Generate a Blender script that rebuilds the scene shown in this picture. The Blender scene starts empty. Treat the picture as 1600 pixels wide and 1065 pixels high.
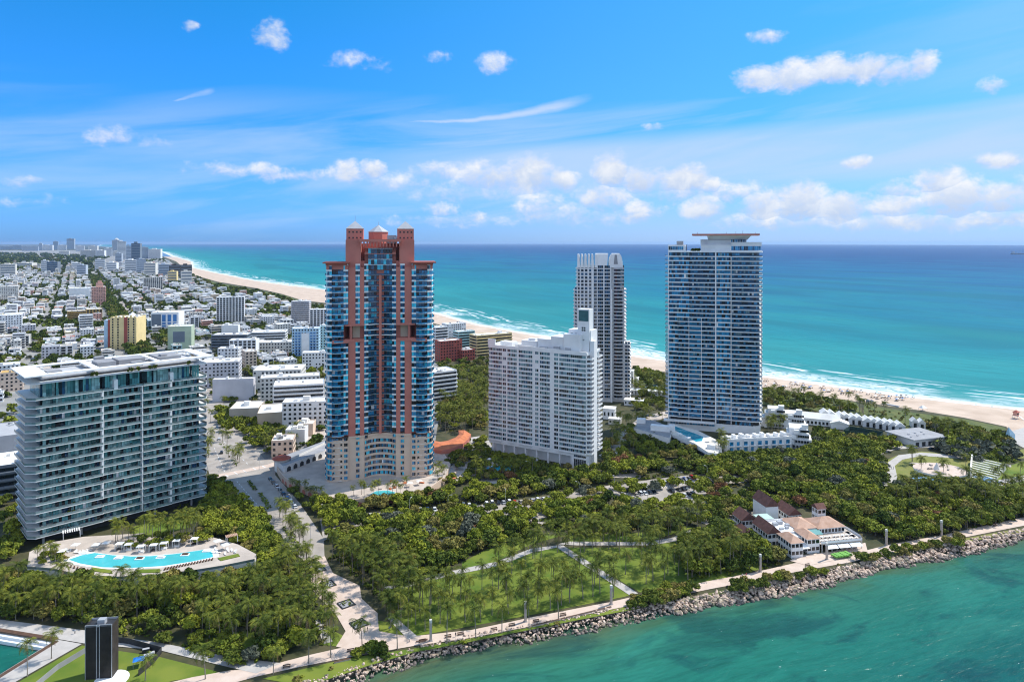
import bpy, math, random
import numpy as np
from mathutils import Vector, Matrix
R = random.Random(7)
sc = bpy.context.scene
COL = sc.collection
# ---------------------------------------------------------------- camera
F, H, V0 = 1066.67, 137.0, 379.0          # focal length in photo pixels, camera height, horizon row
cam = bpy.data.cameras.new("camera"); cam.lens = 24; cam.sensor_width = 36
cam.shift_y = -(532.5 - V0) / 1600; cam.clip_start = 1; cam.clip_end = 120000
co = bpy.data.objects.new("camera", cam); COL.objects.link(co)
co.location = (0, 0, H); co.rotation_euler = (math.pi/2, 0, 0); sc.camera = co
def P(u, v, z=0.0):
    Y = F*(H - z)/(v - V0)
    return ((u - 800)/F*Y, Y)
def PP(pts, z=0.0): return [P(u, v, z) for u, v in pts]
# ---------------------------------------------------------------- sun, sky, exposure
SUN_AZ, SUN_EL = math.radians(60), math.radians(52)
S = Vector((math.sin(SUN_AZ)*math.cos(SUN_EL), math.cos(SUN_AZ)*math.cos(SUN_EL), math.sin(SUN_EL)))
sl = bpy.data.lights.new("sun", 'SUN'); sl.energy = 4.6; sl.angle = math.radians(.53); sl.color = (1, .945, .86)
so = bpy.data.objects.new("sun", sl); COL.objects.link(so); so.rotation_euler = S.to_track_quat('Z', 'Y').to_euler()
so.location = (0, 0, 300)
sc.view_settings.view_transform = 'Standard'; sc.view_settings.look = 'None'
sc.view_settings.exposure = 0.22; sc.view_settings.gamma = 1
sc.cycles.max_bounces = 5; sc.cycles.diffuse_bounces = 2; sc.cycles.glossy_bounces = 2
sc.cycles.transmission_bounces = 2; sc.cycles.volume_bounces = 0; sc.cycles.transparent_max_bounces = 8
sc.cycles.filter_width = 1.15; sc.cycles.use_fast_gi = False; sc.cycles.use_denoising = True
SKY = 0.12
def world():
    w = bpy.data.worlds.new("World"); sc.world = w; w.use_nodes = True
    nt = w.node_tree; N = nt.nodes; L = nt.links; N.clear()
    def nd(t, **k):
        n = N.new(t)
        for a, b in k.items(): setattr(n, a, b)
        return n
    def val(i, x):
        return x
    def math_(op, a, b=None, c=None, clamp=False):
        n = nd('ShaderNodeMath', operation=op, use_clamp=clamp)
        for i, x in enumerate((a, b, c)):
            if x is None: continue
            if isinstance(x, (int, float)): n.inputs[i].default_value = x
            else: L.new(x, n.inputs[i])
        return n.outputs[0]
    def mapr(x, a, b, c=0, d=1, smooth=True):
        n = nd('ShaderNodeMapRange', interpolation_type='SMOOTHSTEP' if smooth else 'LINEAR')
        L.new(x, n.inputs[0])
        for i, q in enumerate((a, b, c, d)): n.inputs[i+1].default_value = q
        return n.outputs[0]
    def noise(vec, scale, detail=6, rough=.6, dist=0):
        n = nd('ShaderNodeTexNoise'); L.new(vec, n.inputs['Vector'])
        n.inputs['Scale'].default_value = scale; n.inputs['Detail'].default_value = detail
        n.inputs['Roughness'].default_value = rough; n.inputs['Distortion'].default_value = dist
        return n.outputs[0]
    sky = nd('ShaderNodeTexSky', sky_type='NISHITA', sun_disc=False)
    sky.sun_elevation = SUN_EL; sky.sun_rotation = SUN_AZ; sky.altitude = 137
    sky.air_density = 1.0; sky.dust_density = .6; sky.ozone_density = 3.0
    tc = nd('ShaderNodeTexCoord'); sep = nd('ShaderNodeSeparateXYZ'); L.new(tc.outputs['Generated'], sep.inputs[0])
    az = math_('MULTIPLY', math_('ARCTAN2', sep.outputs[0], sep.outputs[1]), 57.2958)   # degrees
    el = math_('MULTIPLY', math_('ARCSINE', sep.outputs[2]), 57.2958)
    def vec(ax, ey, seed):
        c = nd('ShaderNodeCombineXYZ'); L.new(math_('MULTIPLY', az, ax), c.inputs[0]); L.new(math_('MULTIPLY', el, ey), c.inputs[1])
        c.inputs[2].default_value = seed
        return c.outputs[0]
    tint = nd('ShaderNodeValToRGB'); L.new(mapr(el, 0, 22, smooth=False), tint.inputs[0])      # deep tropical blue
    tint.color_ramp.elements[0].color = (.25, .72, 1.32, 1); tint.color_ramp.elements[1].color = (.03, 1.0, 1.03, 1)
    tint.color_ramp.elements[0].position = 0; tint.color_ramp.elements[1].position = 1
    hs = nd('ShaderNodeMix', data_type='RGBA', blend_type='MULTIPLY'); hs.inputs[0].default_value = 1
    L.new(sky.outputs[0], hs.inputs[6]); L.new(tint.outputs[0], hs.inputs[7])
    hb = nd('ShaderNodeMix', data_type='RGBA', blend_type='MULTIPLY'); hb.inputs[0].default_value = 1
    L.new(hs.outputs[2], hb.inputs[6]); hb.inputs[7].default_value = (.84, .86, 1.26, 1)
    # cumulus: (azimuth, elevation, half width, half height, strength) in degrees
    CP = [(1190,122,45,22,1),(1240,118,55,27,1.1),(1300,110,55,25,1.1),(1350,109,50,23,1.1),(1400,112,45,19,1),(1437,101,32,20,.95),
          (1197,58,32,12,.75),(425,55,30,22,.62),(540,93,28,14,.45),(590,103,25,12,.4),(775,98,30,18,.7),(293,44,10,8,.5),(685,90,18,9,.36),(1543,138,22,13,.55),
          (1022,198,20,8,.6),(175,212,34,16,.5),(243,220,28,10,.36),(350,264,60,8,.42),(420,268,32,11,.6),(540,268,25,14,.7),(580,266,20,13,.7),(690,268,45,12,.5),
          (760,275,60,18,.72),(830,270,45,25,.85),(880,280,25,16,.8),(955,268,28,23,.9),(1010,280,45,19,.9),(1070,283,45,18,.9),(1110,290,22,12,.75),
          (940,310,45,20,.7),(840,325,40,18,.55),(1000,330,40,14,.6),(1100,325,36,18,.75),(1190,322,40,20,.8),(1250,315,50,25,.9),(1310,325,50,20,.85),(1400,322,60,17,.65),
          (1470,285,40,22,.85),(1490,310,60,25,.9),(1560,312,55,22,.85),(1345,250,20,8,.6),(1560,250,45,11,.7),(690,327,32,10,.55),(740,338,30,7,.4),
          (1140,300,60,16,.5),(1050,300,70,14,.5),(900,335,90,14,.45),(1220,345,120,12,.5),(1420,345,150,14,.6),(1560,340,90,14,.6),(1400,300,60,14,.55),(720,300,80,12,.35),(620,285,60,9,.4),(470,270,50,8,.45),(700,345,90,8,.35),(60,315,50,8,.3),(40,283,30,5,.3),(1700,280,90,40,.8),(1850,300,120,40,.8),(-150,250,90,25,.5)]
    C = []
    for u, v, w_, h_, s_ in CP:
        a_ = math.atan((u-800)/F); e_ = math.atan((V0-v)/F*math.cos(a_))
        if 240 < v < 360: s_ *= 1.25; w_ *= 1.05; h_ *= 1.4; v -= h_*.15
        C.append((math.degrees(a_), math.degrees(e_), math.degrees(w_/F*math.cos(a_)**2)*1.15, math.degrees(h_/F*math.cos(a_))*1.1, s_))
    warp = noise(vec(.30, .42, 3.1), 1.0, 4, .6)
    wz = math_('MULTIPLY', math_('SUBTRACT', warp, .5), 2.6)
    aw = math_('ADD', az, wz); ew = math_('ADD', el, math_('MULTIPLY', wz, .55))
    dens = None; hi = None
    for (a, e, w_, h_, s_) in C:
        dx = math_('MULTIPLY', math_('SUBTRACT', aw, a), 1/w_); dy = math_('MULTIPLY', math_('SUBTRACT', ew, e), 1/h_)
        # flat-bottomed: squash below the centre
        r2 = math_('ADD', math_('MULTIPLY', dx, dx), math_('MULTIPLY', dy, dy))
        m = math_('MULTIPLY', math_('SUBTRACT', 1.0, r2), s_)
        hgt = math_('ADD', math_('MULTIPLY', dy, .5), .5)
        if dens is None: dens, hi = m, hgt
        else:
            g = math_('GREATER_THAN', m, dens)
            mx = nd('ShaderNodeMix', data_type='FLOAT'); L.new(g, mx.inputs[0]); L.new(hi, mx.inputs[2]); L.new(hgt, mx.inputs[3]); hi = mx.outputs[0]
            dens = math_('MAXIMUM', dens, m)
    dens = math_('MAXIMUM', dens, -.6)
    puff = noise(vec(.46, .58, 9.2), 1.0, 8, .62, .25)
    fine = noise(vec(1.7, 2.2, 5.2), 1.0, 6, .6)
    d2 = math_('ADD', dens, math_('MULTIPLY', math_('SUBTRACT', puff, .50), 2.1))
    d2 = math_('ADD', d2, math_('MULTIPLY', math_('SUBTRACT', fine, .5), .8))
    cum = mapr(d2, -.05, 1.05, 0, .95)
    cum = math_('MULTIPLY', cum, mapr(dens, -.55, .15))
    # thin high cloud, stretched along the wind
    rot = nd('ShaderNodeMapping'); rot.inputs['Rotation'].default_value = (0, 0, math.radians(-7)); L.new(vec(1, 1, 0), rot.inputs['Vector'])
    sc_ = nd('ShaderNodeMapping'); sc_.inputs['Scale'].default_value = (.035, .30, 1); L.new(rot.outputs[0], sc_.inputs['Vector'])
    ci = noise(sc_.outputs[0], 1.0, 7, .55, .5)
    veil = math_('MULTIPLY', mapr(ci, .34, .66), mapr(el, 13.5, 7.5))
    veil = math_('MULTIPLY', veil, mapr(el, -1, 2.0, .45, 1))
    veil = math_('MULTIPLY', veil, mapr(az, -34, 14, .42, .85))
    band = math_('MULTIPLY', math_('MULTIPLY', mapr(math_('SUBTRACT', el, math_('MULTIPLY', az, .045)), 9.2, 7.2), mapr(el, 2.5, 6.5, .45, 1)), math_('MULTIPLY', mapr(az, -26, 6, .08, .85), mapr(ci, .25, .6, .62, 1)))
    side = math_('MULTIPLY', math_('MULTIPLY', mapr(az, 2, 40), mapr(el, 24, 10, .25, 1)), math_('ADD', .26, math_('MULTIPLY', mapr(ci, .4, .75), .22)))
    low = math_('MULTIPLY', mapr(el, 7, 0, .12, .62), mapr(az, -25, 20, .2, 1))
    # two streaks
    def streak(a0, e0, a1, e1, w_, k):
        ux, uy = a1-a0, e1-e0; ln = math.hypot(ux, uy); ux /= ln; uy /= ln
        px = math_('SUBTRACT', az, a0); py = math_('SUBTRACT', el, e0)
        t = math_('ADD', math_('MULTIPLY', px, ux), math_('MULTIPLY', py, uy))
        bow = math_('MULTIPLY', math_('MULTIPLY', math_('SUBTRACT', t, ln/2), math_('SUBTRACT', t, ln/2)), .008)
        q = math_('SUBTRACT', math_('ADD', math_('MULTIPLY', px, -uy), math_('MULTIPLY', py, ux)), bow)
        q = math_('ADD', q, math_('MULTIPLY', math_('SUBTRACT', warp, .5), .5))
        wd = math_('ADD', .06, math_('MULTIPLY', t, w_/ln))
        m = mapr(math_('ABSOLUTE', math_('DIVIDE', q, wd)), 1.0, .0)
        m = math_('MULTIPLY', m, math_('MULTIPLY', mapr(t, 0, ln*.25), mapr(t, ln, ln*.75)))
        return math_('MULTIPLY', math_('MULTIPLY', m, k), mapr(noise(sc_.outputs[0], 3.0, 5, .6), .3, .6, .45, 1))
    st = math_('MAXIMUM', streak(-10.6, 9.2, 8.0, 11.6, .85, .9), streak(-26.8, 10.3, -23.2, 11.6, .5, .75))
    thin = math_('MAXIMUM', math_('MAXIMUM', math_('MAXIMUM', veil, band), side), math_('MAXIMUM', low, st))
    m1 = nd('ShaderNodeMix', data_type='RGBA'); L.new(thin, m1.inputs[0]); L.new(hb.outputs[2], m1.inputs[6]); m1.inputs[7].default_value = (4.1, 5.2, 6.9, 1)
    shade = math_('ADD', math_('MULTIPLY', mapr(hi, .15, .75), .55), math_('MULTIPLY', mapr(puff, .45, .68), .45), clamp=True)
    cc = nd('ShaderNodeMix', data_type='RGBA'); L.new(shade, cc.inputs[0]); cc.inputs[6].default_value = (3.7, 4.6, 6.2, 1); cc.inputs[7].default_value = (6.7, 6.85, 7.1, 1)
    m2 = nd('ShaderNodeMix', data_type='RGBA'); L.new(cum, m2.inputs[0]); L.new(m1.outputs[2], m2.inputs[6]); L.new(cc.outputs[2], m2.inputs[7])
    # broken bright cloud added behind the camera, out of view, to brighten the facades
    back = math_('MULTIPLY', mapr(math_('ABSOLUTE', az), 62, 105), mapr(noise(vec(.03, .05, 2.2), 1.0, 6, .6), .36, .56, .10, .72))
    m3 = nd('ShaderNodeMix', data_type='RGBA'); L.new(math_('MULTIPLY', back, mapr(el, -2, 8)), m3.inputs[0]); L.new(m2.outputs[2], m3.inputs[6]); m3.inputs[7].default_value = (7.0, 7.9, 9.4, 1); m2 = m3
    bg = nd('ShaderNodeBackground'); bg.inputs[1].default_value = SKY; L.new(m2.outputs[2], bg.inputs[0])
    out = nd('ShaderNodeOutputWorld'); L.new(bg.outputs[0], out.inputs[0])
world()
# ---------------------------------------------------------------- materials
MATS = {}
def mat(name, col, rough=.75, var=.12, scale=.25, rnd=0.0, metal=0.0, spec=.4, col2=None, detail=4, stretch=(1,1,1), bump=0.0, lo=.35, hi=.65):
    m = bpy.data.materials.new(name); m.use_nodes = True; nt = m.node_tree; N = nt.nodes; L = nt.links
    b = N['Principled BSDF']; b.inputs['Roughness'].default_value = rough; b.inputs['Metallic'].default_value = metal
    b.inputs['Specular IOR Level'].default_value = spec
    tc = N.new('ShaderNodeTexCoord'); mp = N.new('ShaderNodeMapping'); mp.inputs['Scale'].default_value = stretch
    L.new(tc.outputs['Object'], mp.inputs[0])
    n = N.new('ShaderNodeTexNoise'); n.inputs['Scale'].default_value = scale; n.inputs['Detail'].default_value = detail
    L.new(mp.outputs[0], n.inputs['Vector'])
    r = N.new('ShaderNodeMapRange'); L.new(n.outputs[0], r.inputs[0]); r.inputs[1].default_value = lo; r.inputs[2].default_value = hi
    x = N.new('ShaderNodeMix'); x.data_type = 'RGBA'; L.new(r.outputs[0], x.inputs[0])
    c2 = col2 or tuple(min(1, c*(1+var)) for c in col); c1 = col if col2 else tuple(c*(1-var) for c in col)
    x.inputs[6].default_value = (*c1, 1); x.inputs[7].default_value = (*c2, 1)
    o = x.outputs[2]
    if rnd:
        oi = N.new('ShaderNodeObjectInfo'); h = N.new('ShaderNodeHueSaturation')
        a = N.new('ShaderNodeMapRange'); L.new(oi.outputs['Random'], a.inputs[0]); a.inputs[3].default_value = 1-rnd; a.inputs[4].default_value = 1+rnd
        a2 = N.new('ShaderNodeMapRange'); L.new(oi.outputs['Random'], a2.inputs[0]); a2.inputs[3].default_value = .5+rnd*.07; a2.inputs[4].default_value = .5-rnd*.05
        L.new(a.outputs[0], h.inputs['Value']); L.new(a2.outputs[0], h.inputs['Hue']); L.new(o, h.inputs['Color']); o = h.outputs[0]
    L.new(o, b.inputs['Base Color'])
    if bump:
        bp = N.new('ShaderNodeBump'); bp.inputs['Strength'].default_value = bump; bp.inputs['Distance'].default_value = 1
        L.new(n.outputs[0], bp.inputs['Height']); L.new(bp.outputs[0], b.inputs['Normal'])
    MATS[name] = m
    return m
def glass(name, col, rough=.08, spec=.6, var=.5, size=2.2):
    """window glass: a dark tinted pane, each pane its own tone"""
    m = bpy.data.materials.new(name); m.use_nodes = True; nt = m.node_tree; N = nt.nodes; L = nt.links
    b = N['Principled BSDF']; b.inputs['Roughness'].default_value = rough; b.inputs['Specular IOR Level'].default_value = spec
    tc = N.new('ShaderNodeTexCoord'); v = N.new('ShaderNodeVectorMath'); v.operation = 'SCALE'; v.inputs['Scale'].default_value = 1/size
    L.new(tc.outputs['Object'], v.inputs[0]); f = N.new('ShaderNodeVectorMath'); f.operation = 'FLOOR'; L.new(v.outputs[0], f.inputs[0])
    wn = N.new('ShaderNodeTexWhiteNoise'); L.new(f.outputs[0], wn.inputs['Vector'])
    x = N.new('ShaderNodeMix'); x.data_type = 'RGBA'; L.new(wn.outputs['Value'], x.inputs[0])
    x.inputs[6].default_value = (*[c*(1-var) for c in col], 1); x.inputs[7].default_value = (*[min(1, c*(1+var)) for c in col], 1)
    L.new(x.outputs[2], b.inputs['Base Color'])
    MATS[name] = m
    return m
# ---------------------------------------------------------------- mesh building
class MB:
    def __init__(s): s.v = []; s.f = []; s.m = []
    def add(s, vs, fs, mi=0):
        o = len(s.v); s.v += vs
        for f in fs: s.f.append(tuple(i+o for i in f)); s.m.append(mi)
    def quad(s, a, b, c, d, mi=0): s.add([a, b, c, d], [(0,1,2,3)], mi)
    def box(s, x0, x1, y0, y1, z0, z1, mi=0, mtop=None):
        s.prism([(x0,y0),(x1,y0),(x1,y1),(x0,y1)], z0, z1, mi, mtop)
    def prism(s, poly, z0, z1, mi=0, mtop=None):
        a = sum(poly[i-1][0]*poly[i][1]-poly[i][0]*poly[i-1][1] for i in range(len(poly)))
        if a < 0: poly = poly[::-1]
        n = len(poly); z1l = z1 if isinstance(z1, (list, tuple)) else [z1]*n
        o = len(s.v); s.v += [(x, y, z0) for x, y in poly] + [(x, y, z1l[i]) for i, (x, y) in enumerate(poly)]
        for i in range(n):
            j = (i+1) % n; s.f.append((o+i, o+j, o+n+j, o+n+i)); s.m.append(mi)
        s.f.append(tuple(o+n+i for i in range(n))); s.m.append(mi if mtop is None else mtop)
        s.f.append(tuple(o+i for i in reversed(range(n)))); s.m.append(mi)
    def obox(s, cx, cy, w, d, z0, z1, ang=0, mi=0, mtop=None):
        c, q = math.cos(ang), math.sin(ang)
        s.prism([(cx+c*x-q*y, cy+q*x+c*y) for x, y in ((-w/2,-d/2),(w/2,-d/2),(w/2,d/2),(-w/2,d/2))], z0, z1, mi, mtop)
    def sheet(s, poly, z, mi=0):
        a = sum(poly[i-1][0]*poly[i][1]-poly[i][0]*poly[i-1][1] for i in range(len(poly)))
        if a < 0: poly = poly[::-1]
        s.add([(x, y, z) for x, y in poly], [tuple(range(len(poly)))], mi)
    def gable(s, x0, x1, y0, y1, z0, zr, over=.4, mi=0, along='x', th=.3):
        """pitched roof over a rectangle, ridge along x or y, closed underside"""
        x0 -= over; x1 += over; y0 -= over; y1 += over
        if along == 'x':
            m = (y0+y1)/2; pr = [(y0, z0), (y1, z0), (m, zr)]
            a = [(x0, y, z) for y, z in pr]; b = [(x1, y, z) for y, z in pr]
        else:
            m = (x0+x1)/2; pr = [(x0, z0), (x1, z0), (m, zr)]
            a = [(x, y0, z) for x, z in pr]; b = [(x, y1, z) for x, z in pr]
        s.add(a+b, [(0,1,2),(3,5,4),(0,3,4,1),(1,4,5,2),(2,5,3,0)], mi)
    def hip(s, x0, x1, y0, y1, z0, zr, over=.4, mi=0):
        x0 -= over; x1 += over; y0 -= over; y1 += over
        w, d = x1-x0, y1-y0; k = min(w, d)/2
        if w > d: r0, r1 = (x0+k, (y0+y1)/2, zr), (x1-k, (y0+y1)/2, zr)
        else: r0, r1 = ((x0+x1)/2, y0+k, zr), ((x0+x1)/2, y1-k, zr)
        vs = [(x0,y0,z0),(x1,y0,z0),(x1,y1,z0),(x0,y1,z0), r0, r1]
        fs = [(0,1,5,4),(1,2,5),(2,3,4,5),(3,0,4),(3,2,1,0)] if w > d else [(0,1,4),(1,2,5,4),(2,3,5),(3,0,4,5),(3,2,1,0)]
        s.add(vs, fs, mi)
    def tube(s, pts, rads, n=6, mi=0, cap=True):
        o = len(s.v)
        for k, p in enumerate(pts):
            p = Vector(p); t = Vector(pts[min(k+1, len(pts)-1)]) - Vector(pts[max(k-1, 0)])
            if t.length < 1e-6: t = Vector((0,0,1))
            t.normalize(); u = t.orthogonal().normalized(); w = t.cross(u)
            for i in range(n):
                a = 2*math.pi*i/n; q = p + (u*math.cos(a) + w*math.sin(a))*rads[k]; s.v.append(tuple(q))
        for k in range(len(pts)-1):
            for i in range(n):
                j = (i+1) % n; s.f.append((o+k*n+i, o+k*n+j, o+(k+1)*n+j, o+(k+1)*n+i)); s.m.append(mi)
        if cap:
            s.f.append(tuple(o+(len(pts)-1)*n+i for i in range(n))); s.m.append(mi)
    def build(s, name, mats, parent=None, loc=None, rz=0, smooth=False):
        me = bpy.data.meshes.new(name); me.from_pydata(s.v, [], s.f)
        for m in (mats if isinstance(mats, (list, tuple)) else [mats]): me.materials.append(m)
        if any(s.m): me.polygons.foreach_set('material_index', s.m)
        if smooth: me.polygons.foreach_set('use_smooth', [True]*len(s.f))
        me.update()
        o = bpy.data.objects.new(name, me); COL.objects.link(o)
        if parent: o.parent = parent
        if loc: o.location = loc
        o.rotation_euler = (0, 0, rz)
        return o
def mesh_np(name, V, Q, mats, mi=None):
    me = bpy.data.meshes.new(name); nv, nf = len(V), len(Q); k = Q.shape[1]
    me.vertices.add(nv); me.vertices.foreach_set('co', np.ascontiguousarray(V, np.float32).ravel())
    me.loops.add(nf*k); me.loops.foreach_set('vertex_index', np.ascontiguousarray(Q, np.int32).ravel())
    me.polygons.add(nf); me.polygons.foreach_set('loop_start', np.arange(0, nf*k, k, dtype=np.int32))
    for m in mats: me.materials.append(m)
    if mi is not None: me.polygons.foreach_set('material_index', np.ascontiguousarray(mi, np.int32))
    me.update(calc_edges=True); me.validate()
    return me
def tag(o, label=None, cat=None, group=None, kind=None):
    if label: o['label'] = label
    if cat: o['category'] = cat
    if group: o['group'] = group
    if kind: o['kind'] = kind
    return o
def thing(name, label, cat, loc=(0,0,0), rz=0, group=None):
    o = bpy.data.objects.new(name, None); COL.objects.link(o); o.location = loc; o.rotation_euler = (0,0,rz); o.empty_display_size = .5
    return tag(o, label, cat, group)
def dup(o, loc, rz=0, scale=None):
    r = o.copy(); COL.objects.link(r); r.location = loc; r.rotation_euler = (0,0,rz)
    if scale: r.scale = scale
    for c in KIDS[o.name]:
        q = c.copy(); COL.objects.link(q); q.parent = r
    return r
KIDS = {}
def lib(o, kids): KIDS[o.name] = kids; return o
def inside(p, poly):
    x, y = p; c = False; j = len(poly)-1
    for i in range(len(poly)):
        xi, yi = poly[i]; xj, yj = poly[j]
        if (yi > y) != (yj > y) and x < (xj-xi)*(y-yi)/(yj-yi)+xi: c = not c
        j = i
    return c
def px(x, y, z=0):  return (800 + F*x/y, V0 + F*(H-z)/y)
ORD = "nearest,second nearest,third nearest,fourth nearest,fifth nearest,sixth nearest,seventh nearest,eighth nearest,ninth nearest,tenth nearest,eleventh nearest,twelfth nearest".split(',')
def ordw(k):
    if k < 12: return ORD[k]
    n = k+1; return "%d%s nearest" % (n, 'th' if 10 <= n % 100 <= 20 else {1:'st',2:'nd',3:'rd'}.get(n % 10, 'th'))
LAND = []       # (phrase, x, y)
def single_out(items):
    """items: (object, x, y, phrase); label = phrase + its rank by distance from the landmark where that rank is lowest"""
    by = {}
    for it in items: by.setdefault(it[3], []).append(it)
    for ph, L in by.items():
        if len(L) == 1: L[0][0]['label'] = ph; continue
        X = np.array([(a[1], a[2]) for a in L]); Q = np.array([(a[1], a[2]) for a in LAND])
        D = np.hypot(X[:,None,0]-Q[None,:,0], X[:,None,1]-Q[None,:,1])
        rk = np.argsort(np.argsort(D, axis=0), axis=0)
        for i, it in enumerate(L):
            ok = [j for j in range(len(LAND)) if len(ph.split()) + 3 + len(LAND[j][0].split()) <= 16]
            best = min(ok, key=lambda j: (rk[i, j], D[i, j]))
            it[0]['label'] = "%s, %s the %s" % (ph, ordw(int(rk[i, best])), LAND[best][0])
def sample(poly, n, dmin, rng, pts=None, tries=30, radius=None):
    """dart throwing inside a world polygon"""
    xs = [p[0] for p in poly]; ys = [p[1] for p in poly]; out = []; pts = pts if pts is not None else []
    for _ in range(n*tries):
        if len(out) >= n: break
        p = (rng.uniform(min(xs), max(xs)), rng.uniform(min(ys), max(ys)))
        if not inside(p, poly): continue
        if any((p[0]-q[0])**2 + (p[1]-q[1])**2 < dmin*dmin for q in pts): continue
        out.append(p); pts.append(p)
    return out
# ---------------------------------------------------------------- base materials
mat('soil', (.040,.046,.016), .95, .3, .12, col2=(.085,.075,.034))
mat('lawn', (.085,.145,.010), .95, .2, .08, col2=(.17,.205,.024), detail=10)
mat('dry_lawn', (.17,.19,.035), .95, .2, .09, col2=(.22,.21,.06), detail=8)
mat('dune_scrub', (.06,.09,.02), .95, .2, .2, col2=(.13,.14,.035), detail=8)
mat('city_ground', (.20,.195,.185), .95, .3, .03, col2=(.33,.32,.30), detail=8)
mat('asphalt', (.30,.265,.23), .9, .12, .12, col2=(.41,.365,.32), detail=9)
mat('concrete', (.47,.405,.35), .9, .12, .2, detail=8)
mat('pink_paving', (.54,.42,.34), .9, .10, .25, col2=(.62,.50,.42), detail=8)
mat('grey_path', (.44,.41,.38), .9, .08, .3)
mat('sand', (.47,.355,.265), .95, .08, .05, col2=(.60,.47,.365), detail=10)
mat('white', (.80,.80,.79), .6, .06, .15)
mat('white_roof', (.76,.75,.72), .8, .1, .12, col2=(.55,.53,.50), lo=.5, hi=.8, detail=7)
mat('offwhite', (.66,.63,.57), .7, .08, .15)
mat('grey', (.30,.30,.31), .75, .12, .2)
mat('mid_grey', (.44,.44,.45), .75, .1, .2)
mat('dark', (.035,.036,.04), .6, .2, .5)
mat('bronze_dark', (.05,.042,.036), .5, .2, .5)
mat('cream', (.66,.50,.38), .8, .05, .15)
mat('beige', (.58,.47,.34), .85, .08, .12)
mat('coral', (.54,.185,.14), .8, .10, .10, detail=8)
mat('coral_dark', (.40,.11,.075), .75, .08, .12)
mat('pale_metal', (.40,.41,.43), .5, .06, .3, metal=.1)
mat('red_roof', (.36,.085,.045), .8, .15, .3)
mat('terracotta', (.52,.17,.07), .85, .15, .3)
mat('brown_shingle', (.13,.06,.048), .9, .2, .6)
mat('tan_shingle', (.42,.255,.175), .9, .14, .35, col2=(.52,.34,.25))
mat('teal_awning', (.14,.32,.31), .8, .06)
mat('blue_canvas', (.16,.34,.60), .75, .06)
mat('wood', (.10,.055,.035), .7, .2, .8)
mat('pool_water', (.015,.30,.40), .08, .08, .15, spec=.5)
mat('pool_aqua', (.07,.46,.50), .08, .08, .15, spec=.5)
mat('bark', (.17,.145,.115), .95, .2, 1.5, stretch=(1,1,4))
mat('palm_bark', (.24,.21,.175), .95, .18, 2.0, stretch=(1,1,5))
mat('palm_leaf', (.032,.058,.008), .7, .3, .7, rnd=.30, col2=(.16,.175,.022), spec=.12)
mat('palm_dry', (.20,.14,.05), .8, .3, 1.2, rnd=.2)
for k, c, c2 in (('leaf_dark', (.040,.068,.010), (.115,.140,.020)), ('leaf_mid', (.080,.112,.012), (.19,.215,.026)), ('leaf_bright', (.125,.165,.014), (.235,.255,.028)),
                 ('leaf_olive', (.13,.125,.03), (.25,.215,.055)), ('leaf_grey', (.075,.088,.062), (.13,.14,.10)), ('leaf_rust', (.14,.075,.03), (.22,.12,.05))):
    mat(k, c, .75, .2, .95, rnd=.28, col2=c2, spec=.1)
mat('rock', (.235,.175,.12), .9, .2, .9, rnd=.42, col2=(.56,.455,.35), detail=8, bump=.3)
mat('rock_dark', (.10,.085,.07), .9, .2, .7, rnd=.3, col2=(.24,.20,.165), detail=8)
mat('city_wood', (.022,.038,.014), .85, .2, .02, col2=(.055,.07,.03), detail=8)
glass('glass_teal', (.085,.26,.265), .06, .7, .6, 2.6)
glass('glass_pale', (.25,.43,.42), .12, .6, .4, 1.5)
glass('glass_navy', (.016,.062,.125), .06, .8, .5, 1.9)
glass('glass_blue', (.03,.21,.38), .06, .8, .5, 1.9)
glass('glass_cyan', (.045,.50,.66), .1, .7, .3, 2.0)
glass('glass_dark', (.010,.016,.022), .08, .6, .5, 1.5)
glass('glass_tint', (.16,.27,.30), .12, .6, .3, 1.8)
M = MATS
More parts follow.
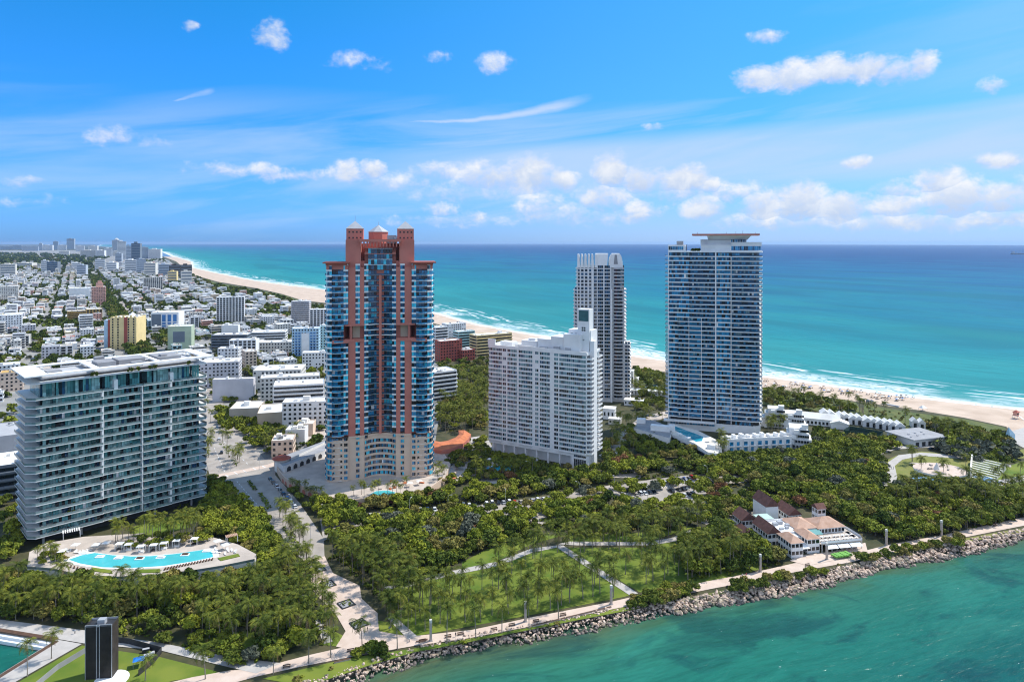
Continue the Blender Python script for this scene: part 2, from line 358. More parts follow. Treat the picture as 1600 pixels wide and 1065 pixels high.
# ---------------------------------------------------------------- water
def water(name, ramp, dmax, foam=True, glint=.06, patch=None, SPEC=.13):
    m = bpy.data.materials.new(name); m.use_nodes = True; nt = m.node_tree; N = nt.nodes; L = nt.links
    b = N['Principled BSDF']; b.inputs['Roughness'].default_value = .25; b.inputs['Specular IOR Level'].default_value = SPEC
    uv = N.new('ShaderNodeUVMap'); sp = N.new('ShaderNodeSeparateXYZ'); L.new(uv.outputs[0], sp.inputs[0])
    def mt(op, a, c=None, clamp=False):
        n = N.new('ShaderNodeMath'); n.operation = op; n.use_clamp = clamp
        for i, x in enumerate((a, c)):
            if x is None: continue
            if isinstance(x, (int, float)): n.inputs[i].default_value = x
            else: L.new(x, n.inputs[i])
        return n.outputs[0]
    def nz(sx, sy, det=5, rough=.55, seed=0, dist=0):
        c = N.new('ShaderNodeCombineXYZ'); L.new(mt('MULTIPLY', sp.outputs[0], sx), c.inputs[0]); L.new(mt('MULTIPLY', sp.outputs[1], sy), c.inputs[1]); c.inputs[2].default_value = seed
        n = N.new('ShaderNodeTexNoise'); L.new(c.outputs[0], n.inputs['Vector']); n.inputs['Scale'].default_value = 1
        n.inputs['Detail'].default_value = det; n.inputs['Roughness'].default_value = rough; n.inputs['Distortion'].default_value = dist
        return n.outputs[0]
    def mr(x, a, c, d=0, e=1):
        n = N.new('ShaderNodeMapRange'); n.interpolation_type = 'SMOOTHSTEP'; L.new(x, n.inputs[0])
        for i, q in enumerate((a, c, d, e)): n.inputs[i+1].default_value = q
        return n.outputs[0]
    d = sp.outputs[1]
    wob = nz(1/420, 1/160, 4, .5, 3)
    dw = mt('MULTIPLY', mt('ABSOLUTE', d), mr(wob, .25, .75, .55, 1.45))
    t = mt('POWER', mt('DIVIDE', mt('MAXIMUM', dw, 0.0), dmax, True), .4)
    cr = N.new('ShaderNodeValToRGB'); L.new(t, cr.inputs[0]); e = cr.color_ramp.elements
    while len(e) < len(ramp): e.new(.5)
    for i, (p, c) in enumerate(ramp): e[i].position = (p/dmax)**.4; e[i].color = (*c, 1)
    col = cr.outputs[0]
    def mix(f, a, c):
        x = N.new('ShaderNodeMix'); x.data_type = 'RGBA'; L.new(f, x.inputs[0]); L.new(a, x.inputs[6])
        if isinstance(c, tuple): x.inputs[7].default_value = (*c, 1)
        else: L.new(c, x.inputs[7])
        return x.outputs[2]
    if patch:      # weed and sand patches on the bottom
        p = mr(nz(1/46, 1/26, 6, .6, 11, .6), .50, .62); p = mt('MULTIPLY', p, patch[1]); col = mix(p, col, patch[0])
        q = mt('MULTIPLY', mr(nz(1/60, 1/30, 5, .55, 21, .5), .52, .66), .45); col = mix(q, col, patch[2])
    # wind streaks in the body of the water
    stk = mt('MAXIMUM', mt('MULTIPLY', mr(nz(1/55, 1/9, 6, .62, 5, .3), .40, .66), .5), mt('MULTIPLY', mr(nz(1/900, 1/260, 5, .6, 31, .6), .46, .62), .6))
    hsv = N.new('ShaderNodeHueSaturation'); L.new(col, hsv.inputs['Color']); hsv.inputs['Value'].default_value = .66
    col = mix(stk, col, hsv.outputs[0])
    if patch:
        rip = mt('MULTIPLY', mr(nz(1/9, 1/1.5, 5, .6, 41, .4), .42, .64), .38); hv2 = N.new('ShaderNodeHueSaturation'); L.new(col, hv2.inputs['Color']); hv2.inputs['Value'].default_value = .62; col = mix(rip, col, hv2.outputs[0])
    if foam:
        big = nz(1/130, 1/70, 3, .5, 7); ds = mt('ADD', d, mt('MULTIPLY', mt('SUBTRACT', nz(1/45, 1/40, 5, .6, 8), .5), 26))
        lace = nz(1/9, 1/5, 7, .68, 9, .8); broad = nz(1/70, 1/11, 6, .6, 13, .5)
        f1 = mt('MULTIPLY', mr(ds, 22, 6), mr(lace, .26, .46))
        w2 = mt('MULTIPLY', mr(ds, 2, 16), mr(ds, 66, 30)); f2 = mt('MULTIPLY', mt('MULTIPLY', w2, mr(big, .36, .56)), mr(lace, .38, .54))
        w3 = mt('MULTIPLY', mr(ds, 36, 52), mr(ds, 112, 72)); f3 = mt('MULTIPLY', w3, mr(broad, .53, .62))
        w4 = mt('MULTIPLY', mr(d, 90, 130), mr(d, 420, 160)); f4 = mt('MULTIPLY', mt('MULTIPLY', w4, mr(broad, .70, .75)), .8)
        f = mt('MAXIMUM', mt('MAXIMUM', f1, f2), mt('MAXIMUM', f3, f4))
        col = mix(mt('MULTIPLY', f, .9), col, (.80,.83,.84))
        rg = mr(f, 0, 1, .22, .8); L.new(rg, b.inputs['Roughness'])
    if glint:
        wc = mr(nz(1/2.6, 1/1.2, 3, .5, 17), .715, .76); wc2 = mt('MULTIPLY', wc, mr(nz(1/60, 1/60, 3, .5, 19), .4, .62)); col = mix(mt('MULTIPLY', wc2, .5), col, (.7,.78,.78))  # sun glints painted into the water colour as pale flecks
    L.new(col, b.inputs['Base Color'])
    h = mt('ADD', mt('MULTIPLY', nz(1/16, 1/5.5, 4, .6, 1, .4), 1.4), mt('MULTIPLY', nz(1/4.2, 1/1.9, 4, .6, 2, .3), .45))
    bp = N.new('ShaderNodeBump'); bp.inputs['Strength'].default_value = .55; bp.inputs['Distance'].default_value = .8; L.new(h, bp.inputs['Height']); L.new(bp.outputs[0], b.inputs['Normal'])
    b.inputs['Specular IOR Level'].default_value = 0.0
    gl = N.new('ShaderNodeBsdfGlossy'); gl.inputs['Roughness'].default_value = .22; L.new(bp.outputs[0], gl.inputs['Normal'])
    lw = N.new('ShaderNodeLayerWeight'); lw.inputs['Blend'].default_value = .5; L.new(bp.outputs[0], lw.inputs['Normal'])
    ms = N.new('ShaderNodeMixShader'); L.new(mr(lw.outputs['Facing'], .3, 1.0, SPEC*.35, SPEC), ms.inputs[0]); L.new(b.outputs[0], ms.inputs[1]); L.new(gl.outputs[0], ms.inputs[2]); L.new(ms.outputs[0], N['Material Output'].inputs['Surface'])
    return m
OCEAN_MAT = water('ocean_water', [(0,(.24,.38,.33)),(14,(.10,.34,.32)),(60,(.032,.28,.27)),(300,(.013,.225,.24)),(900,(.005,.17,.235)),(2600,(.003,.118,.24)),(6000,(.002,.062,.19)),(30000,(.002,.045,.18))], 30000)
CHAN_MAT = water('channel_water', [(0,(.085,.10,.05)),(5,(.06,.135,.075)),(14,(.032,.165,.105)),(36,(.017,.16,.115)),(80,(.009,.108,.092)),(170,(.006,.058,.066)),(600,(.005,.045,.056))], 600, False, .06, ((.008,.052,.056), .62, (.032,.215,.155)), .085)
def resample(pl, step):
    out = [pl[0]]
    for a, b in zip(pl, pl[1:]):
        L_ = math.dist(a, b); n = max(1, int(L_/step(a) if callable(step) else L_/step))
        out += [(a[0]+(b[0]-a[0])*i/n, a[1]+(b[1]-a[1])*i/n) for i in range(1, n+1)]
    return out
def strips(name, line, nrm, offs, zs, material):
    """a sheet laid along a shoreline: uv = (metres along, metres off shore)"""
    n, k = len(line), len(offs); s = [0]
    for a, b in zip(line, line[1:]): s.append(s[-1]+math.dist(a, b))
    V = np.array([(x+nrm[0]*o, y+nrm[1]*o, z) for x, y in line for o, z in zip(offs, zs)])
    Q = np.array([(i*k+j, (i+1)*k+j, (i+1)*k+j+1, i*k+j+1) for i in range(n-1) for j in range(k-1)])
    me = mesh_np(name, V, Q, [material]); uv = me.uv_layers.new(name='UVMap')
    UV = np.array([(si, o) for si in s for o in offs], np.float32)
    li = np.zeros(len(me.loops), np.int32); me.loops.foreach_get('vertex_index', li)
    uv.data.foreach_set('uv', UV[li].ravel())
    o = bpy.data.objects.new(name, me); COL.objects.link(o); tag(o, kind='structure')
    return o
ZW = -2.4
SHORE_PX = [(2300,712),(1800,664),(1600,641),(1500,630),(1400,618),(1300,604),(1190,588),(1040,564),(985,556),(880,532),(800,518),(740,507),(680,490),(510,453),(450,446),(400,439),(330,425),(300,418),(280,410),(262,402)]
SHORE = [P(u, v, ZW) for u, v in SHORE_PX]
# smooth the far part and run it on to the horizon
SHORE = SHORE[:-2] + [(-2350,5000),(-3300,6700),(-5200,10200),(-9500,17000),(-17000,28000),(-36000,60000)]
SHORE_L = resample(SHORE, lambda a: 14 if a[1] < 3000 else 120)
NB = (.866,.5)
strips('ocean', SHORE_L, NB, [-30,-8,-3,0,4,8,14,20,30,42,56,75,100,130,170,220,300,420,600,900,1400,2200,3500,5500,9000,15000,25000,42000], [ZW]*28, OCEAN_MAT)
BANK_PX = [(2300,705),(1900,775),(1700,822),(1600,842),(1500,860),(1400,880),(1300,905),(1200,926),(1110,941),(1040,953),(990,966),(920,985),(850,997),(760,1014),(700,1026),(650,1041),(600,1062)]
BANK = [P(u, v, ZW) for u, v in BANK_PX] + [(-75,203),(-160,172),(-400,85),(-900,-90)]
BANK_L = resample(BANK, 12)
NC = (.34,-.94)
strips('channel_water', BANK_L, NC, [-90,-40,-15,-5,0,3,6,10,15,22,32,45,65,90,130,200,320,600], [ZW-.01]*18, CHAN_MAT)
# ---------------------------------------------------------------- ground sheets
GZ = [0]
def ground(name, pts, z, material, kind='structure', world=False):
    GZ[0] += .004; z += GZ[0]
    b = MB(); b.sheet(pts if world else PP(pts), z); return tag(b.build(name, material), kind=kind)
LAND_CH = [(2300,702),(1900,762),(1700,808),(1600,829),(1500,849),(1420,866),(1330,886),(1250,902),(1130,927),(1060,941),(960,954),(900,965),(820,981),(760,991),(650,1015),(580,1036),(490,1067)]
chan_edge = PP(LAND_CH) + [(-110,196),(-150,182),(-205,172)]
inlet = [P(-120,1128), P(86,1001), P(-150,962), (-330,250)]
sand_in_px = [(2300,730),(1800,700),(1660,690),(1600,688),(1583,676),(1572,666),(1506,652),(1432,640),(1338,627),(1188,604),(1044,581),(985,575),(900,552),(800,535),(760,528),(679,505),(600,486),(508,473),(472,469),(440,459),(400,450),(340,440),(300,429)]
sand_in = PP(sand_in_px) + [(-2440,4960),(-3390,6640)]
far_in = [(-5290,10100),(-9600,16900),(-17100,27900),(-36200,60000)]
b = MB()
poly = chan_edge + inlet + [(-700,260),(-20000,12000),(-60000,58000)] + far_in[::-1] + sand_in[::-1]
b.sheet(poly, 0); tag(b.build('ground', M['soil']), kind='structure')
# low bank down to the water all round
bb = MB()
full = chan_edge + inlet
for a, c in zip(full, full[1:]): bb.quad((a[0],a[1],0), (c[0],c[1],0), (c[0],c[1],-4), (a[0],a[1],-4))
tag(bb.build('bank', M['rock_dark']), kind='structure')
# beach, falling gently under the water
V = []; NS = 5
sl_ = resample(sand_in, lambda a: 20 if a[1] < 3000 else 150)
def shore_at(p):    # from the back of the beach to the waterline along NB
    best = None
    for a, c in zip(SHORE, SHORE[1:]):
        dx, dy = c[0]-a[0], c[1]-a[1]; den = NB[0]*dy - NB[1]*dx
        if abs(den) < 1e-9: continue
        t = ((a[0]-p[0])*dy - (a[1]-p[1])*dx)/den; q = ((a[0]-p[0])*NB[1] - (a[1]-p[1])*NB[0])/den
        if -.001 <= q <= 1.001 and t > 0 and (best is None or t < best): best = t
    return best or 60
for i, p in enumerate(sl_):
    w_ = shore_at(p)
    for fr, z in ((0,.02),(.55,-.25),(.8,-1.0),(1.0,ZW),(1.35,ZW-2)):
        V.append((p[0]+NB[0]*w_*fr, p[1]+NB[1]*w_*fr, z))
Q = [(i*NS+j, i*NS+j+1, (i+1)*NS+j+1, (i+1)*NS+j) for i in range(len(sl_)-1) for j in range(NS-1)]
bm_ = mesh_np('beach', np.array(V), np.array(Q), [M['sand']]); bo = bpy.data.objects.new('beach', bm_); COL.objects.link(bo); tag(bo, kind='structure')
# city floor
ground('city_ground', [(-400,760),(-60,740),(30,700),(330,735),(430,722),(505,704),(680,690),(700,560),(680,508),(600,492),(508,476),(472,472),(440,462),(340,443),(300,432),(262,406),(200,391),(-300,391),(-900,420)], .02, M['city_ground'])
ground('meadow', [(-900,427),(-300,402),(60,402),(165,409),(150,418),(60,428),(-300,425)], .05, M['city_wood'])
# lawns and paths
for pts, mt_ in (([(600,922),(700,898),(780,882),(832,861),(872,853),(995,926),(975,932),(810,964),(652,993),(617,967)], 'lawn'),
             ([(880,855),(1015,855),(1090,833),(1160,850),(1190,888),(1100,912),(1000,925)], 'lawn'),
             ([(722,894),(775,877),(830,850),(880,836),(830,836),(760,858),(722,878)], 'lawn'),
             ([(890,846),(1010,846),(1085,824),(1060,818),(1000,832),(890,836)], 'lawn'),
             ([(306,990),(405,985),(470,1004),(440,1020),(300,1012)], 'lawn'),
             ([(-40,1105),(128,1008),(250,1026),(352,1052),(270,1063),(180,1090)], 'lawn'),
             ([(540,1000),(560,965),(612,972),(630,992)], 'lawn'), ([(498,1006),(520,985),(552,1000),(545,1012)], 'lawn'),
             ([(1374,768),(1378,722),(1400,712),(1440,705),(1520,712),(1560,722),(1550,735),(1500,760),(1400,765)], 'dry_lawn'),
             ([(1555,735),(1600,720),(1700,700),(1700,790),(1600,770),(1540,768)], 'lawn'),
             ([(1260,680),(1300,672),(1360,690),(1300,694)], 'lawn'),
             ([(1580,704),(1640,696),(1640,715),(1585,716)], 'dry_lawn'),
             ([(1350,632),(1432,645),(1510,655),(1570,668),(1580,690),(1480,688),(1400,668),(1350,655)], 'dune_scrub'),
             ([(985,577),(1044,584),(1188,607),(1338,629),(1350,650),(1190,632),(1044,608),(985,596)], 'dune_scrub'),
             ([(300,430),(340,442),(440,460),(472,470),(455,476),(400,464),(330,452),(296,438)], 'dune_scrub'),
             ([(410,1060),(550,1027),(640,1014),(732,998),(816,982),(905,963),(976,948),(1000,950),(905,968),(816,986),(732,1003),(646,1019),(575,1040),(480,1072)], 'lawn'),
             ([(1393,856),(1480,846),(1574,829),(1650,818),(1650,822),(1570,835),(1480,853),(1393,868)], 'dry_lawn'),
             ([(1060,937),(1170,913),(1240,899),(1240,903),(1170,918),(1062,941)], 'dune_scrub'),
             ([(205,838),(300,818),(305,806),(290,800),(210,822)], 'lawn')):
    ground('lawn' if 'lawn' in mt_ else 'dune_scrub', pts, .05, M[mt_])
for pts in ([(400,1046),(445,1033),(484,1023),(560,1006),(632,993),(653,993),(737,984),(832,964),(955,940),(990,932),(1105,908),(1170,896),(1240,880),(1320,868),(1393,850),(1467,837),(1600,808),(1750,780),(1750,795),(1600,821),(1483,844),(1409,859),(1330,878),(1245,893),(1175,908),(1110,920),(990,945),(905,962),(816,981),(732,997),(646,1009),(550,1026),(472,1041),(400,1057),(300,1085),(200,1110),(240,1072),(300,1058),(360,1047)],
            [(472,872),(507,868),(520,895),(562,915),(565,935),(590,958),(592,986),(632,993),(600,1002),(545,1014),(525,1010),(540,986),(525,960),(505,940),(485,920),(487,895)]):
    ground('promenade', pts, .07, M['pink_paving'])
for pts in ([(600,917),(612,924),(700,900),(780,884),(832,863),(872,855),(878,851),(830,857),(778,877),(700,893)], [(868,854),(880,852),(997,927),(984,930)],
            [(605,966),(618,964),(652,994),(638,999)], [(490,968),(500,966),(520,1002),(506,1006)],
            [(872,850),(900,852),(1015,852),(1060,845),(1100,830),(1085,826),(1050,840),(1010,847),(890,846)],
            [(370,952),(445,934),(480,930),(480,926),(440,929),(366,946)], [(0,968),(135,985),(172,994),(250,1004),(362,1027),(440,1036),(400,1052),(360,1043),(250,1016),(130,1005),(88,998),(0,985),(-120,972),(-120,950)],
            [(88,999),(128,1006),(-40,1102),(-120,1128)], [(1372,762),(1384,772),(1396,765),(1402,745),(1398,728),(1410,718),(1440,712),(1520,718),(1580,730),(1580,727),(1520,713),(1440,707),(1404,711),(1388,722),(1386,740)],
            [(1370,712),(1400,702),(1470,698),(1540,708),(1540,704),(1470,694),(1400,697),(1368,706)], [(1560,760),(1640,742),(1640,736),(1560,750)],
            [(1560,680),(1600,668),(1640,690),(1600,700)], [(560,745),(700,725),(760,720),(830,735),(800,760),(700,745)], [(690,690),(760,680),(770,700),(760,735),(700,735)]):
    ground('footpath', pts, .075, M['grey_path'])
# streets and parking
ground('street', [(322,600),(334,600),(362,655),(414,718),(505,700),(505,708),(432,724),(430,742),(470,788),(506,842),(507,869),(472,873),(440,852),(384,795),(330,752),(316,700),(318,650)], .06, M['asphalt'])
ground('pavement', [(329,747),(337,742),(417,726),(428,722),(505,700),(505,705),(430,728),(338,747)], .08, M['pink_paving'])
ground('street', [(225,640),(200,540),(186,460),(181,430),(186,430),(197,460),(218,520),(255,620)], .06, M['asphalt'])
ground('parking_lot', [(505,845),(500,812),(600,800),(700,795),(800,783),(880,772),(960,757),(1060,744),(1180,735),(1200,748),(1130,758),(1110,775),(1180,800),(1160,825),(1130,830),(1060,802),(1040,788),(960,778),(900,795),(860,822),(812,812),(700,812),(580,815),(540,835)], .06, M['asphalt'])
ground('footpath', [(1234,876),(1248,868),(1300,862),(1352,848),(1356,862),(1320,872),(1262,884)], .075, M['pink_paving'])
ground('parking_lot', [(440,640),(530,625),(530,680),(470,690)], .06, M['concrete'])
ground('street', [(935,745),(958,716),(935,712),(965,680),(1000,652),(1050,640),(1050,650),(1010,662),(985,680),(970,712),(1010,728),(1000,748)], .06, M['concrete'])
def median(pts, hgt=.14):
    b = MB(); b.prism(PP(pts), .06, hgt, 0, 1); return tag(b.build('median', [M['concrete'], M['lawn']]), kind='structure')
for pts in ([(339,690),(347,688),(378,727),(366,731)], [(385,752),(392,750),(404,765),(395,769)], [(401,772),(410,769),(427,794),(416,799)], [(437,822),(448,821),(472,855),(462,858)]): median(pts)
# quay edge of the inlet
qb = MB(); q0, q1, q2 = inlet[0], inlet[1], inlet[2]
def offset_strip(b, a, c, w0, w1, z, mi=0, side=1):
    dx, dy = c[0]-a[0], c[1]-a[1]; l = math.hypot(dx, dy); nx, ny = -dy/l*side, dx/l*side
    b.add([(a[0]+nx*w0,a[1]+ny*w0,z),(c[0]+nx*w0,c[1]+ny*w0,z),(c[0]+nx*w1,c[1]+ny*w1,z),(a[0]+nx*w1,a[1]+ny*w1,z)], [(0,1,2,3)], mi)
t = thing('quay_edge', 'dark timber and white stone edging round the square harbour basin', 'quay', (0,0,0))
for nm, w0, w1, z0, z1, ma in (('timber_border', 0, 1.7, -.1, .22, 'wood'), ('stone_step', -1.2, 0, -3, -.5, 'white'), ('stone_step', -2.4, -1.2, -3, -1.3, 'white')):
    b = MB()
    for a, c in ((q0, q1), (q1, q2)):
        dx, dy = c[0]-a[0], c[1]-a[1]; l = math.hypot(dx, dy); nx, ny = dy/l, -dx/l
        b.prism([(a[0]+nx*w0,a[1]+ny*w0),(c[0]+nx*w0,c[1]+ny*w0),(c[0]+nx*w1,c[1]+ny*w1),(a[0]+nx*w1,a[1]+ny*w1)], z0, z1 + (.01 if a is q1 else 0))
    b.build(nm, M[ma], t)
# ================================================================ towers
def rnd_mats(ws):
    tot = sum(ws); 
    def f():
        x = R.random()*tot
        for i, w_ in enumerate(ws):
            x -= w_
            if x <= 0: return i
        return 0
    return f
def panes(b, a, c, z0, z1, n, pick, off=.0, gap=.12, mulli=None):
    """n panes between plan points a and c; off pushes them along the inward normal"""
    dx, dy = c[0]-a[0], c[1]-a[1]; l = math.hypot(dx, dy); ux, uy = dx/l, dy/l; nx, ny = -uy*off, ux*off
    w_ = l/n
    for i in range(n):
        s0, s1 = i*w_+gap/2, (i+1)*w_-gap/2
        p, q = (a[0]+ux*s0+nx, a[1]+uy*s0+ny), (a[0]+ux*s1+nx, a[1]+uy*s1+ny)
        b.quad((*p, z0), (*q, z0), (*q, z1), (*p, z1), pick())
def plate(b, pts, z0, z1, mi=0): b.prism(pts, z0, z1, mi)
def rail(b, pl, z0, h, mi=0):
    for a, c in zip(pl, pl[1:]): b.quad((*a, z0), (*c, z0), (*c, z0+h), (*a, z0+h), mi)
# ---------------------------------------------------------------- coral twin-turret tower
def coral_tower():
    X, Y = P(594, 748, 3); t = thing('apartment_tower', 'tall coral and cream apartment tower with three grey pyramid roofs', 'tower', (X, Y, 0), math.radians(10)); t.scale = (.965, 1, 1)
    FH = 3.10; Z1 = 27.6; ZT = 125.5; TF = int((ZT-Z1)/FH)
    G = [M['glass_navy'], M['glass_blue'], M['glass_cyan'], M['glass_dark'], M['white']]
    pick = rnd_mats([4, 3.4, 3.6, 2.0, .12]); pickd = rnd_mats([3, 3, 1.3, 2, .05])
    def conc(n=10, s=1):   # concave middle bay
        return [(-8.9+17.8*i/n, 2.6+3.6*math.sin(math.pi*i/n)) for i in range(n+1)]
    cv = conc()
    # cream base
    b = MB()
    b.prism([(-18.3,1.2),(-9.2,2.2)]+cv+[(9.2,2.2),(18.3,1.2),(18.3,44),(-18.3,44)], 0, Z1-.9)
    for s in (-1, 1):
        pts = [(18.2,-.2),(21,-.5),(24.2,-1.3),(27.5,-.9),(30,.6),(31,3.2),(31,17),(18.2,17)]
        b.prism([(s*x, y) for x, y in pts], 0, Z1-1.2)
        b.prism([(s*x, y+27) for x, y in [(18.2,0),(31,0),(31,17),(18.2,17)]], 0, Z1-1.2)
    b.prism([(-18.2,1.0),(-14.0,1.0),(-9.2,1.9)]+[(x, y-.35) for x, y in cv]+[(9.2,1.9),(14,1.0),(18.2,1.0),(18.2,6),(-18.2,6)], Z1-.9, Z1, 0)
    b.build('base', [M['cream']], t)
    # coral body
    b = MB(); core = [(-18.3,6.9),(18.3,6.9),(18.3,40),(-18.3,40)]
    b.prism(core, Z1, ZT-2)
    for s in (-1, 1):
        for z0, z1 in ((Z1, 81.8), (90.2, ZT-2.4)):
            b.prism([(s*x, y) for x, y in ((14.3,1.4),(18.3,1.4),(18.3,7),(14.3,7))], z0, z1)
            b.prism([(s*x, y) for x, y in ((9.3,2.4),(11.7,2.2),(11.7,7),(9.3,7))], z0, z1)
        b.prism([(s*x, y) for x, y in ((9.3,2.0),(18.4,1.0),(20.5,1.0),(20.5,7),(9.3,7))], 80.8, 82.4)
        b.prism([(s*x, y) for x, y in ((9.3,2.0),(18.4,1.0),(20.5,1.0),(20.5,7),(9.3,7))], 89.8, 91)
        b.prism([(s*x, y) for x, y in ((18.4,.4),(27.2,-1.6),(27.2,1),(18.4,3))], 80.4, 82.2)
        b.prism([(s*x, y) for x, y in ((16.4,1.6),(17.2,1.6),(17.2,6),(16.4,6))], 82.4, 89.8)
        # wings behind their glass
        b.prism([(s*x, y) for x, y in ((18.3,3),(28.5,3),(28.5,16.5),(18.3,16.5))], Z1, 82); b.prism([(s*x, y) for x, y in ((21.6,3),(28.5,3),(28.5,16.5),(18.3,16.5))], 82, 90); b.prism([(s*x, y) for x, y in ((18.3,3),(28.5,3),(28.5,16.5),(18.3,16.5))], 90, ZT-2.4)
        b.prism([(s*x, y) for x, y in ((18.3,27),(31,27),(31,44),(18.3,44))], Z1, ZT-2)
        b.prism([(s*x, y) for x, y in ((30.4,16.5),(31,16.5),(31,27),(30.4,27))], Z1, ZT-8)
        b.prism([(s*x, y) for x, y in ((18.4,.2),(30.7,.2),(30.7,17),(18.4,17))], ZT-3.6, ZT-1.2)
        # piers carried up to the corner blocks
        b.prism([(s*x, y) for x, y in ((11.2,3.2),(20.0,3.2),(20.0,14),(11.2,14))], ZT-2.4, 138.6)
        b.prism([(s*x, y) for x, y in ((9.2,5.4),(11.2,5.4),(11.2,14),(9.2,14))], ZT-2, 126.5)
    b.box(-.75, .75, 3.9, 6.0, Z1, 118.5)
    b.box(-9.2, 9.2, 7.5, 14, ZT-2, 134.0); b.box(-18, 18, 14, 36, ZT-2, 136.5); b.box(-9.2, 9.2, 5.2, 7.4, 130.2, 131.6)
    b.build('wall', [M['coral']], t)
    nb = MB()
    for s in (-1, 1): nb.quad((s*11.9,6.6,82.5), (s*16.2,6.6,82.5), (s*16.2,6.6,89.7), (s*11.9,6.6,89.7))
    nb.build('terrace_wall', [M['beige']], t)
    # wing caps
    for s in (-1, 1):
        b = MB(); b.prism([(s*x, y) for x, y in ((17.6,-2.4),(32.6,-2.4),(32.6,18.5),(17.6,18.5))], ZT-.2, ZT+.55, 0); b.prism([(s*x, y) for x, y in ((19,-.8),(31,-.8),(31,17),(19,17))], ZT-1.2, ZT-.2, 0)
        b.build('roof_slab', [M['coral_dark']], t)
    # pergola
    b = MB(); b.box(-12.2, 12.4, 1.2, 6.5, 137.4, 138.9)
    for i in range(13): b.box(-11.4+i*1.9-.35, -11.4+i*1.9+.35, 1.6, 7.6, 134.6+.0, 137.4)
    b.build('pergola', [M['coral']], t)
    # turrets and lantern
    for s in (-1, 1):
        b = MB(); cx = s*14.9; b.box(cx-4.9, cx+4.9, 6, 16, 138.4, 145.0)
        tu = b.build('turret', [M['coral']], t)
        w = MB()
        for z in (139.3, 142.6):
            for i in range(4): w.box(cx-3.6+i*2.2, cx-2.7+i*2.2, 5.92, 6.1, z, z+.9)
        w.build('window', [M['dark']], tu)
        p = MB(); p.add([(cx-5.2,5.7,145.0),(cx+5.2,5.7,145.0),(cx+5.2,16.3,145.0),(cx-5.2,16.3,145.0),(cx,11,149.6)], [(0,1,4),(1,2,4),(2,3,4),(3,0,4),(3,2,1,0)]); p.build('roof', [M['pale_metal']], tu)
    oc = lambda r, cx=-1.5, cy=24: [(cx+r*math.cos(math.pi/4*(i+.5)), cy+r*math.sin(math.pi/4*(i+.5))) for i in range(8)]
    b = MB(); b.prism(oc(6.4), 136.3, 143.4); la = b.build('lantern', [M['coral']], t)
    p = MB(); q = oc(6.9); p.add([(x, y, 143.4) for x, y in q]+[(-1.5,24,147.6)], [(i, (i+1)%8, 8) for i in range(8)]+[tuple(reversed(range(8)))]); p.build('roof', [M['pale_metal']], la)
    b = MB(); b.box(4, 9.5, 10, 15, 136.5, 141.3); b.tube([(8.5,9,138.9),(11.5,9,140.2)], [1.3,1.3], 8); b.build('roof_plant', [M['pale_metal']], t)
    b = MB(); b.tube([(-14.9,11,149.4),(-14.9,11,153)], [.12,.08], 5); b.tube([(-1.5,24,147.5),(-1.5,24,149.6)], [.12,.08], 5); b.build('mast', [M['mid_grey']], t)
    # floors
    nf = 0; z = 3.5
    while z < 133:
        base = z < Z1-1.5; b = MB(); W = 4
        zz = z+.55; zt = z+FH-.42
        def fr(a, c, zb, ztp, off=-.05):   # white floor line across a window strip
            dx, dy = c[0]-a[0], c[1]-a[1]; l = math.hypot(dx, dy); nx, ny = dy/l*.1, -dx/l*.1
            b.quad((a[0]+nx,a[1]+ny,zb), (c[0]+nx,c[1]+ny,zb), (c[0]+nx,c[1]+ny,ztp), (a[0]+nx,a[1]+ny,ztp), W)
        notch = 81 < z+FH/2 < 91
        for s in (-1, 1):
            def strip(a, c, n, pk=pick, lo=zz, hi=zt, line=True, mull=True):
                a = (s*a[0], a[1]); c = (s*c[0], c[1])
                if s < 0: a, c = c, a
                panes(b, a, c, lo, hi, n, pk, 0, .14)
                if line and not base:
                    fr(a, c, hi, lo+FH if lo != zz else z+FH+.13+.42-.0)
            if z < ZT-4:
                if not base:
                    if not notch:
                        strip((11.7,2.5),(14.3,2.0),2); strip((6.9,3.5),(9.3,2.7),2)
                        if z < ZT-4: strip((18.35,.6),(21,0),2)
                    else:
                        strip((6.9,3.5),(9.3,3.2),2, pickd)
                    strip((27.5,-.7),(30.2,.7),2); strip((30.2,.7),(31.1,3.4),1); strip((31.1,3.4),(31.1,9),3); strip((31.1,11.5),(31.1,16.5),3)
                    strip((21,1.2),(27.5,1.4),4, pickd, zz-.4, zt+.2, False)
                else:
                    strip((11.9,1.62),(13.9,1.35),2, hi=zz+1.7); strip((7.2,3.0),(8.9,2.1),2, hi=zz+1.7); strip((18.6,-.4),(20.6,-.6),2, hi=zz+1.7)
                    strip((21.6,-.9),(27.2,-1.2),5, pickd, zz, zz+1.6); strip((27.5,-1.0),(30,.5),2); strip((30.05,.5),(31.1,3.2),1); strip((31.1,4),(31.1,9),3)
            elif z < 130 and s > 0: pass
        # middle bay
        if z < 134 and not (Z1-4 < z < Z1-.5):
            a_ = [(x, y) for x, y in cv if abs(x) < 7.3]
            if z > 119: a_ = [(x, 5.6) for x, y in a_]
            if base:
                for i, (p, q) in enumerate(zip(a_, a_[1:])):
                    if 3 <= i <= len(a_)-5 and z > 5 and abs(p[0]+q[0]) < 1.5: continue
                    panes(b, (p[0],p[1]-.12), (q[0],q[1]-.12), zz, zz+1.75, 2, pick, 0, .12)
            else:
                for p, q in zip(a_, a_[1:]): panes(b, (p[0],p[1]+1.0 if z < 119 else p[1]-.5), (q[0],q[1]+1.0 if z < 119 else q[1]-.5), z+.2, zt+.2, 1, pickd if (nf*7) % 5 else pick, 0, .16)
                if notch or z > 119:
                    for p, q in zip(a_, a_[1:]): fr((p[0],p[1]-.2), (q[0],q[1]-.2), zt, zt+.5)
        b.build('glazing', G, t)
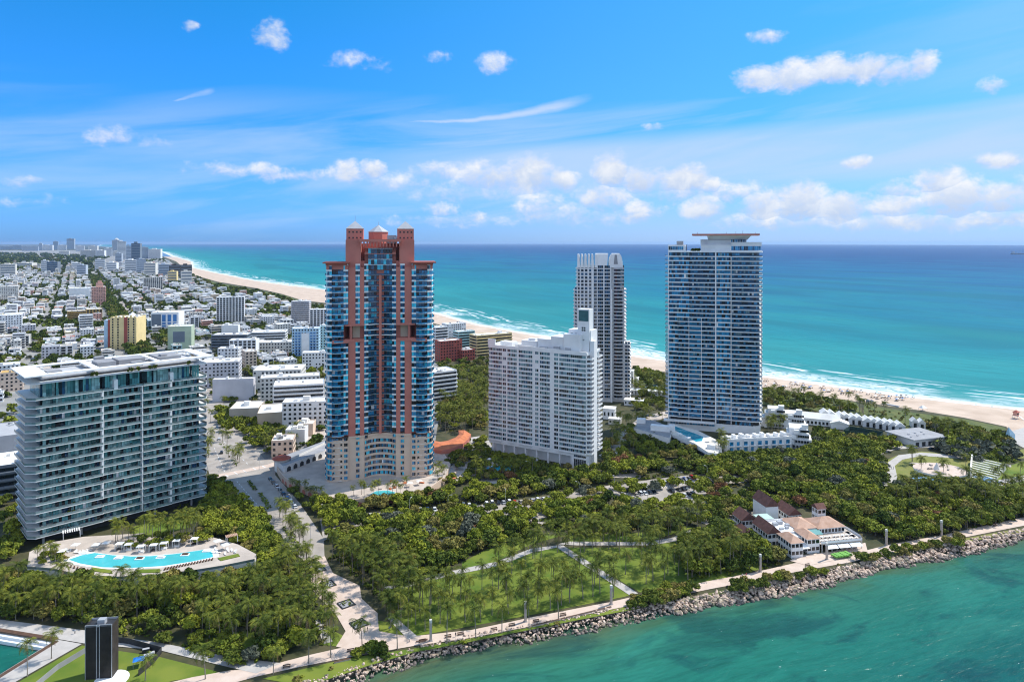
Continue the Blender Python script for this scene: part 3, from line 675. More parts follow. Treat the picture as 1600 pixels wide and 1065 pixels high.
        if not base and z < 119.5:
            c = MB(); a_ = [(x, y) for x, y in cv if abs(x) < 7.3]; c.prism([(x, y-.25) for x, y in a_]+[(a_[-1][0],7),(a_[0][0],7)], z-.05, z+.16, 0); rail(c, [(x, y-.2) for x, y in a_], z+.16, .85, 1)
            c.build('balcony', [M['mid_grey'], M['glass_navy']], t)
        if z < ZT-5:
            for s in (-1, 1):
                c = MB(); arc = [(20.9,-.1),(22.2,-1.2),(24.2,-1.9),(26.2,-1.5),(27.6,-.6)]; arc = [(s*x, y) for x, y in arc]
                c.prism(arc+[(s*27.6,3),(s*20.9,3)], z-.04, z+.16, 0)
                rail(c, arc, z+.16, .95, 1 if not base else 2)
                sd = [(s*31.0,8.8),(s*32.3,9.4),(s*32.3,11.2),(s*31.0,11.8)]; c.prism(sd, z-.1, z+.18, 0); rail(c, sd, z+.18, .9, 1)
                c.build('balcony', [M['white'], M['glass_blue'], M['cream']], t)
        z += FH; nf += 1
coral_tower()
# ---------------------------------------------------------------- teal glass slab block with deep balconies
def glass_block():
    A = P(50, 579, 80); B = P(322, 549, 80); ang = math.atan2(B[1]-A[1], B[0]-A[0]); L_ = math.dist(A, B); D = 30.0
    t = thing('apartment_block', 'long teal glass apartment block with white slab edges and flat white roof', 'apartment block', (A[0], A[1], 0), ang)
    FH = 3.62; z0 = 5.0; n = 20
    GL = [M['glass_teal'], M['glass_pale'], M['glass_dark'], M['white'], M['glass_navy']]
    pk = [rnd_mats([6, 1.4, 1.2, .1, .8]), rnd_mats([3, 5, .5, .2]), rnd_mats([3, .5, 3, .1, 1])]
    secs = [(3.5, 27.4), (28.2, 44.8), (45.6, 58), (58.8, L_-2.6)]
    b = MB(); b.prism([(6,7),(L_-6,7),(L_-6,D-4),(6,D-4)], 0, z0+n*FH-3)
    b.build('core', [M['dark']], t)
    for k in range(n):
        z = z0+k*FH; last = k == n-1
        if k == 18: continue          # double-height penthouse
        bow = 1.6*math.sin(math.pi*k/n)
        left = -1.5-bow*.6
        b = MB()
        jig = lambda x: .0
        pts = [(left,2.0),(1.2,-.9)] + [(secs[1][0],-.6),(secs[1][0],0),(secs[2][0],.0),(secs[2][0],-.5),(secs[3][0],-.5),(secs[3][0],.2)] + [(L_-.3,-.6),(L_+1.6,3),(L_+2.2,D-3),(L_,D),(0,D),(left,D-4)]
        b.prism(pts, z-.10, z+.2, 0)
        b.build('balcony_slab', [M['white']], t)
        r = MB(); rail(r, [(left,2.0),(1.2,-.85),(secs[1][0]-.2,-.55)], z+.2, 1.0); rail(r, [(secs[1][0],.05),(secs[2][0],.05)], z+.2, 1.0); rail(r, [(secs[2][0],-.45),(secs[3][0],-.45)], z+.2, 1.0)
        rail(r, [(secs[3][0],.25),(L_-.3,-.55),(L_+1.5,3),(L_+2.1,D-3)], z+.2, 1.0); rail(r, [(left,2),(left,D-4)], z+.2, 1.0)
        if k < 19: r.build('railing', [GLR], t)
        if last: continue
        b = MB(); hh = FH-.2 if k != 17 else 2*FH-.3
        for (x0, x1) in secs:
            x = x0; 
            while x < x1-.5:
                w_ = min(R.choice([3.6, 4.8, 6]), x1-x); p = R.choice(pk); y = R.choice([2.7, 2.9, 3.4, 4.2])
                nn = max(1, round(w_/1.15)); panes(b, (x, y), (x+w_, y), z+.25, z+hh, nn, p, 0, .1)
                b.quad((x,2.7,z+.2),(x,y,z+.2),(x,y,z+hh),(x,2.7,z+hh),2)
                x += w_
        for x in (4.4, 17.2, 33, 51, 63):  b.quad((x,2.55,z+.2),(x+1.3,2.55,z+.2),(x+1.3,2.55,z+hh),(x,2.55,z+hh),1)
        panes(b, (3.5,D-5), (3.5,2.8), z+.25, z+hh, 14, pk[0], 0, .15); panes(b, (L_-2.6,2.8), (L_-2.6,D-4), z+.25, z+hh, 14, pk[0], 0, .15)
        b.build('glazing', GL, t)
        f = MB()   # loose furniture and planters on the terraces
        for q in range(9):
            x = R.uniform(2, L_-4); w_ = R.uniform(.5, 1.6); f.box(x, x+w_, .5+R.uniform(0,.9), 1.9, z+.21, z+.6+R.uniform(0,.5), R.choice([0,0,1,2]))
        f.build('terrace_furniture', [M['dark'], M['offwhite'], M['leaf_mid']], t)
    # white fins between the flats
    for x, ks in ((secs[1][0]-.8, [3,4,6,7,8,9,10,11,12,13,14,16]), (secs[2][0]-.6, list(range(0,17))), (secs[3][0]-.8, [0,1,2,5,6,7,9,10,11,12,14,16,17])):
        for k in ks:
            b = MB(); w_ = .9 if x != secs[2][0]-.6 else .4
            b.box(x, x+w_, -.2, 3, z0+k*FH+.22, z0+(k+1)*FH-.18); b.build('fin', [M['white']], t)
    for x in (secs[1][0]+4.5, secs[3][0]-.8):
        b = MB(); b.box(x, x+1.6, -.1, 2.8, z0+17*FH+.2, z0+18.3*FH); b.build('fin', [M['white']], t)
    # roof: thin white canopy with cut-outs round sunken decks
    zr = z0+20*FH-.1; b = MB(); e = .5
    fr = [(-3.2,-2.2,L_+3.2,2.2), (-3.2,D-2.5,L_+3.2,D+1.5), (-3.2,2.2,6,D-2.5), (L_-2,2.2,L_+3.2,D-2.5), (24,2.2,27,D-2.5), (52,2.2,54,D-2.5)]
    for i, (x0, y0, x1, y1) in enumerate(fr): b.box(x0, x1, y0, y1, zr, zr+e+(.004*i))
    b.build('roof', [M['white']], t)
    b = MB(); b.box(4, L_-2, 4, D-3, zr-2.4, zr-1.6); b.build('roof_deck', [M['mid_grey']], t)
    b = MB()
    for x0, x1, y0, y1, h in ((28,36,9,20,1.5),(38,50,12,24,1.2),(55,66,8,22,1.1),(30,34,21,25,2.6),(42,47,5,9,.6),(8,14,12,18,-.6),(57,60,10,14,2.0)): b.box(x0, x1, y0, y1, zr-1.6, zr+h)
    b.build('roof_plant', [M['grey']], t)
    b = MB()
    for i in range(14):
        x = R.uniform(6, L_-4); y = R.choice([1.6, 2.4, R.uniform(6, 22)]); 
        for j in range(14): 
            a, r_ = R.random()*6.28, R.random()*.9; p = Vector((x+math.cos(a)*r_, y+math.sin(a)*r_, zr-3.0+R.random()*1.5)); d = Vector((R.uniform(-1,1),R.uniform(-1,1),R.uniform(-.3,1))).normalized()*.5; e2 = d.orthogonal().normalized()*.4
            b.quad(tuple(p-d-e2), tuple(p+d-e2), tuple(p+d+e2), tuple(p-d+e2))
    b.build('roof_planting', [M['leaf_mid']], t)
    b = MB(); 
    for x in (5, 20, 36, 52, L_-6):
        for y in (4, D-6): b.box(x-.4, x+.4, y-.4, y+.4, 0, z0-.2)
    b.box(10, L_-10, 9, D-5, 0, z0-.18); b.build('base', [M['mid_grey']], t)
GLR = glass('glass_rail', (.17,.235,.24), .15, .6, .25, 3)
glass_block()
# ---------------------------------------------------------------- white slab block with side balconies
def white_slab():
    A = P(762, 707); B = P(918, 735); ang = math.atan2(B[1]-A[1], B[0]-A[0]); L_ = math.dist(A, B); D = 21
    t = thing('apartment_slab', 'broad white apartment slab with dark window bands and a green-tiled lift tower', 'apartment block', (A[0], A[1], 0), ang)
    FH = 2.72; z0 = 9.2; n = 22; zt = z0+n*FH
    GL = [M['glass_dark'], M['glass_navy'], M['glass_tint'], M['white'], M['mid_grey']]
    b = MB(); b.box(.8, L_-.8, .5, D-1, z0-2.2, zt)
    for x in range(3, int(L_), 8): b.box(x, x+1, .9, 2, 0, z0-2.2)
    b.box(2, L_-3, 5, D-3, 0, z0-2.2); b.build('wall', [M['white']], t)
    segs = [(.9,10.6),(11.2,13.8),(14.8,21.8),(23.2,33.2),(35.2,37.6),(38.6,45.6),(48.6,51.5),(52.2,70.2)]
    segs = [(a*L_/71.5, c*L_/71.5) for a, c in segs]
    for k in range(n):
        z = z0+k*FH; top = k > n-5; b = MB(); c = MB()
        for j, (x0, x1) in enumerate(segs):
            if top and k % 2 == 0 and j in (1, 4): continue
            style = R.random(); nn = max(1, round((x1-x0)/1.25)); base = rnd_mats([4,3,2]) if style > .40 else rnd_mats([.4,1.2,6])
            run = 0; cur = base
            def pick():
                nonlocal run, cur
                if run <= 0: run = R.randint(2, 6); cur = R.choice([base, base, rnd_mats([4,2,1]), rnd_mats([.3,.6,4])])
                run -= 1
                return cur()
            panes(b, (x0,.42), (x1,.42), z+.72, z+2.42, nn, pick, 0, .2)
            if not top and j in (0,2,3,5,7): c.box(x0+R.choice([0,0,1.5]), x1-R.choice([0,0,2.2]), -.5, .5, z-.12, z+.62)
        panes(b, (0.78,D-2), (.78,1), z+.9, z+2.2, 8, rnd_mats([3,1,1]), 0, 1.2)
        b.build('glazing', GL, t)
        if c.f: c.build('balcony', [M['white']], t)
        # angled end balconies on the right, narrow ones on the left
        e = MB()
        for y0, y1 in ((.4, 6.2), (11.2, D-1.5)):
            e.prism([(L_-1.2,y0),(L_+1.9,y0+1.6),(L_+1.9,y1-.5),(L_-1.2,y1)], z-.12, z+.1, 0); rail(e, [(L_-.9,y0),(L_+1.9,y0+1.6),(L_+1.9,y1-.5),(L_-.9,y1)], z+.1, 1.0, 0)
        e.box(-1.1, .8, 3, 9, z-.12, z+.85, 0)
        e.build('balcony', [M['white']], t)
        g = MB(); panes(g, (L_-.78,.8), (L_-.78,6), z+.3, z+2.3, 3, rnd_mats([3,1,1]), 0, .3); panes(g, (L_-.78,11.4), (L_-.78,D-2), z+.3, z+2.3, 4, rnd_mats([3,1,1]), 0, .3); g.build('window', GL, t)
    b = MB(); b.box(L_-1, L_+1.6, 6.4, 11, 0, zt+8); b.build('stair_tower', [M['white']], t)
    b = MB()
    for i, (x0, x1) in enumerate(((0,5.5),(5.5,23),(23,34),(34,52),(52,L_-1))): b.box(x0, x1, .2, .9, zt-.3, zt+[5.2,1.7,2.6,2.4,2.0][i])
    b.box(0, .6, .2, D-1, zt, zt+1.5); b.box(0, L_, D-1.6, D-1, zt, zt+1.5); b.box(L_-1.2, L_-.6, .9, D, zt, zt+1.6); b.build('parapet', [M['white']], t)
    b = MB(); b.box(.9, L_-.9, .9, D-1.2, zt-.05, zt+.25); b.build('roof', [M['white_roof']], t)
    b = MB()
    for x0, x1, y0, y1, h, m in ((23,34,4,14,5.5,0),(34.5,44,4,13,7.4,0),(44.5,53,3,15,9.6,0),(53.5,L_-6,2.2,16,11.8,0),(6,15,6,12,3.4,0),(16,21,8,13,2.2,0),(27,32,6,10,6.8,0),(37,42,1.6,4,2.6,1),(55,58.5,1.2,2.3,3.4,1),(47,51,1.6,2.8,3.6,1)): b.box(x0, x1, y0, y1, zt+.2, zt+h, m)
    b.build('penthouse', [M['white'], M['mid_grey']], t)
    b = MB(); b.box(L_-16, L_-1.0, 7.5, 17, zt+.2, zt+14.2); b.box(L_-9.4, L_-1.6, 6.4, 12, zt+.2, zt+27.2); tw = b.build('lift_tower', [M['white']], t)
    b = MB(); b.box(L_-8.6, L_-2.2, 6.28, 6.5, zt+19.8, zt+26.4); b.build('tiled_panel', [mat('green_tile', (.035,.12,.13), .5, .2, .4)], tw)
    b = MB()
    for x, z in ((-6.6,15.2),(-5.2,15.2),(-6.6,13.8),(-5.2,13.8)): b.box(L_+x, L_+x+1, 6.3, 6.5, zt+z, zt+z+1)
    b.box(L_-5.6, L_-5, 6.3, 6.5, zt+8, zt+8.6); b.box(L_-14.5, L_-13, 7.4, 7.6, zt+8, zt+12); b.box(L_-11.8, L_-10.4, 7.4, 7.6, zt+8, zt+12); b.build('window', [M['glass_dark']], tw)
    b = MB(); panes(b, (L_-9,-.05), (L_-1,-.05), 1.2, z0-3.2, 6, rnd_mats([3,1,0]), 0, .3); panes(b, (L_-9,-.05), (L_-1,-.05), z0-2.0, z0-.8, 6, rnd_mats([3,1,0]), 0, .3); b.build('lobby_glazing', GL, t)
    b = MB(); b.box(L_-10.4, L_-.6, 0, 7, 0, z0-2.2); b.build('corner_block', [M['white']], t)
white_slab()
# ---------------------------------------------------------------- stepped white tower with fins on its crown
def stepped_tower():
    X, Y = P(941, 628); t = thing('condo_tower', 'slender stepped white tower with pointed fins along its crown', 'tower', (X, Y, 0), math.radians(-7))
    k = Y/F; FH = 3.1
    GL = [M['glass_dark'], M['glass_navy'], M['mid_grey'], M['white']]
    def hx(u): return (u-941)*k
    tiers = [(0, 50, hx(897), hx(985)), (50, 97, hx(897), hx(978)), (97, 116, hx(901), hx(973))]
    b = MB()
    for z0, z1, x0, x1 in tiers: b.box(x0, hx(955), 1.2, 27, z0, z1); b.box(hx(955), x1-2, 3, 27, z0, z1)
    b.build('wall', [M['offwhite_blue']], t)
    z = 3.0; fl = 0
    while z < 115:
        x0, x1 = [(a, c) for q0, q1, a, c in tiers if q0 <= z < q1][0]
        b = MB(); pk = rnd_mats([5, 3, 0, 0])
        # left half: columns of openings
        xs = [(hx(a), hx(c)) for a, c in ((898,901.5),(903,906),(908,912),(914,918),(920.5,924),(928,932.5),(934,942.5),(944.5,953))]
        for a, c in xs:
            if a < x0+.2: continue
            if c < hx(926): panes(b, (a,1.15), (c,1.15), z+.5, z+2.5, 1, pk, 0, .1)
            else: panes(b, (a,1.12), (c,1.12), z+.45, z+2.7, max(1, int((c-a)/1.2)), pk, 0, .1)
        n = 5; arc = [(hx(957)+(hx(975)-hx(957))*i/n, 3.0-2.6*math.sin(math.pi*(.08+.84*i/n))) for i in range(n+1)]
        for p, q in zip(arc, arc[1:]): panes(b, (p[0],p[1]+1.4), (q[0],q[1]+1.4), z+.2, z+2.9, 2, rnd_mats([5,2,0,0]), 0, .15)
        xe = x1
        if z < 97: panes(b, (hx(976),2.1), (xe-.4,2.6), z+.6, z+2.4, 2, pk, 0, .35)
        b.build('glazing', GL, t)
        c = MB(); c.prism([(x, y-.3) for x, y in arc]+[(arc[-1][0],6),(arc[0][0],6)], z-.15, z+.2, 0); rail(c, [(x, y-.25) for x, y in arc], z+.2, .75, 1)
        c.box(xe-2.2, xe+.4, 2.8, 9, z-.15, z+.85, 0); c.box(xe-2.2, xe+.4, 12, 22, z-.15, z+.85, 0)
        c.box(x0-.8, x0+1.6, .6, 5, z-.15, z+.75, 0)
        if z < 97 and fl % 1 == 0: c.box(hx(934), hx(953), .5, 1.3, z-.2, z+.25, 0)
        c.build('balcony', [M['offwhite_blue'], M['mid_grey']], t)
        z += FH; fl += 1
    b = MB(); b.box(hx(954.2), hx(956.6), -.3, 4, 0, 97); b.box(hx(918.4), hx(920), .3, 1.6, 4, 97); b.box(hx(925), hx(927.6), .2, 1.6, 4, 112); b.box(hx(943), hx(944), .4, 1.6, 4, 97); b.build('fin', [M['white']], t)
    # crown: saw-tooth fins, solid sloped middle, arched gable on the right
    zb = 115.5
    for i in range(6):
        b = MB(); x0 = hx(902)+i*3.0; b.add([(x0,1,zb),(x0+2.7,1,zb),(x0+1.5,1,zb+11.5),(x0+.2,1,zb+11.5),(x0,14,zb),(x0+2.7,14,zb),(x0+1.5,14,zb+11.5),(x0+.2,14,zb+11.5)], [(0,1,2,3),(5,4,7,6),(0,3,7,4),(1,5,6,2),(3,2,6,7),(0,4,5,1)])
        b.build('crown_fin', [M['white']], t)
    b = MB(); x0, x1 = hx(933), hx(952); b.add([(x0-2,1.2,zb),(x1-2,1.2,zb),(x1-1,3,zb+12),(x0-1.6,3,zb+12),(x0-2,24,zb),(x1-2,24,zb),(x1-1,22,zb+12),(x0-1.6,22,zb+12)], [(0,1,2,3),(5,4,7,6),(0,3,7,4),(1,5,6,2),(3,2,6,7),(0,4,5,1)])
    xa, xb = hx(951), hx(973); n = 8; ar = [(xa+(xb-xa)*(.16*s_), zb+12*f_) for f_, s_ in ((0,0),(.35,.1),(.65,.4),(.85,.8),(1,1.4))]
    pr = ar+[(xb-(x-xa), z) for x, z in ar[::-1]]
    o = len(pr); b.add([(x,1.4,z) for x, z in pr]+[(x,22,z) for x, z in pr], [tuple(range(o)), tuple(reversed(range(o, 2*o)))]+[(i, i+o, (i+1)%o+o, (i+1)%o) for i in range(o)])
    b.build('crown', [M['white']], t)
    b = MB(); b.quad((xa+4.3,1.3,zb+3),(xb-4.3,1.3,zb+3),(xb-5.2,1.3,zb+11),(xa+5.2,1.3,zb+11)); b.build('crown_screen', [M['grey']], t)
mat('offwhite_blue', (.70,.70,.70), .7, .06, .2)
stepped_tower()
# ---------------------------------------------------------------- blue glass tower with a flat red canopy
def blue_tower():
    A = P(1047, 652, 6); B = P(1187, 672, 6); ang = math.radians(-17)
    X, Y = (A[0]+B[0])/2, (A[1]+B[1])/2; k = 1/F*Y; L_ = 61.0/2+.3
    t = thing('condo_tower', 'tall blue glass tower with white floor lines and a flat red canopy', 'tower', (X, Y, 0), ang)
    FH = 3.17; z0 = 9.5; n = 38; D = 30; zt = z0+n*FH
    GL = [M['glass_navy'], M['glass_blue'], M['glass_dark'], M['white'], M['glass_tint']]
    px_ = lambda u: (u-1117)*k/math.cos(ang)*.985
    xl, xr = px_(1050), px_(1187)
    corner = [(xr-6,-.4),(xr-2.6,.5),(xr-.7,2.4),(xr,5.2),(xr,D)]
    b = MB(); b.prism([(xl+1.5,3),(xr-3,3),(xr-1.8,6),(xr-1.8,D-1),(xl+1.5,D-1)], 0, zt+.2); b.build('core', [M['dark']], t)
    for f in range(n):
        z = z0+f*FH; up = f >= n-15; b = MB()
        pk = rnd_mats([4,5,1.2,.1,.5]); pkd = rnd_mats([3,3.4,1.8,.15,1.0]); pkb = rnd_mats([1.5,6,.6,.05,.3])
        cols = [(1050,1082,0,pk),(1083,1119,1.6,pkd)] if up else [(1050,1063,0,pk),(1063,1081,1.5,pkd),(1081.5,1099,.1,pkb),(1100,1119,1.7,pkd)]
        cols += [(1121.5,1142,.1,pkb if R.random() < .6 else pk),(1143.5,1172,1.2,pkd)]
        for u0, u1, y, p in cols:
            x0, x1 = px_(u0), px_(u1); panes(b, (x0,y), (x1,y), z+.55, z+FH-.3 if y < 1 else z+FH-.1, max(2, round((x1-x0)/1.3)), p, 0, .13)
        arc = [(px_(1172),1.2),(xr-4.2,1.6),(xr-2.2,3.2),(xr-1.6,6),(xr-1.6,D-2)]
        for p, q in zip(arc, arc[1:]): panes(b, p, q, z+.4, z+FH-.1, max(1, round(math.dist(p, q)/1.5)), pkd, 0, .13)
        panes(b, (xl-.02,D-2), (xl-.02,1), z+.5, z+FH-.2, 12, pk, 0, .2)
        b.build('glazing', GL, t)
        s = MB(); ub = 1082 if up else 1063
        pts = [(xl,D-1),(xl,-.25),(px_(ub),-.25),(px_(ub)+.6,-.9),(px_(1119.5),-.9),(px_(1119.5),-.25),(px_(1143),-.25),(px_(1143)+.5,-1.0)]+[(xr-5,-.7),(xr-1.9,.2),(xr-.2,2.2),(xr+.4,5.2),(xr+.4,D)]
        s.prism(pts, z-.26, z+.30, 0)
        s.box(xl+.02, px_(ub), -.2, .2, z+.2, z+.5, 0)
        if not up: s.box(px_(1081.5), px_(1099), -.1, .3, z+.2, z+.5, 0)
        s.box(px_(1121.5), px_(1142), -.2, .3, z+.2, z+.5, 0)
        for yy in (6, 16): s.prism([(xl-2.6,yy),(xl,yy-1),(xl,yy+5),(xl-2.6,yy+4)], z-.17, z+.16, 0)
        s.build('floor_slab', [M['white']], t)
        r = MB(); rail(r, [(px_(ub)+.6,-.85),(px_(1119.5),-.85)], z+.2, .95); rail(r, [(px_(1143)+.5,-.95),(xr-5,-.65),(xr-1.9,.25),(xr-.2,2.25),(xr+.35,5.2),(xr+.35,D-1)], z+.2, .95); rail(r, [(xl-2.5,D-8),(xl-2.5,6)], z+.2, .95)
        r.build('railing', [GLB], t)
    b = MB(); b.box(px_(1119.6), px_(1121.4), -1.25, 2, z0-4, zt-.2); b.box(px_(1142.2), px_(1143.2), -1.05, 2, z0-4, zt-3.4); b.build('fin', [M['white']], t)
    b = MB(); b.box(px_(1099.2), px_(1099.9), -.95, 2, z0-4, zt-15*FH); b.box(px_(1080.9), px_(1081.4), -.95, 2, z0-4, zt-15*FH); b.box(px_(1050), px_(1051), -.3, 1, z0-4, zt); b.build('fin', [M['white']], t)
    # top
    b = MB(); b.prism([(xl,D-1),(xl,-.3),(px_(1143),-.3),(xr-5,-1),(xr-1.9,0),(xr-.1,2),(xr+.5,5.2),(xr+.5,D)], zt-.1, zt+.9, 0); b.build('roof', [M['white']], t)
    b = MB(); b.box(xl, px_(1075), .2, 14, zt+.9, zt+5.3, 0, 0); b.box(px_(1099), px_(1143), 2, 20, zt+.9, zt+5.4); b.box(px_(1143), xr-.5, 1.6, 20, zt+.9, zt+1.4); b.box(px_(1143), xr-.4, 1.4, 20, zt+4.6, zt+7.4)
    b.box(px_(1098), px_(1108), 6, 18, zt+5.4, zt+9.4); b.box(px_(1108), px_(1165), 5, 19, zt+5.4, zt+9.0); b.box(px_(1073),px_(1076),.1,3,zt+.9,zt+4.6)
    ph = b.build('penthouse', [M['white']], t)
    g = MB(); panes(g, (xl+.3,.12), (px_(1073),.12), zt+1.7, zt+4.2, 8, rnd_mats([2,4,1,0]), 0, .15); panes(g, (px_(1143),2.2), (xr-1,2.2), zt+1.5, zt+4.5, 14, rnd_mats([3,4,2,0]), 0, .15); panes(g, (px_(1142.5),4.9), (px_(1164),4.9), zt+7.3, zt+9.3, 9, rnd_mats([4,1,3,0]), 0, .25); g.build('glazing', GL, ph)
    b = MB(); b.add([(px_(1109),6,zt+9.0),(px_(1166),6,zt+9.0),(px_(1166),19,zt+9.0),(px_(1109),19,zt+9.0),(px_(1108),1,zt+12.2),(px_(1172),1,zt+12.2),(px_(1172),22,zt+12.2),(px_(1108),22,zt+12.2)], [(0,1,5,4),(1,2,6,5),(2,3,7,6),(3,0,4,7),(4,5,6,7)]); b.build('canopy_base', [M['white']], t)
    b = MB(); b.box(px_(1086), px_(1183), -4, 25, zt+12.1, zt+13.4); b.build('canopy', [M['canopy_red']], t)
    b = MB()
    for u in (1093, 1136, 1150, 1160, 1178): b.tube([(px_(u),10,zt+13.3),(px_(u),10,zt+14.4+R.random()*1.6)], [.18,.1], 5)
    b.box(px_(1062), px_(1072), 6, 10, zt+5.2, zt+8.2); b.tube([(px_(1077),8,zt+.9),(px_(1077),8,zt+5.5)], [.3,.3], 6); b.build('roof_plant', [M['grey']], t)
    b = MB()
    for i in range(46):
        p = Vector((px_(R.uniform(1084,1097)), R.uniform(2,8), zt+1.2+R.random()*1.3)); d = Vector((R.uniform(-1,1),R.uniform(-1,1),R.uniform(-1,1))).normalized()*.7; e = d.orthogonal().normalized()*.6
        b.quad(tuple(p-d-e), tuple(p+d-e), tuple(p+d+e), tuple(p-d+e))
    b.build('roof_planting', [M['leaf_dark']], t)
    b = MB(); b.prism([(xl-.5,.6),(xr-5,.6),(xr-1,4),(xr-1,D),(xl-.5,D)], 0, z0-3.4); b.prism([(xl-3,-2.6),(px_(1119),-2.6),(px_(1119),1),(xl-3,1)], z0-3.5, z0-2.3); b.build('base', [M['white']], t)
    b = MB(); panes(b, (px_(1053),.45), (px_(1119),.45), 4, z0-3.6, 16, rnd_mats([3,4,1,0]), 0, .2); panes(b, (px_(1122),.45), (xr-6,.45), z0-3.2, z0-.4, 16, rnd_mats([3,3,3,0]), 0, .2); b.build('lobby_glazing', GL, t)
GLB = glass('glass_rail_blue', (.07,.13,.20), .15, .6, .25, 3)
mat('canopy_red', (.50,.20,.15), .8, .1, .3)
blue_tower()
# ================================================================ low buildings round the towers
def Wz(pts, z): return [P(u, v, z) for u, v in pts]
def landmark(ph, o): LAND.append((ph, o[0], o[1]))
landmark('coral tower', P(594,745)); landmark('glass block', P(180,800)); landmark('white slab', P(850,725)); landmark('stepped tower', P(941,630)); landmark('blue tower', P(1117,665))
def podium():
    t = thing('parking_podium', 'cream parking podium with coral arches under the coral tower', 'podium', (0,0,0)); zt = 3.0
    top = [(428,722),(440,744),(449,752),(480,765),(517,779),(553,783),(600,778),(641,775),(668,767),(694,748),(704,725),(690,700),(600,690),(505,700)]
    W_ = Wz(top, zt)
    b = MB(); b.prism(W_, -.5, zt, 0, 1); b.build('deck', [M['cream'], M['concrete']], t)
    b = MB()
    for a, c in zip(W_[:9], W_[1:10]):
        dx, dy = c[0]-a[0], c[1]-a[1]; l = math.hypot(dx, dy); nx, ny = dy/l, -dx/l
        if ny > 0: nx, ny = -nx, -ny
        b.prism([(a[0],a[1]),(c[0],c[1]),(c[0]-nx*.35,c[1]-ny*.35),(a[0]-nx*.35,a[1]-ny*.35)], zt, zt+1.05)
    b.build('parapet', [M['cream']], t)
    b = MB()     # arched recesses filled with coral panels
    for a, c in zip(W_[1:8], W_[2:9]):
        dx, dy = c[0]-a[0], c[1]-a[1]; l = math.hypot(dx, dy); ux, uy = dx/l, dy/l; nx, ny = uy, -ux
        if ny > 0: nx, ny = -nx, -ny
        n = max(1, int(l/5))
        for i in range(n):
            m = (i+.5)*l/n; pts = []
            for q, h in ((-1.6,.1),(-1.6,1.5),(-1.1,2.15),(0,2.45),(1.1,2.15),(1.6,1.5),(1.6,.1)): pts.append((a[0]+ux*(m+q)+nx*.06, a[1]+uy*(m+q)+ny*.06, h))
            b.add(pts, [tuple(range(7))])
    b.build('arch_panel', [M['coral']], t)
    t2 = thing('garage_building', 'low pale mauve garage building with a round red corner roof beside coral tower', 'garage', (0,0,0))
    wz = Wz([(429,717),(443,728),(508,703),(508,688)], 7)
    b = MB(); b.prism(wz, 0, 7, 0, 1); b.build('wall', [M['offwhite_blue'], M['grey']], t2)
    a, c = wz[1], wz[2]; g = MB()
    for i in range(6):
        f0, f1 = .08+i*.15, .17+i*.15; p = [a[k]+(c[k]-a[k])*f0 for k in (0,1)]; q = [a[k]+(c[k]-a[k])*f1 for k in (0,1)]
        p[1] -= .12; q[1] -= .12; m = [(p[k]+q[k])/2 for k in (0,1)]
        g.add([(*p,2.8),(*q,2.8),(*q,5),(*m,6.0),(*p,5)], [(0,1,2,3,4)])
    g.build('arch_opening', [M['dark']], t2)
    cx, cy = P(440, 716, 8); b = MB(); n = 12
    b.prism([(cx+4.6*math.cos(i*2*math.pi/n), cy+4.6*math.sin(i*2*math.pi/n)) for i in range(n)], 6.9, 8.2); b.build('corner_drum', [M['offwhite']], t2)
    b = MB(); b.add([(cx+5.6*math.cos(i*2*math.pi/n), cy+5.6*math.sin(i*2*math.pi/n), 8.2) for i in range(n)]+[(cx+2.6*math.cos(i*2*math.pi/n), cy+2.6*math.sin(i*2*math.pi/n), 9.6) for i in range(n)]+[(cx,cy,9.3)], [(i,(i+1)%n,n+(i+1)%n,n+i) for i in range(n)]+[(n+i,n+(i+1)%n,2*n) for i in range(n)]+[tuple(reversed(range(n)))]); b.build('roof', [M['red_roof']], t2)
    b = MB(); p, q = P(455,716,8), P(506,692,8); b.prism([(p[0],p[1]),(p[0]+1.5,p[1]+4),(q[0]+1.5,q[1]+4),(q[0],q[1])], 6.9, 8.4); b.build('roof_plant', [M['white_roof']], t2)
    # terrace pool, umbrella tables and rubble-like planters on the deck
    def pool(pts, z, m, lab, name='swimming_pool', rim='white'):
        t = thing(name, lab, 'pool', (0,0,0)); w = Wz(pts, z)
        cx = sum(p[0] for p in w)/len(w); cy = sum(p[1] for p in w)/len(w)
        b = MB(); b.prism([(cx+(x-cx)*1.06+math.copysign(.5,x-cx), cy+(y-cy)*1.06+math.copysign(.5,y-cy)) for x, y in w], z-.3, z+.10); b.build('coping', [M[rim]], t)
        b = MB(); b.sheet(w, z+.125); b.build('water_surface', [M[m]], t); landmark(lab.split(' with')[0].split(' beside')[0] if False else lab, (cx, cy)); return t
    pool([(578,772),(588,767),(606,766),(618,769),(612,773),(595,775)], zt, 'pool_aqua', 'pale green lagoon pool on the coral tower terrace', rim='offwhite')
    el = [(786+27*math.cos(i*.5236), 733+6.3*math.sin(i*.5236)) for i in range(12)]
    pool(el, .15, 'pool_water', 'rounded blue pool in front of the white slab')
    pool([(696,637),(712,628),(718,630),(704,640)], .15, 'pool_aqua', 'small aqua pool behind the coral tower')
    b = MB(); pk = R
    for i in range(26):
        u, v = R.choice([(R.uniform(583,640), R.uniform(755,766)), (R.uniform(690,722), R.uniform(738,752)), (R.uniform(600,660), R.uniform(748,757))]); x, y = P(u, v, zt); b.obox(x, y, R.uniform(1,3), R.uniform(.8,2), zt-.05, zt+R.uniform(.3,.9), R.random()*3, R.choice([0,0,1,2]))
    b.build('planter', [M['concrete'], M['terracotta'], M['beige']], t)
    # curved terracotta pavilion behind
    t3 = thing('pavilion', 'curved terracotta-roofed pavilion between the coral tower and white slab', 'pavilion', (0,0,0))
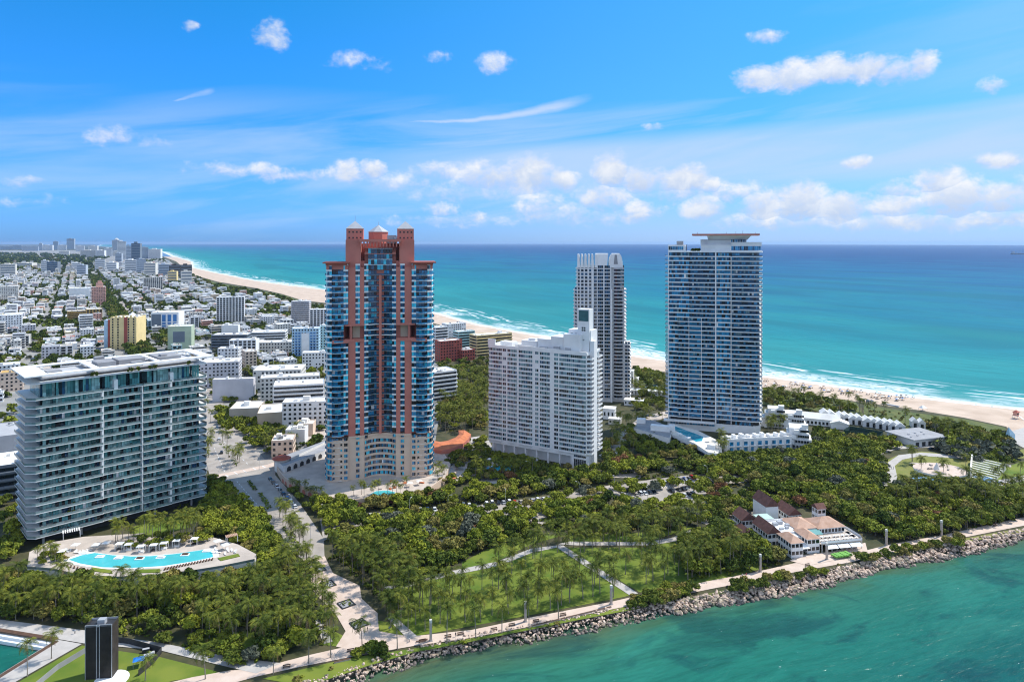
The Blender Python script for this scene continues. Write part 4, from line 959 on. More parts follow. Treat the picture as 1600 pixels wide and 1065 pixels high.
    o = Wz([(676,700),(690,703),(706,700),(722,694),(731,686),(736,678)], 5.5); i_ = Wz([(676,688),(688,690),(700,688),(712,683),(718,678),(716,672)], 5.5)
    b = MB(); b.prism(o+i_[::-1], 2.6, 5.5); b.build('wall', [M['coral']], t3)
    b = MB(); b.prism([(x,y) for x,y in o]+i_[::-1], 0, 2.6); b.build('base', [M['concrete']], t3)
    n = len(o); b = MB(); b.add([(x,y,5.5) for x,y in o]+[((x+q[0])/2,(y+q[1])/2,7.0) for (x,y),q in zip(o,i_)]+[(x,y,5.55) for x,y in i_], [(k,k+1,n+k+1,n+k) for k in range(n-1)]+[(n+k,n+k+1,2*n+k+1,2*n+k) for k in range(n-1)]+[(0,n,2*n),(n-1,3*n-1,2*n-1)])
    b.build('roof', [M['terracotta']], t3); landmark('terracotta pavilion', o[3])
    return pool
POOL = podium()
def pool_terrace():
    t = thing('pool_terrace', 'curved raised pool terrace in front of the glass block', 'terrace', (0,0,0)); z = 3.6
    out = [(42,888),(46,862),(72,848),(130,838),(230,832),(330,838),(372,850),(402,866),(398,876),(350,886),(300,894),(240,901),(180,904),(120,900),(84,891)]
    W_ = Wz(out, z); b = MB(); b.prism(W_, -.3, z, 0, 1); b.build('deck', [M['offwhite_blue'], M['concrete']], t)
    b = MB()
    for pts in ([(143,886),(174,891),(176,896),(146,892)], [(214,890),(250,889),(250,894),(216,895)], [(340,872),(372,865),(375,869),(345,876)], [(74,864),(92,862),(96,872),(80,876)], [(205,838),(290,819),(296,824),(240,838)]): b.prism(Wz(pts, z), z-.02, z+.25)
    b.build('planting_bed', [M['lawn']], t)
    b = MB(); W2 = Wz(out[8:]+[out[0]], z)
    for a, c in zip(W2, W2[1:]):
        b.quad((*a,z),(*c,z),(*c,z+1),(*a,z+1))
    b.build('railing', [GLR], t)
    b = MB()
    for i in range(11):
        x, y = P(90+i*5.2, 881+i*1.1, z); b.obox(x, y, .5, 1.9, z, z+.5, .5)
    for i in range(17):
        x, y = P(258+i*4.6, 889-i*.95, z); b.obox(x, y, .5, 1.8, z, z+.5, .2)
    b.build('planter', [M['wood']], t)
    POOL([(107,874),(128,867),(148,863.5),(175,867),(205,869),(235,868.5),(275,865),(322,858),(331,859),(333,870),(300,877),(255,884),(205,887),(160,886),(125,880)], z, 'pool_aqua', 'long curved turquoise pool on the glass block terrace')
    k = 0
    for u, v in ((131,864),(156,870),(185,872),(218,873),(251,871),(289,867),(323,861)):
        x, y = P(u, v, z); b = MB(); b.obox(x, y, 3.4, 2.2, z-.1, z+.35, .1, 0); b.obox(x, y+.2, 2.4, 1.3, z+.35, z+.7, .1, 1)
        o_ = tag(b.build("sunbed_island", [M['white'], M['wood'] if k in (3,5) else M['white']]), None, "sunbed", "sunbed islands in the curved pool"); ISL.append((o_, x, y, "dark topped sunbed island in the curved pool" if k in (3,5) else "white sunbed island in the curved pool")); k += 1
    # cabanas: white frames behind the pool
    for i, (u, v) in enumerate(((187,858),(201,859),(220,862),(240,860),(256,857),(276,853),(304,850))):
        x, y = P(u, v, z); c = thing('cabana', None, 'cabana', (x, y, z), .12, 'white frame cabanas behind the pool'); CAB.append((c, x, y, 'white square frame cabana with drapes behind the curved pool'))
        b = MB()
        for sx in (-1.4,1.4):
            for sy in (-1.2,1.2): b.box(sx-.09, sx+.09, sy-.09, sy+.09, 0, 2.6)
        b.box(-1.5,1.5,-1.3,1.3,2.6,2.75); b.build('frame', [M['white']], c)
        b = MB(); b.box(-1.1,1.1,-.6,.9,.0,.5); b.build('daybed', [M['white'] if i % 3 else M['dark']], c)
    for u, v, w_, d_, ph in ((112,838,7,4,'slatted white trellis roof at the end of pool terrace'), (362,846,5,3,'tan tiled shade roof by the end of curved pool')):
        x, y = P(u, v, z); c = thing('pergola', ph, 'pergola', (x, y, z), .6); b = MB()
        for i in range(8): b.box(-w_/2+i*w_/8, -w_/2+i*w_/8+.45, -d_/2, d_/2, 2.8, 3.0)
        b.build('roof', [M['white'] if 'white' in ph else M['tan_shingle']], c); b = MB()
        for sx in (-w_/2+.3, w_/2-.3):
            for sy in (-d_/2+.2, d_/2-.2): b.box(sx-.12, sx+.12, sy-.12, sy+.12, 0, 2.8)
        b.build('post', [M['white']], c)
ISL, CAB = [], []
pool_terrace()
def continuum_low():
    t = thing('pool_podium', 'white podium with a long blue pool at the blue tower foot', 'podium', (0,0,0)); z = 6.0
    W_ = Wz([(1046,676),(1085,692),(1106,706),(1121,708),(1128,697),(1118,686),(1090,672),(1052,662)], z); b = MB(); b.prism(W_, 0, z, 0, 1); b.build('wall', [M['white'], M['offwhite']], t)
    a, c = W_[0], W_[2]; g = MB()
    for f0, f1 in ((.06,.3),(.36,.6),(.66,.92)):
        p = [a[k]+(c[k]-a[k])*f0-(0,.12)[k] for k in (0,1)]; q = [a[k]+(c[k]-a[k])*f1-(0,.12)[k] for k in (0,1)]; g.quad((*p,1),(*q,1),(*q,4.2),(*p,4.2))
    g.build('window', [M['glass_dark']], t)
    b = MB(); W2 = Wz([(990,668),(1023,678),(1046,684),(1052,668),(1020,656),(1000,655)], 6.5); b.prism(W2, 0, 6.5, 0, 1); b.build('wing', [M['white'], M['grey']], t)
    b = MB(); x, y = P(1032,672,6.5); b.obox(x,y,13,5,6.4,10,-.35); x, y = P(1002,660,6.5); b.obox(x,y,6,5,6.4,9.4,-.3); x, y = P(1050,672,6.5); b.obox(x,y,4,4,6.0,10.4,-.3); x,y = P(1112,700,6); b.obox(x,y,5,4,5.9,8.6,-.5); b.build('pavilion', [M['white']], t)
    POOL([(1047,668),(1053,665),(1099,682),(1097,689),(1088,690)], z, 'pool_water', 'long blue pool on white podium under the blue tower')
    # townhouse row
    A, B = P(1138,708), P(1237,703); ang = math.atan2(B[1]-A[1], B[0]-A[0]); L_ = math.dist(A,B)
    t = thing('townhouse_row', 'two-storey white townhouse row with blue windows right of blue tower', 'townhouses', (A[0],A[1],0), ang)
    b = MB(); b.box(0, L_, 0, 11, 0, 8.4, 0, 1); b.build('wall', [M['white'], M['white_roof']], t)
    nb = 9; w_ = L_/nb
    for i in range(nb):
        for z in (1.0, 4.7):
            g = MB(); g.box(i*w_+.8, i*w_+.8+w_*(.42 if i % 2 else .55), -.06, .1, z, z+2.5); g.build('window', [M['glass_blue']], t)
        b = MB(); b.box(i*w_+.3, (i+1)*w_-.6, -.9, 0, 4.2, 4.45); b.box(i*w_+.5, i*w_+.7, -.5, 0, 0, 8.2); b.build('balcony', [M['white']], t)
    b = MB()
    for i in range(nb): b.box(i*w_+.6, i*w_+2.6, 2+2*(i%2), 7, 8.4, 10.0+.5*(i%3))
    b.box(0,L_,0,.3,8.4,9.2); b.build('penthouse', [M['white']], t); landmark('white townhouse row', P(1185,705))
    # stepped villas
    for lab, u, v, w_, d_, lv, g_ in (('stepped four-storey white villa block at the right end of townhouse row', 1248, 702, 19, 16, 4, 1), ('stepped white villa behind the townhouses, nearer the blue tower', 1212, 668, 20, 14, 4, 0), ('white villa of stacked boxes above the stepped villa block', 1240, 668, 17, 14, 3, 0)):
        x, y = P(u, v); t = thing('villa', lab, 'villa', (x, y, 0), -.35); b = MB(); k = 0
        for l in range(lv):
            s = 1-.16*l; b.box(-w_/2*s-R.random()*1.2, w_/2*s, R.random()*1.5+l*.8, d_, l*3.3 if l == 0 else l*3.3+.004, (l+1)*3.3, 0, 1)
            b.box(-w_/2*s+2, -w_/2*s+5, -1.2+l*.5, 2, l*3.3+.01, (l+1)*3.3-.6, 0, 1)
        b.box(2, 6, 3, 7, lv*3.3, lv*3.3+2.6); b.build('wall', [M['white'], M['white_roof']], t)
        for l in range(lv):
            s = 1-.16*l; g = MB()
            for i in range(5): g.box(-w_/2*s+6+i*2.1*s, -w_/2*s+7.2+i*2.1*s, -.08+l*.8, 1.8+l*.8, l*3.3+1.0, l*3.3+2.4)
            for i in range(4): g.box(w_/2*s-.1, w_/2*s+.06, 3.5+i*2.8, 5+i*2.8, l*3.3+.8, l*3.3+2.5)
            g.build('window', [M['glass_dark']], t)
    # white pitched pavilion beyond
    x, y = P(1252, 662); t = thing('beach_club', 'long white pitched-roof beach club among palms', 'beach club', (x, y, 0), -.42)
    b = MB(); b.box(0, 26, 0, 11, 0, 5); b.box(20, 32, -5, 3, 0, 4.2); b.build('wall', [M['white']], t); b = MB(); b.gable(0, 26, 0, 11, 5, 8.4, .8); b.gable(20, 32, -5, 3, 4.2, 6.4, .5, 0, 'y'); b.build('roof', [M['white_roof']], t)
    b = MB(); 
    for i in range(7): b.box(1.5+i*2.6, 3+i*2.6, -.1, .1, 1, 3)
    b.build('window', [M['glass_dark']], t)
    # row of small gabled beach houses
    hs = [(1290,655),(1300,657),(1315,660),(1323,660.5),(1334,663),(1343,664),(1356,667),(1366,668),(1376,670),(1387,672),(1396,673.5),(1407,675.5),(1430,668),(1441,670)]
    for i, (u, v) in enumerate(hs):
        x, y = P(u, v); t = thing('beach_house', None, 'beach house', (x, y, 0), -.25, 'white gabled beach houses in a row'); HOU.append((t, x, y, 'small white gabled beach house behind the dark tennis court'))
        w_, d_ = (6.4, 9) if u < 1420 else (4.5, 6)
        b = MB(); b.box(-w_/2, w_/2, 0, d_, 0, 4.4); b.add([(-w_/2,0,4.4),(w_/2,0,4.4),(0,0,7)], [(0,1,2)]); b.build('wall', [M['offwhite_blue']], t)
        b = MB(); b.gable(-w_/2, w_/2, 0, d_, 4.4, 7.05, .35, 0, 'y'); b.build('roof', [M['white_roof']], t)
        b = MB(); b.box(-1, 1, -.08, .1, .2, 3.4); b.build('door', [M['glass_dark']], t)
    # tennis court
    t = thing('tennis_court', 'dark green fenced tennis court below the beach houses', 'tennis court', (0,0,0)); w = PP([(1328,672),(1380,681),(1374,687),(1318,678)])
    b = MB(); b.prism(w, -.2, .13); b.build('surface', [mat('court', (.02,.05,.035), .8)], t)
    for a, c in zip(w, w[1:]+w[:1]):
        b = MB(); b.prism([a, c, (c[0]+.12,c[1]+.12), (a[0]+.12,a[1]+.12)], 0, 3.2); b.build('fence', [mat('fence_green', (.025,.06,.05), .8) if 'fence_green' not in MATS else M['fence_green']], t)
    landmark('tennis court', w[0])
    POOL([(1270,673),(1282,670),(1288,673),(1278,676)], .15, 'pool_water', 'tiny blue garden pool beside the stepped villa block')
    POOL([(1008,604),(1024,602),(1033,606),(1020,610)], .15, 'pool_aqua', 'aqua garden pool among trees left of the blue tower')
    for u, v, w_, d_, h, m, lab in ((985,601,14,10,6,'white','low white cabana block right of the stepped tower'), (1012,618,30,8,4,'white','long white cabana row left of the blue tower'), (990,634,16,9,4.5,'white','flat white entrance canopy beside the drop-off road'), (951,655,9,9,8,'white','small white gatehouse beside the white slab'), (960,663,9,6,4,'offwhite','cream gate lodge by the curved driveway'), (985,610,5,8,18,'offwhite','tall blank white service block at the stepped tower foot')):
        x, y = P(u, v); t = thing('service_building', lab, 'building', (x, y, 0), -.3); b = MB(); b.box(-w_/2, w_/2, 0, d_, 0, h, 0); b.build('wall', [M[m]], t); b = MB(); b.box(-w_/2-.3, w_/2+.3, -.3, d_+.3, h, h+.35); b.build('roof', [M['white_roof']], t)
        b = MB()
        for i in range(max(2, int(w_/3))): b.box(-w_/2+.8+i*3, -w_/2+2+i*3, -.07, .1, h*.35, h*.7)
        b.build('window', [M['glass_dark']], t)
HOU = []
continuum_low()
def park_buildings():
    # garage pavilion at the edge of the woods
    A, B = P(1428,699), P(1480,693); ang = math.atan2(B[1]-A[1], B[0]-A[0]); L_ = math.dist(A,B)
    t = thing('park_pavilion', 'flat-roofed white park pavilion with dark garage bays', 'pavilion', (A[0],A[1],0), ang)
    b = MB(); b.box(0, L_, 0, 22, 0, 4.6); b.build('wall', [M['offwhite_blue']], t); b = MB(); b.box(-.8, L_+.8, -1, 23, 4.6, 5.3, 0, 1); b.build('roof', [M['mid_grey'], M['grey']], t)
    for i in range(5):
        b = MB(); b.box(L_*.05+i*L_*.19, L_*.05+i*L_*.19+3.0, -.08, .1, 0, 3.1); b.build('door', [M['dark']], t)
    b = MB()
    for i in range(6): b.box(3+i*3.4, 4+i*3.4, 5+(i*5)%9, 6+(i*5)%9, 5.3, 5.9)
    b.build('roof_vent', [M['mid_grey']], t); landmark('park pavilion', P(1455,696))
    # round cafe and its shade sails
    cx, cy = P(1469, 734, 3.4); t = thing('round_pavilion', 'round pale pavilion with a flat deck roof and tiny cone', 'pavilion', (cx, cy, 0))
    n = 28; ring = lambda r: [(r*math.cos(i*2*math.pi/n), r*.86*math.sin(i*2*math.pi/n)) for i in range(n)]
    b = MB(); b.prism(ring(13.6), 0, 3.0); b.build('wall', [M['offwhite']], t); b = MB(); b.prism(ring(14.4), 3.0, 3.9, 0, 1); b.build('roof', [M['white'], M['pink_paving']], t)
    b = MB()
    for i in range(15, 27): 
        a, c = ring(13.7)[i], ring(13.7)[i+1]; b.quad((*a,.9),(*c,.9),(*c,2.5),(*a,2.5))
    b.build('window', [M['glass_dark']], t)
    b = MB(); q = ring(1.9); b.add([(x-2,y,3.9) for x,y in q]+[(-2,0,8.0)], [(i,(i+1)%n,n) for i in range(n)]); b.build('cone', [M['white']], t)
    b = MB()
    for i in range(9): b.obox(R.uniform(-8,9), R.uniform(-7,7), R.uniform(1,3), 1, 3.9, 4.7, R.random()*3)
    b.build('roof_bench', [M['concrete']], t)
    b = MB(); b.add([(-4,9,3.9),(-1,9,3.9),(-4,21,1.2),(-7,20,1.2)], [(0,1,2,3)]); b.add([(-4,9,3.5),(-1,9,3.5),(-4,21,.8),(-7,20,.8)], [(3,2,1,0)]); b.build('ramp', [M['concrete']], t); landmark('round pavilion', (cx, cy))
    for k, (pts, lab) in enumerate(((((1417,748),(1449,744),(1452,752),(1420,752)), 'larger blue shade sail below the round pavilion'), (((1453,745),(1462,751),(1476,749),(1470,756),(1455,757)), 'smaller blue shade sail at the right of the larger one'), (((1520,745),(1536,742),(1552,748),(1548,754),(1534,750)), 'blue shade sail under the striped seating bank'))):
        w = Wz(pts, 3); t = thing('shade_sail', lab, 'shade sail', (0,0,0)); b = MB(); n = len(w); b.add([(x,y,3.4-.5*(i%2)) for i,(x,y) in enumerate(w)]+[(x,y,3.3-.5*(i%2)) for i,(x,y) in enumerate(w)], [tuple(range(n)), tuple(reversed(range(n,2*n)))]+[(i,(i+1)%n,n+(i+1)%n,n+i) for i in range(n)]); b.build('canvas', [M['blue_canvas']], t)
        for x, y in w: b = MB(); b.tube([(x,y,0),(x,y,3.6)], [.09,.07], 6); b.build('pole', [M['white']], t)
    # striped grass seating bank
    t = thing('seating_bank', 'stepped grass seating bank striped with pale stone treads', 'terraced seating', (0,0,0)); a = P(1518,746), P(1552,756); c = P(1520,722), P(1572,734)
    for i in range(10):
        f0, f1 = i/10, (i+1)/10; L0 = [a[0][k]+(c[0][k]-a[0][k])*f0 for k in (0,1)]; R0 = [a[1][k]+(c[1][k]-a[1][k])*f0 for k in (0,1)]; L1 = [a[0][k]+(c[0][k]-a[0][k])*f1 for k in (0,1)]; R1 = [a[1][k]+(c[1][k]-a[1][k])*f1 for k in (0,1)]
        h = .3+i*.42; b = MB(); b.prism([L0,R0,R1,L1], 0, h, 0, 1); m0 = [L0[k]+(L1[k]-L0[k])*.38 for k in (0,1)]; m1 = [R0[k]+(R1[k]-R0[k])*.38 for k in (0,1)]; b.prism([L0,R0,m1,m0], h, h+.09, 0); b.build('tread', [M['offwhite'], M['lawn']], t)
    b = MB(); b.prism([a[0], (a[0][0]-1,a[0][1]), (c[0][0]-1,c[0][1]), c[0]], 0, 5); b.build('side_wall', [M['offwhite']], t); landmark('striped seating bank', a[0])
    # kiosk by the parking lot
    x, y = P(992,803); t = thing('kiosk', 'low grey flat-roofed kiosk in the parking lot', 'kiosk', (x,y,0), .2); b = MB(); b.box(0,8,0,5,0,2.8); b.build('wall',[M['mid_grey']],t); b = MB(); b.box(-.4,8.4,-.4,5.4,2.8,3.1); b.build('roof',[M['mid_grey']],t); b = MB(); b.box(1,2.2,-.06,.1,0,2.1); b.build('door',[M['dark']],t)
park_buildings()
def restaurant():
    X, Y = P(1231, 872); t = thing('restaurant', 'white waterfront restaurant with brown and tan shingle roofs and terraces', 'restaurant', (X+1.5, Y, 0), math.radians(11)); t.scale = (.92, .92, 1)
    landmark('waterfront restaurant', (X+18, Y+14))
    W, T, B = M['white'], M['tan_shingle'], M['brown_shingle']
    def block(x0,x1,y0,y1,h,zr,roof,along,win=True,z0=0):
        b = MB(); b.box(x0,x1,y0,y1,z0,h)
        if along == 'y': b.add([(x0,y0,h),(x1,y0,h),((x0+x1)/2,y0,zr-.05),(x0,y1,h),(x1,y1,h),((x0+x1)/2,y1,zr-.05)], [(0,1,2),(4,3,5)])
        elif along == 'x': b.add([(x0,y0,h),(x0,y1,h),(x0,(y0+y1)/2,zr-.05),(x1,y0,h),(x1,y1,h),(x1,(y0+y1)/2,zr-.05)], [(1,0,2),(3,4,5)])
        b.build('wall', [W], t)
        r = MB()
        if along == 'hip': r.hip(x0,x1,y0,y1,h,zr,.6)
        elif along: r.gable(x0,x1,y0,y1,h,zr,.5,0,along)
        if along: r.build('roof', [roof], t)
        if win:
            for fl in range(2 if h > 5 else 1):
                z = h-2.1-fl*3.1
                if z < .3: continue
                n = max(2, int((x1-x0)/1.7)); w_ = (x1-x0)/n
                for i in range(n): g = MB(); g.box(x0+i*w_+.25, x0+(i+1)*w_-.25, y0-.07, y0+.1, z, z+1.5); g.build('window', [M['glass_dark']], t)
                n = max(2, int((y1-y0)/2.2)); w_ = (y1-y0)/n; g = MB()
                for i in range(n): g.box(x0-.07, x0+.1, y0+i*w_+.4, y0+(i+1)*w_-.4, z, z+1.5)
                g.build('side_glazing', [M['glass_dark']], t)
    block(0,6.2,0,11,6.6,8.6,T,'hip'); block(-4.5,2,12.5,26,6.2,9.6,B,'y'); block(-9,-1,29,38,6.4,9.8,B,'y'); block(-12,-7.5,20,29,3.6,5.6,B,'y',False)
    block(9,16,36,49,9.2,13.2,B,'y',False); block(17,20,44,52,7,9,B,'y'); block(19,26,31,43,6.2,9.4,B,'y'); block(10.5,17,3,14,6.4,8.2,T,'hip'); block(12,23,14,27,6.6,9.2,T,'hip',False); block(23.2,38,13,25,6.4,9.4,T,'hip')
    block(33,37.5,27,32,9.6,11.6,B,'x'); block(2.2,11.9,12.2,26,6.3,0,None,None,False); block(6.3,10.4,8,12,5.6,0,None,None)
    b = MB()
    for x, y, w_, d_, h in ((3.5,20,2.4,2,1.2),(6.5,21,2.6,2,1.3),(9,18,2,1.6,1),(4,15,2,1.5,.8),(7.5,15.5,1.5,1.5,.9)): b.box(x, x+w_, y, y+d_, 6.3, 6.3+h)
    b.build('roof_plant', [M['pale_metal']], t)
    b = MB(); b.box(2,2.3,12,26,6.3,7.1); b.box(2,12,25.7,26,6.3,7.1); b.build('parapet', [W], t)
    b = MB(); b.box(0,8,27,34,6.6,6.9); b.box(0.3,7.7,27.3,33.7,0,6.6); b.build('flat_roof', [mat('copper', (.42,.56,.50), .6)], t)
    b = MB(); b.box(17.5,40,2.5,13,3.5,3.9); b.box(38,41.5,6,20,3.5,3.9); b.build('terrace', [M['concrete']], t)
    b = MB()
    for i in range(9): b.box(18+i*2.7, 18.25+i*2.7, 2.6, 2.85, 0, 3.5)
    b.build('terrace_post', [W], t)
    b = MB(); rail(b, [(17.5,2.55),(39.9,2.55),(41.4,6),(41.4,20)], 3.9, 1.0); b.build('railing', [M['white']], t)
    for x0, x1 in ((19.5,25.5),(26,32),(32.5,38.5)):
        b = MB(); b.add([(x0,2.4,3.3),(x1,2.4,3.3),(x1,.2,2.4),(x0,.2,2.4),(x0,2.4,3.2),(x1,2.4,3.2),(x1,.2,2.3),(x0,.2,2.3)], [(0,1,2,3),(7,6,5,4),(3,2,6,7)]); b.build('awning', [M['white']], t)
    b = MB(); b.add([(17.3,13,6.2),(23.5,13,6.2),(23.5,9.4,5.2),(17.3,9.4,5.2),(17.3,13,6.1),(23.5,13,6.1),(23.5,9.4,5.1),(17.3,9.4,5.1)], [(0,1,2,3),(7,6,5,4),(3,2,6,7)]); b.build('awning', [M['teal_awning']], t)
    b = MB(); b.add([(6.3,8,4.2),(10.4,8,4.2),(10.4,.5,3.4),(6.3,.5,3.4),(6.3,8,4.05),(10.4,8,4.05),(10.4,.5,3.25),(6.3,.5,3.25)], [(0,1,2,3),(7,6,5,4),(3,2,6,7)]); b.build('entrance_canopy', [W], t)
    # tables on the terrace
    k = 0
    for i in range(9):
        for j in range(2):
            x, y = 19.5+i*2.3+R.uniform(-.3,.3), 4.6+j*3.6; c = math.radians(11); wx, wy = X+1.5+.92*(x*math.cos(c)-y*math.sin(c)), Y+.92*(x*math.sin(c)+y*math.cos(c))
            q = thing('dining_table', None, 'table', (wx, wy, 3.9), c, 'white tables on the restaurant terrace'); TAB.append((q, wx, wy, 'white-clothed dining table on the restaurant terrace'))
            b = MB(); b.box(-.7,.7,-.5,.5,.68,.76); b.build('tabletop', [M['white']], q); b = MB(); b.box(-.12,.12,-.12,.12,0,.68); b.build('pedestal', [M['dark']], q)
    x, y = P(1314, 870); q = thing('kayak_canopy', 'bright green fabric canopy beside restaurant awnings', 'canopy', (x, y, 0), .33); b = MB(); n = 6
    for i in range(n): b.box(-4.2+i*1.45, -3.0+i*1.45, -1.7-.1*i, 1.6, .9, 1.5+.12*(i % 2))
    b.build('fabric', [mat('lime', (.15,.38,.06), .7)], q)
    b = MB()
    for sx in (-4,4):
        for sy in (-1.4,1.3): b.box(sx-.08,sx+.08,sy-.08,sy+.08,0,1)
    b.build('post', [M['grey']], q)
TAB = []
restaurant()
def lawn_tower():
    # dark louvred tower on the waterfront lawn
    A = P(133,1062); t = thing('louvre_tower', 'tall dark louvred tower standing on the waterfront lawn', 'tower', (A[0],A[1],0), .12); w_, d_, h = 7.9, 4.4, 17.0; landmark('dark louvred tower', A)
    b = MB(); b.box(.15, w_-.15, .15, d_-.15, 0, h-.6); b.build('core', [M['dark']], t)
    b = MB()
    for i in range(56): b.box(-.02, 3.2, -.08, .16, .2+i*.3, .34+i*.3); b.box(4.4, w_+.02, -.12, .16, .2+i*.3, .34+i*.3); b.box(w_-.12, w_+.1, .1, d_, .2+i*.3, .34+i*.3); b.box(-.1, .12, .1, d_, .2+i*.3, .34+i*.3)
    b.build('louvre_panel', [M['bronze_dark']], t)
    b = MB()
    for x in (0, 3.3, 4.2, w_-.1): b.box(x, x+.14, -.16, .0, 0, h)
    b.build('frame', [M['mid_grey']], t)
    b = MB(); b.box(0, w_, 0, .12, h-.6, h+.1); b.box(0, w_, d_-.12, d_, h-.6, h+.1); b.box(3, 5.2, 1.2, 3, h-.6, h+.9); b.build('roof_plant', [M['pale_metal']], t)
    n = 22; cx, cy = 8.2, -1.0; b = MB(); b.prism([(cx+5.0*math.cos(i*2*math.pi/n), cy+5.0*math.sin(i*2*math.pi/n)) for i in range(n)], -.2, .25); b.build('base', [M['white']], t)
    # fence panels, equipment and a canopy inside the fenced lawn
    f = thing('fence', 'dark mesh fence round the lawn behind the louvred tower', 'fence', (0,0,0)); pl = PP([(172,1003),(200,1006),(252,1020),(240,1036),(216,1056)])
    for a, c in zip(pl, pl[1:]): b = MB(); b.prism([a,c,(c[0]+.1,c[1]+.1),(a[0]+.1,a[1]+.1)], 0, 2.1); b.build('panel', [M['dark']], f)
    f = thing('fence', 'long dark fence screen left of the louvred tower', 'fence', (0,0,0)); pl = PP([(133,1020),(90,1046),(55,1075)])
    for a, c in zip(pl, pl[1:]): b = MB(); b.prism([a,c,(c[0]+.1,c[1]+.1),(a[0]+.1,a[1]+.1)], 0, 1.9); b.build('panel', [M['grey']], f)
    x, y = P(217,1040); q = thing('canopy', 'bright blue pop-up canopy beside the dark mesh fence', 'canopy', (x,y,0), .4); b = MB(); b.hip(-1.6,1.6,-1.3,1.3,2.3,3.1,.1); b.build('fabric',[mat('azure',(.02,.22,.72),.6)],q); b = MB()
    for sx in (-1.5,1.5):
        for sy in (-1.2,1.2): b.box(sx-.05,sx+.05,sy-.05,sy+.05,0,2.3)
    b.build('frame',[M['grey']],q)
    for u, v, w_, lab in ((224,1030,1.6,'first white equipment crate beside the mesh fence corner'),(233,1026,1.5,'white equipment crate in the mesh fence corner'),(222,1021,2.2,'dark equipment crate in front of the mesh fence')):
        x, y = P(u,v); q = thing('equipment_crate', lab, 'crate', (x,y,0), .4); b = MB(); b.box(0,w_,0,1.1,.1,1.2); b.build('body',[M['dark'] if 'dark' in lab else M['white']],q); b = MB(); b.box(.05,w_-.05,.05,1.05,1.2,1.28); b.build('lid',[M['mid_grey']],q)
lawn_tower()
# ================================================================ vegetation
NR = np.random.default_rng(11)
def leafquads(C, Nn, size, ar=1.5):
    """quads centred on C facing roughly Nn"""
    n = len(C); a = NR.normal(size=(n,3)); Nn = Nn + NR.normal(size=(n,3))*.55; Nn /= np.linalg.norm(Nn, axis=1)[:,None]
    u = np.cross(Nn, a); u /= np.linalg.norm(u, axis=1)[:,None]+1e-9; w = np.cross(Nn, u)
    s = (size*(.6+.8*NR.random(n)))[:,None]; u = u*s*ar*.5; w = w*s*.5
    V = np.stack([C-u-w*.55, C+u*.25-w, C+u+w*.5, C-u*.3+w], 1).reshape(-1,3)
    return V, np.arange(4*n).reshape(n,4)
def crown(r, h, nb, nq, size, flat=.75):
    """foliage scattered over many overlapping clumps, with gaps between them"""
    Cs, Ns = [], []; blobs = []
    for i in range(nb):
        a = NR.random()*6.283; q = math.sqrt(NR.random())*.78; zz = NR.random()
        br = r*(.30+.22*NR.random())
        blobs.append((math.cos(a)*r*q, math.sin(a)*r*q, h*(.28+.5*zz*(1-.55*q*q)+.12), br))
    tot = sum(b[3]**2 for b in blobs)
    for x, y, z, br in blobs:
        k = max(6, int(nq*br*br/tot)); d = NR.normal(size=(k,3)); d /= np.linalg.norm(d, axis=1)[:,None]; d[:,2] = np.where(d[:,2] < -.35, -d[:,2], d[:,2])
        rad = br*(.72+.36*NR.random(k))
        Cs.append(np.array([x,y,z]) + d*rad[:,None]*np.array([1,1,flat])); Ns.append(d)
    return leafquads(np.concatenate(Cs), np.concatenate(Ns), size)
def wood_mb(r, h, seed):
    rr = random.Random(seed); b = MB(); tz = h*.34
    b.tube([(0,0,-.3),(rr.uniform(-.1,.1),rr.uniform(-.1,.1),tz*.5),(rr.uniform(-.2,.2),rr.uniform(-.2,.2),tz)], [.34,.24,.19], 7)
    for i in range(5):
        a = i*1.257+rr.random(); q = r*rr.uniform(.45,.7); b.tube([(0,0,tz*.9),(math.cos(a)*q*.45,math.sin(a)*q*.45,h*.5),(math.cos(a)*q,math.sin(a)*q,h*rr.uniform(.62,.8))], [.16,.10,.04], 5)
    return b
TREE = []      # (crown mesh verts/quads lod), wood mesh
for i in range(6):
    r, h = 4.0, [5.6,6.4,6.0,7.2,5.2,6.8][i]
    V, Q = crown(r, h, [13,16,12,18,15,14][i], 900, .74); TREE.append((V, Q, wood_mb(r, h, i)))
LOD = [crown(4.0, [5.6,6.6,7][i], 12, 170, 1.75) for i in range(3)]
def frond(L_, up, az, n=9, w=.62, seed=0):
    """one feather palm leaf: arching rachis with paired drooping leaflets"""
    rr = random.Random(seed); V, Fc = [], []; p = np.array([0.,0.,0.]); el = up; pts = []
    for i in range(n+1):
        pts.append(p.copy()); st = L_/n; p = p + st*np.array([math.cos(az)*math.cos(el), math.sin(az)*math.cos(el), math.sin(el)]); el -= (.14+.012*i)*(1.35 if up < .3 else 1)
    sd = np.array([-math.sin(az), math.cos(az), 0])
    for i in range(1, n+1):
        t = i/n; ln = w*1.75*math.sin(math.pi*min(.97, .12+.86*t))**.7; d = (pts[i]-pts[i-1]); d = d/np.linalg.norm(d)
        for s in (-1, 1):
            base = pts[i-1]; b2 = pts[i-1]+(pts[i]-pts[i-1])*.62
            tip = base + sd*s*ln*.58 + d*ln*.80 + np.array([0,0,-ln*(.30+.25*rr.random())])
            o = len(V); V += [base, b2, tip+d*.10, tip]; Fc.append((o,o+1,o+2,o+3))
    return np.array(V), np.array(Fc)
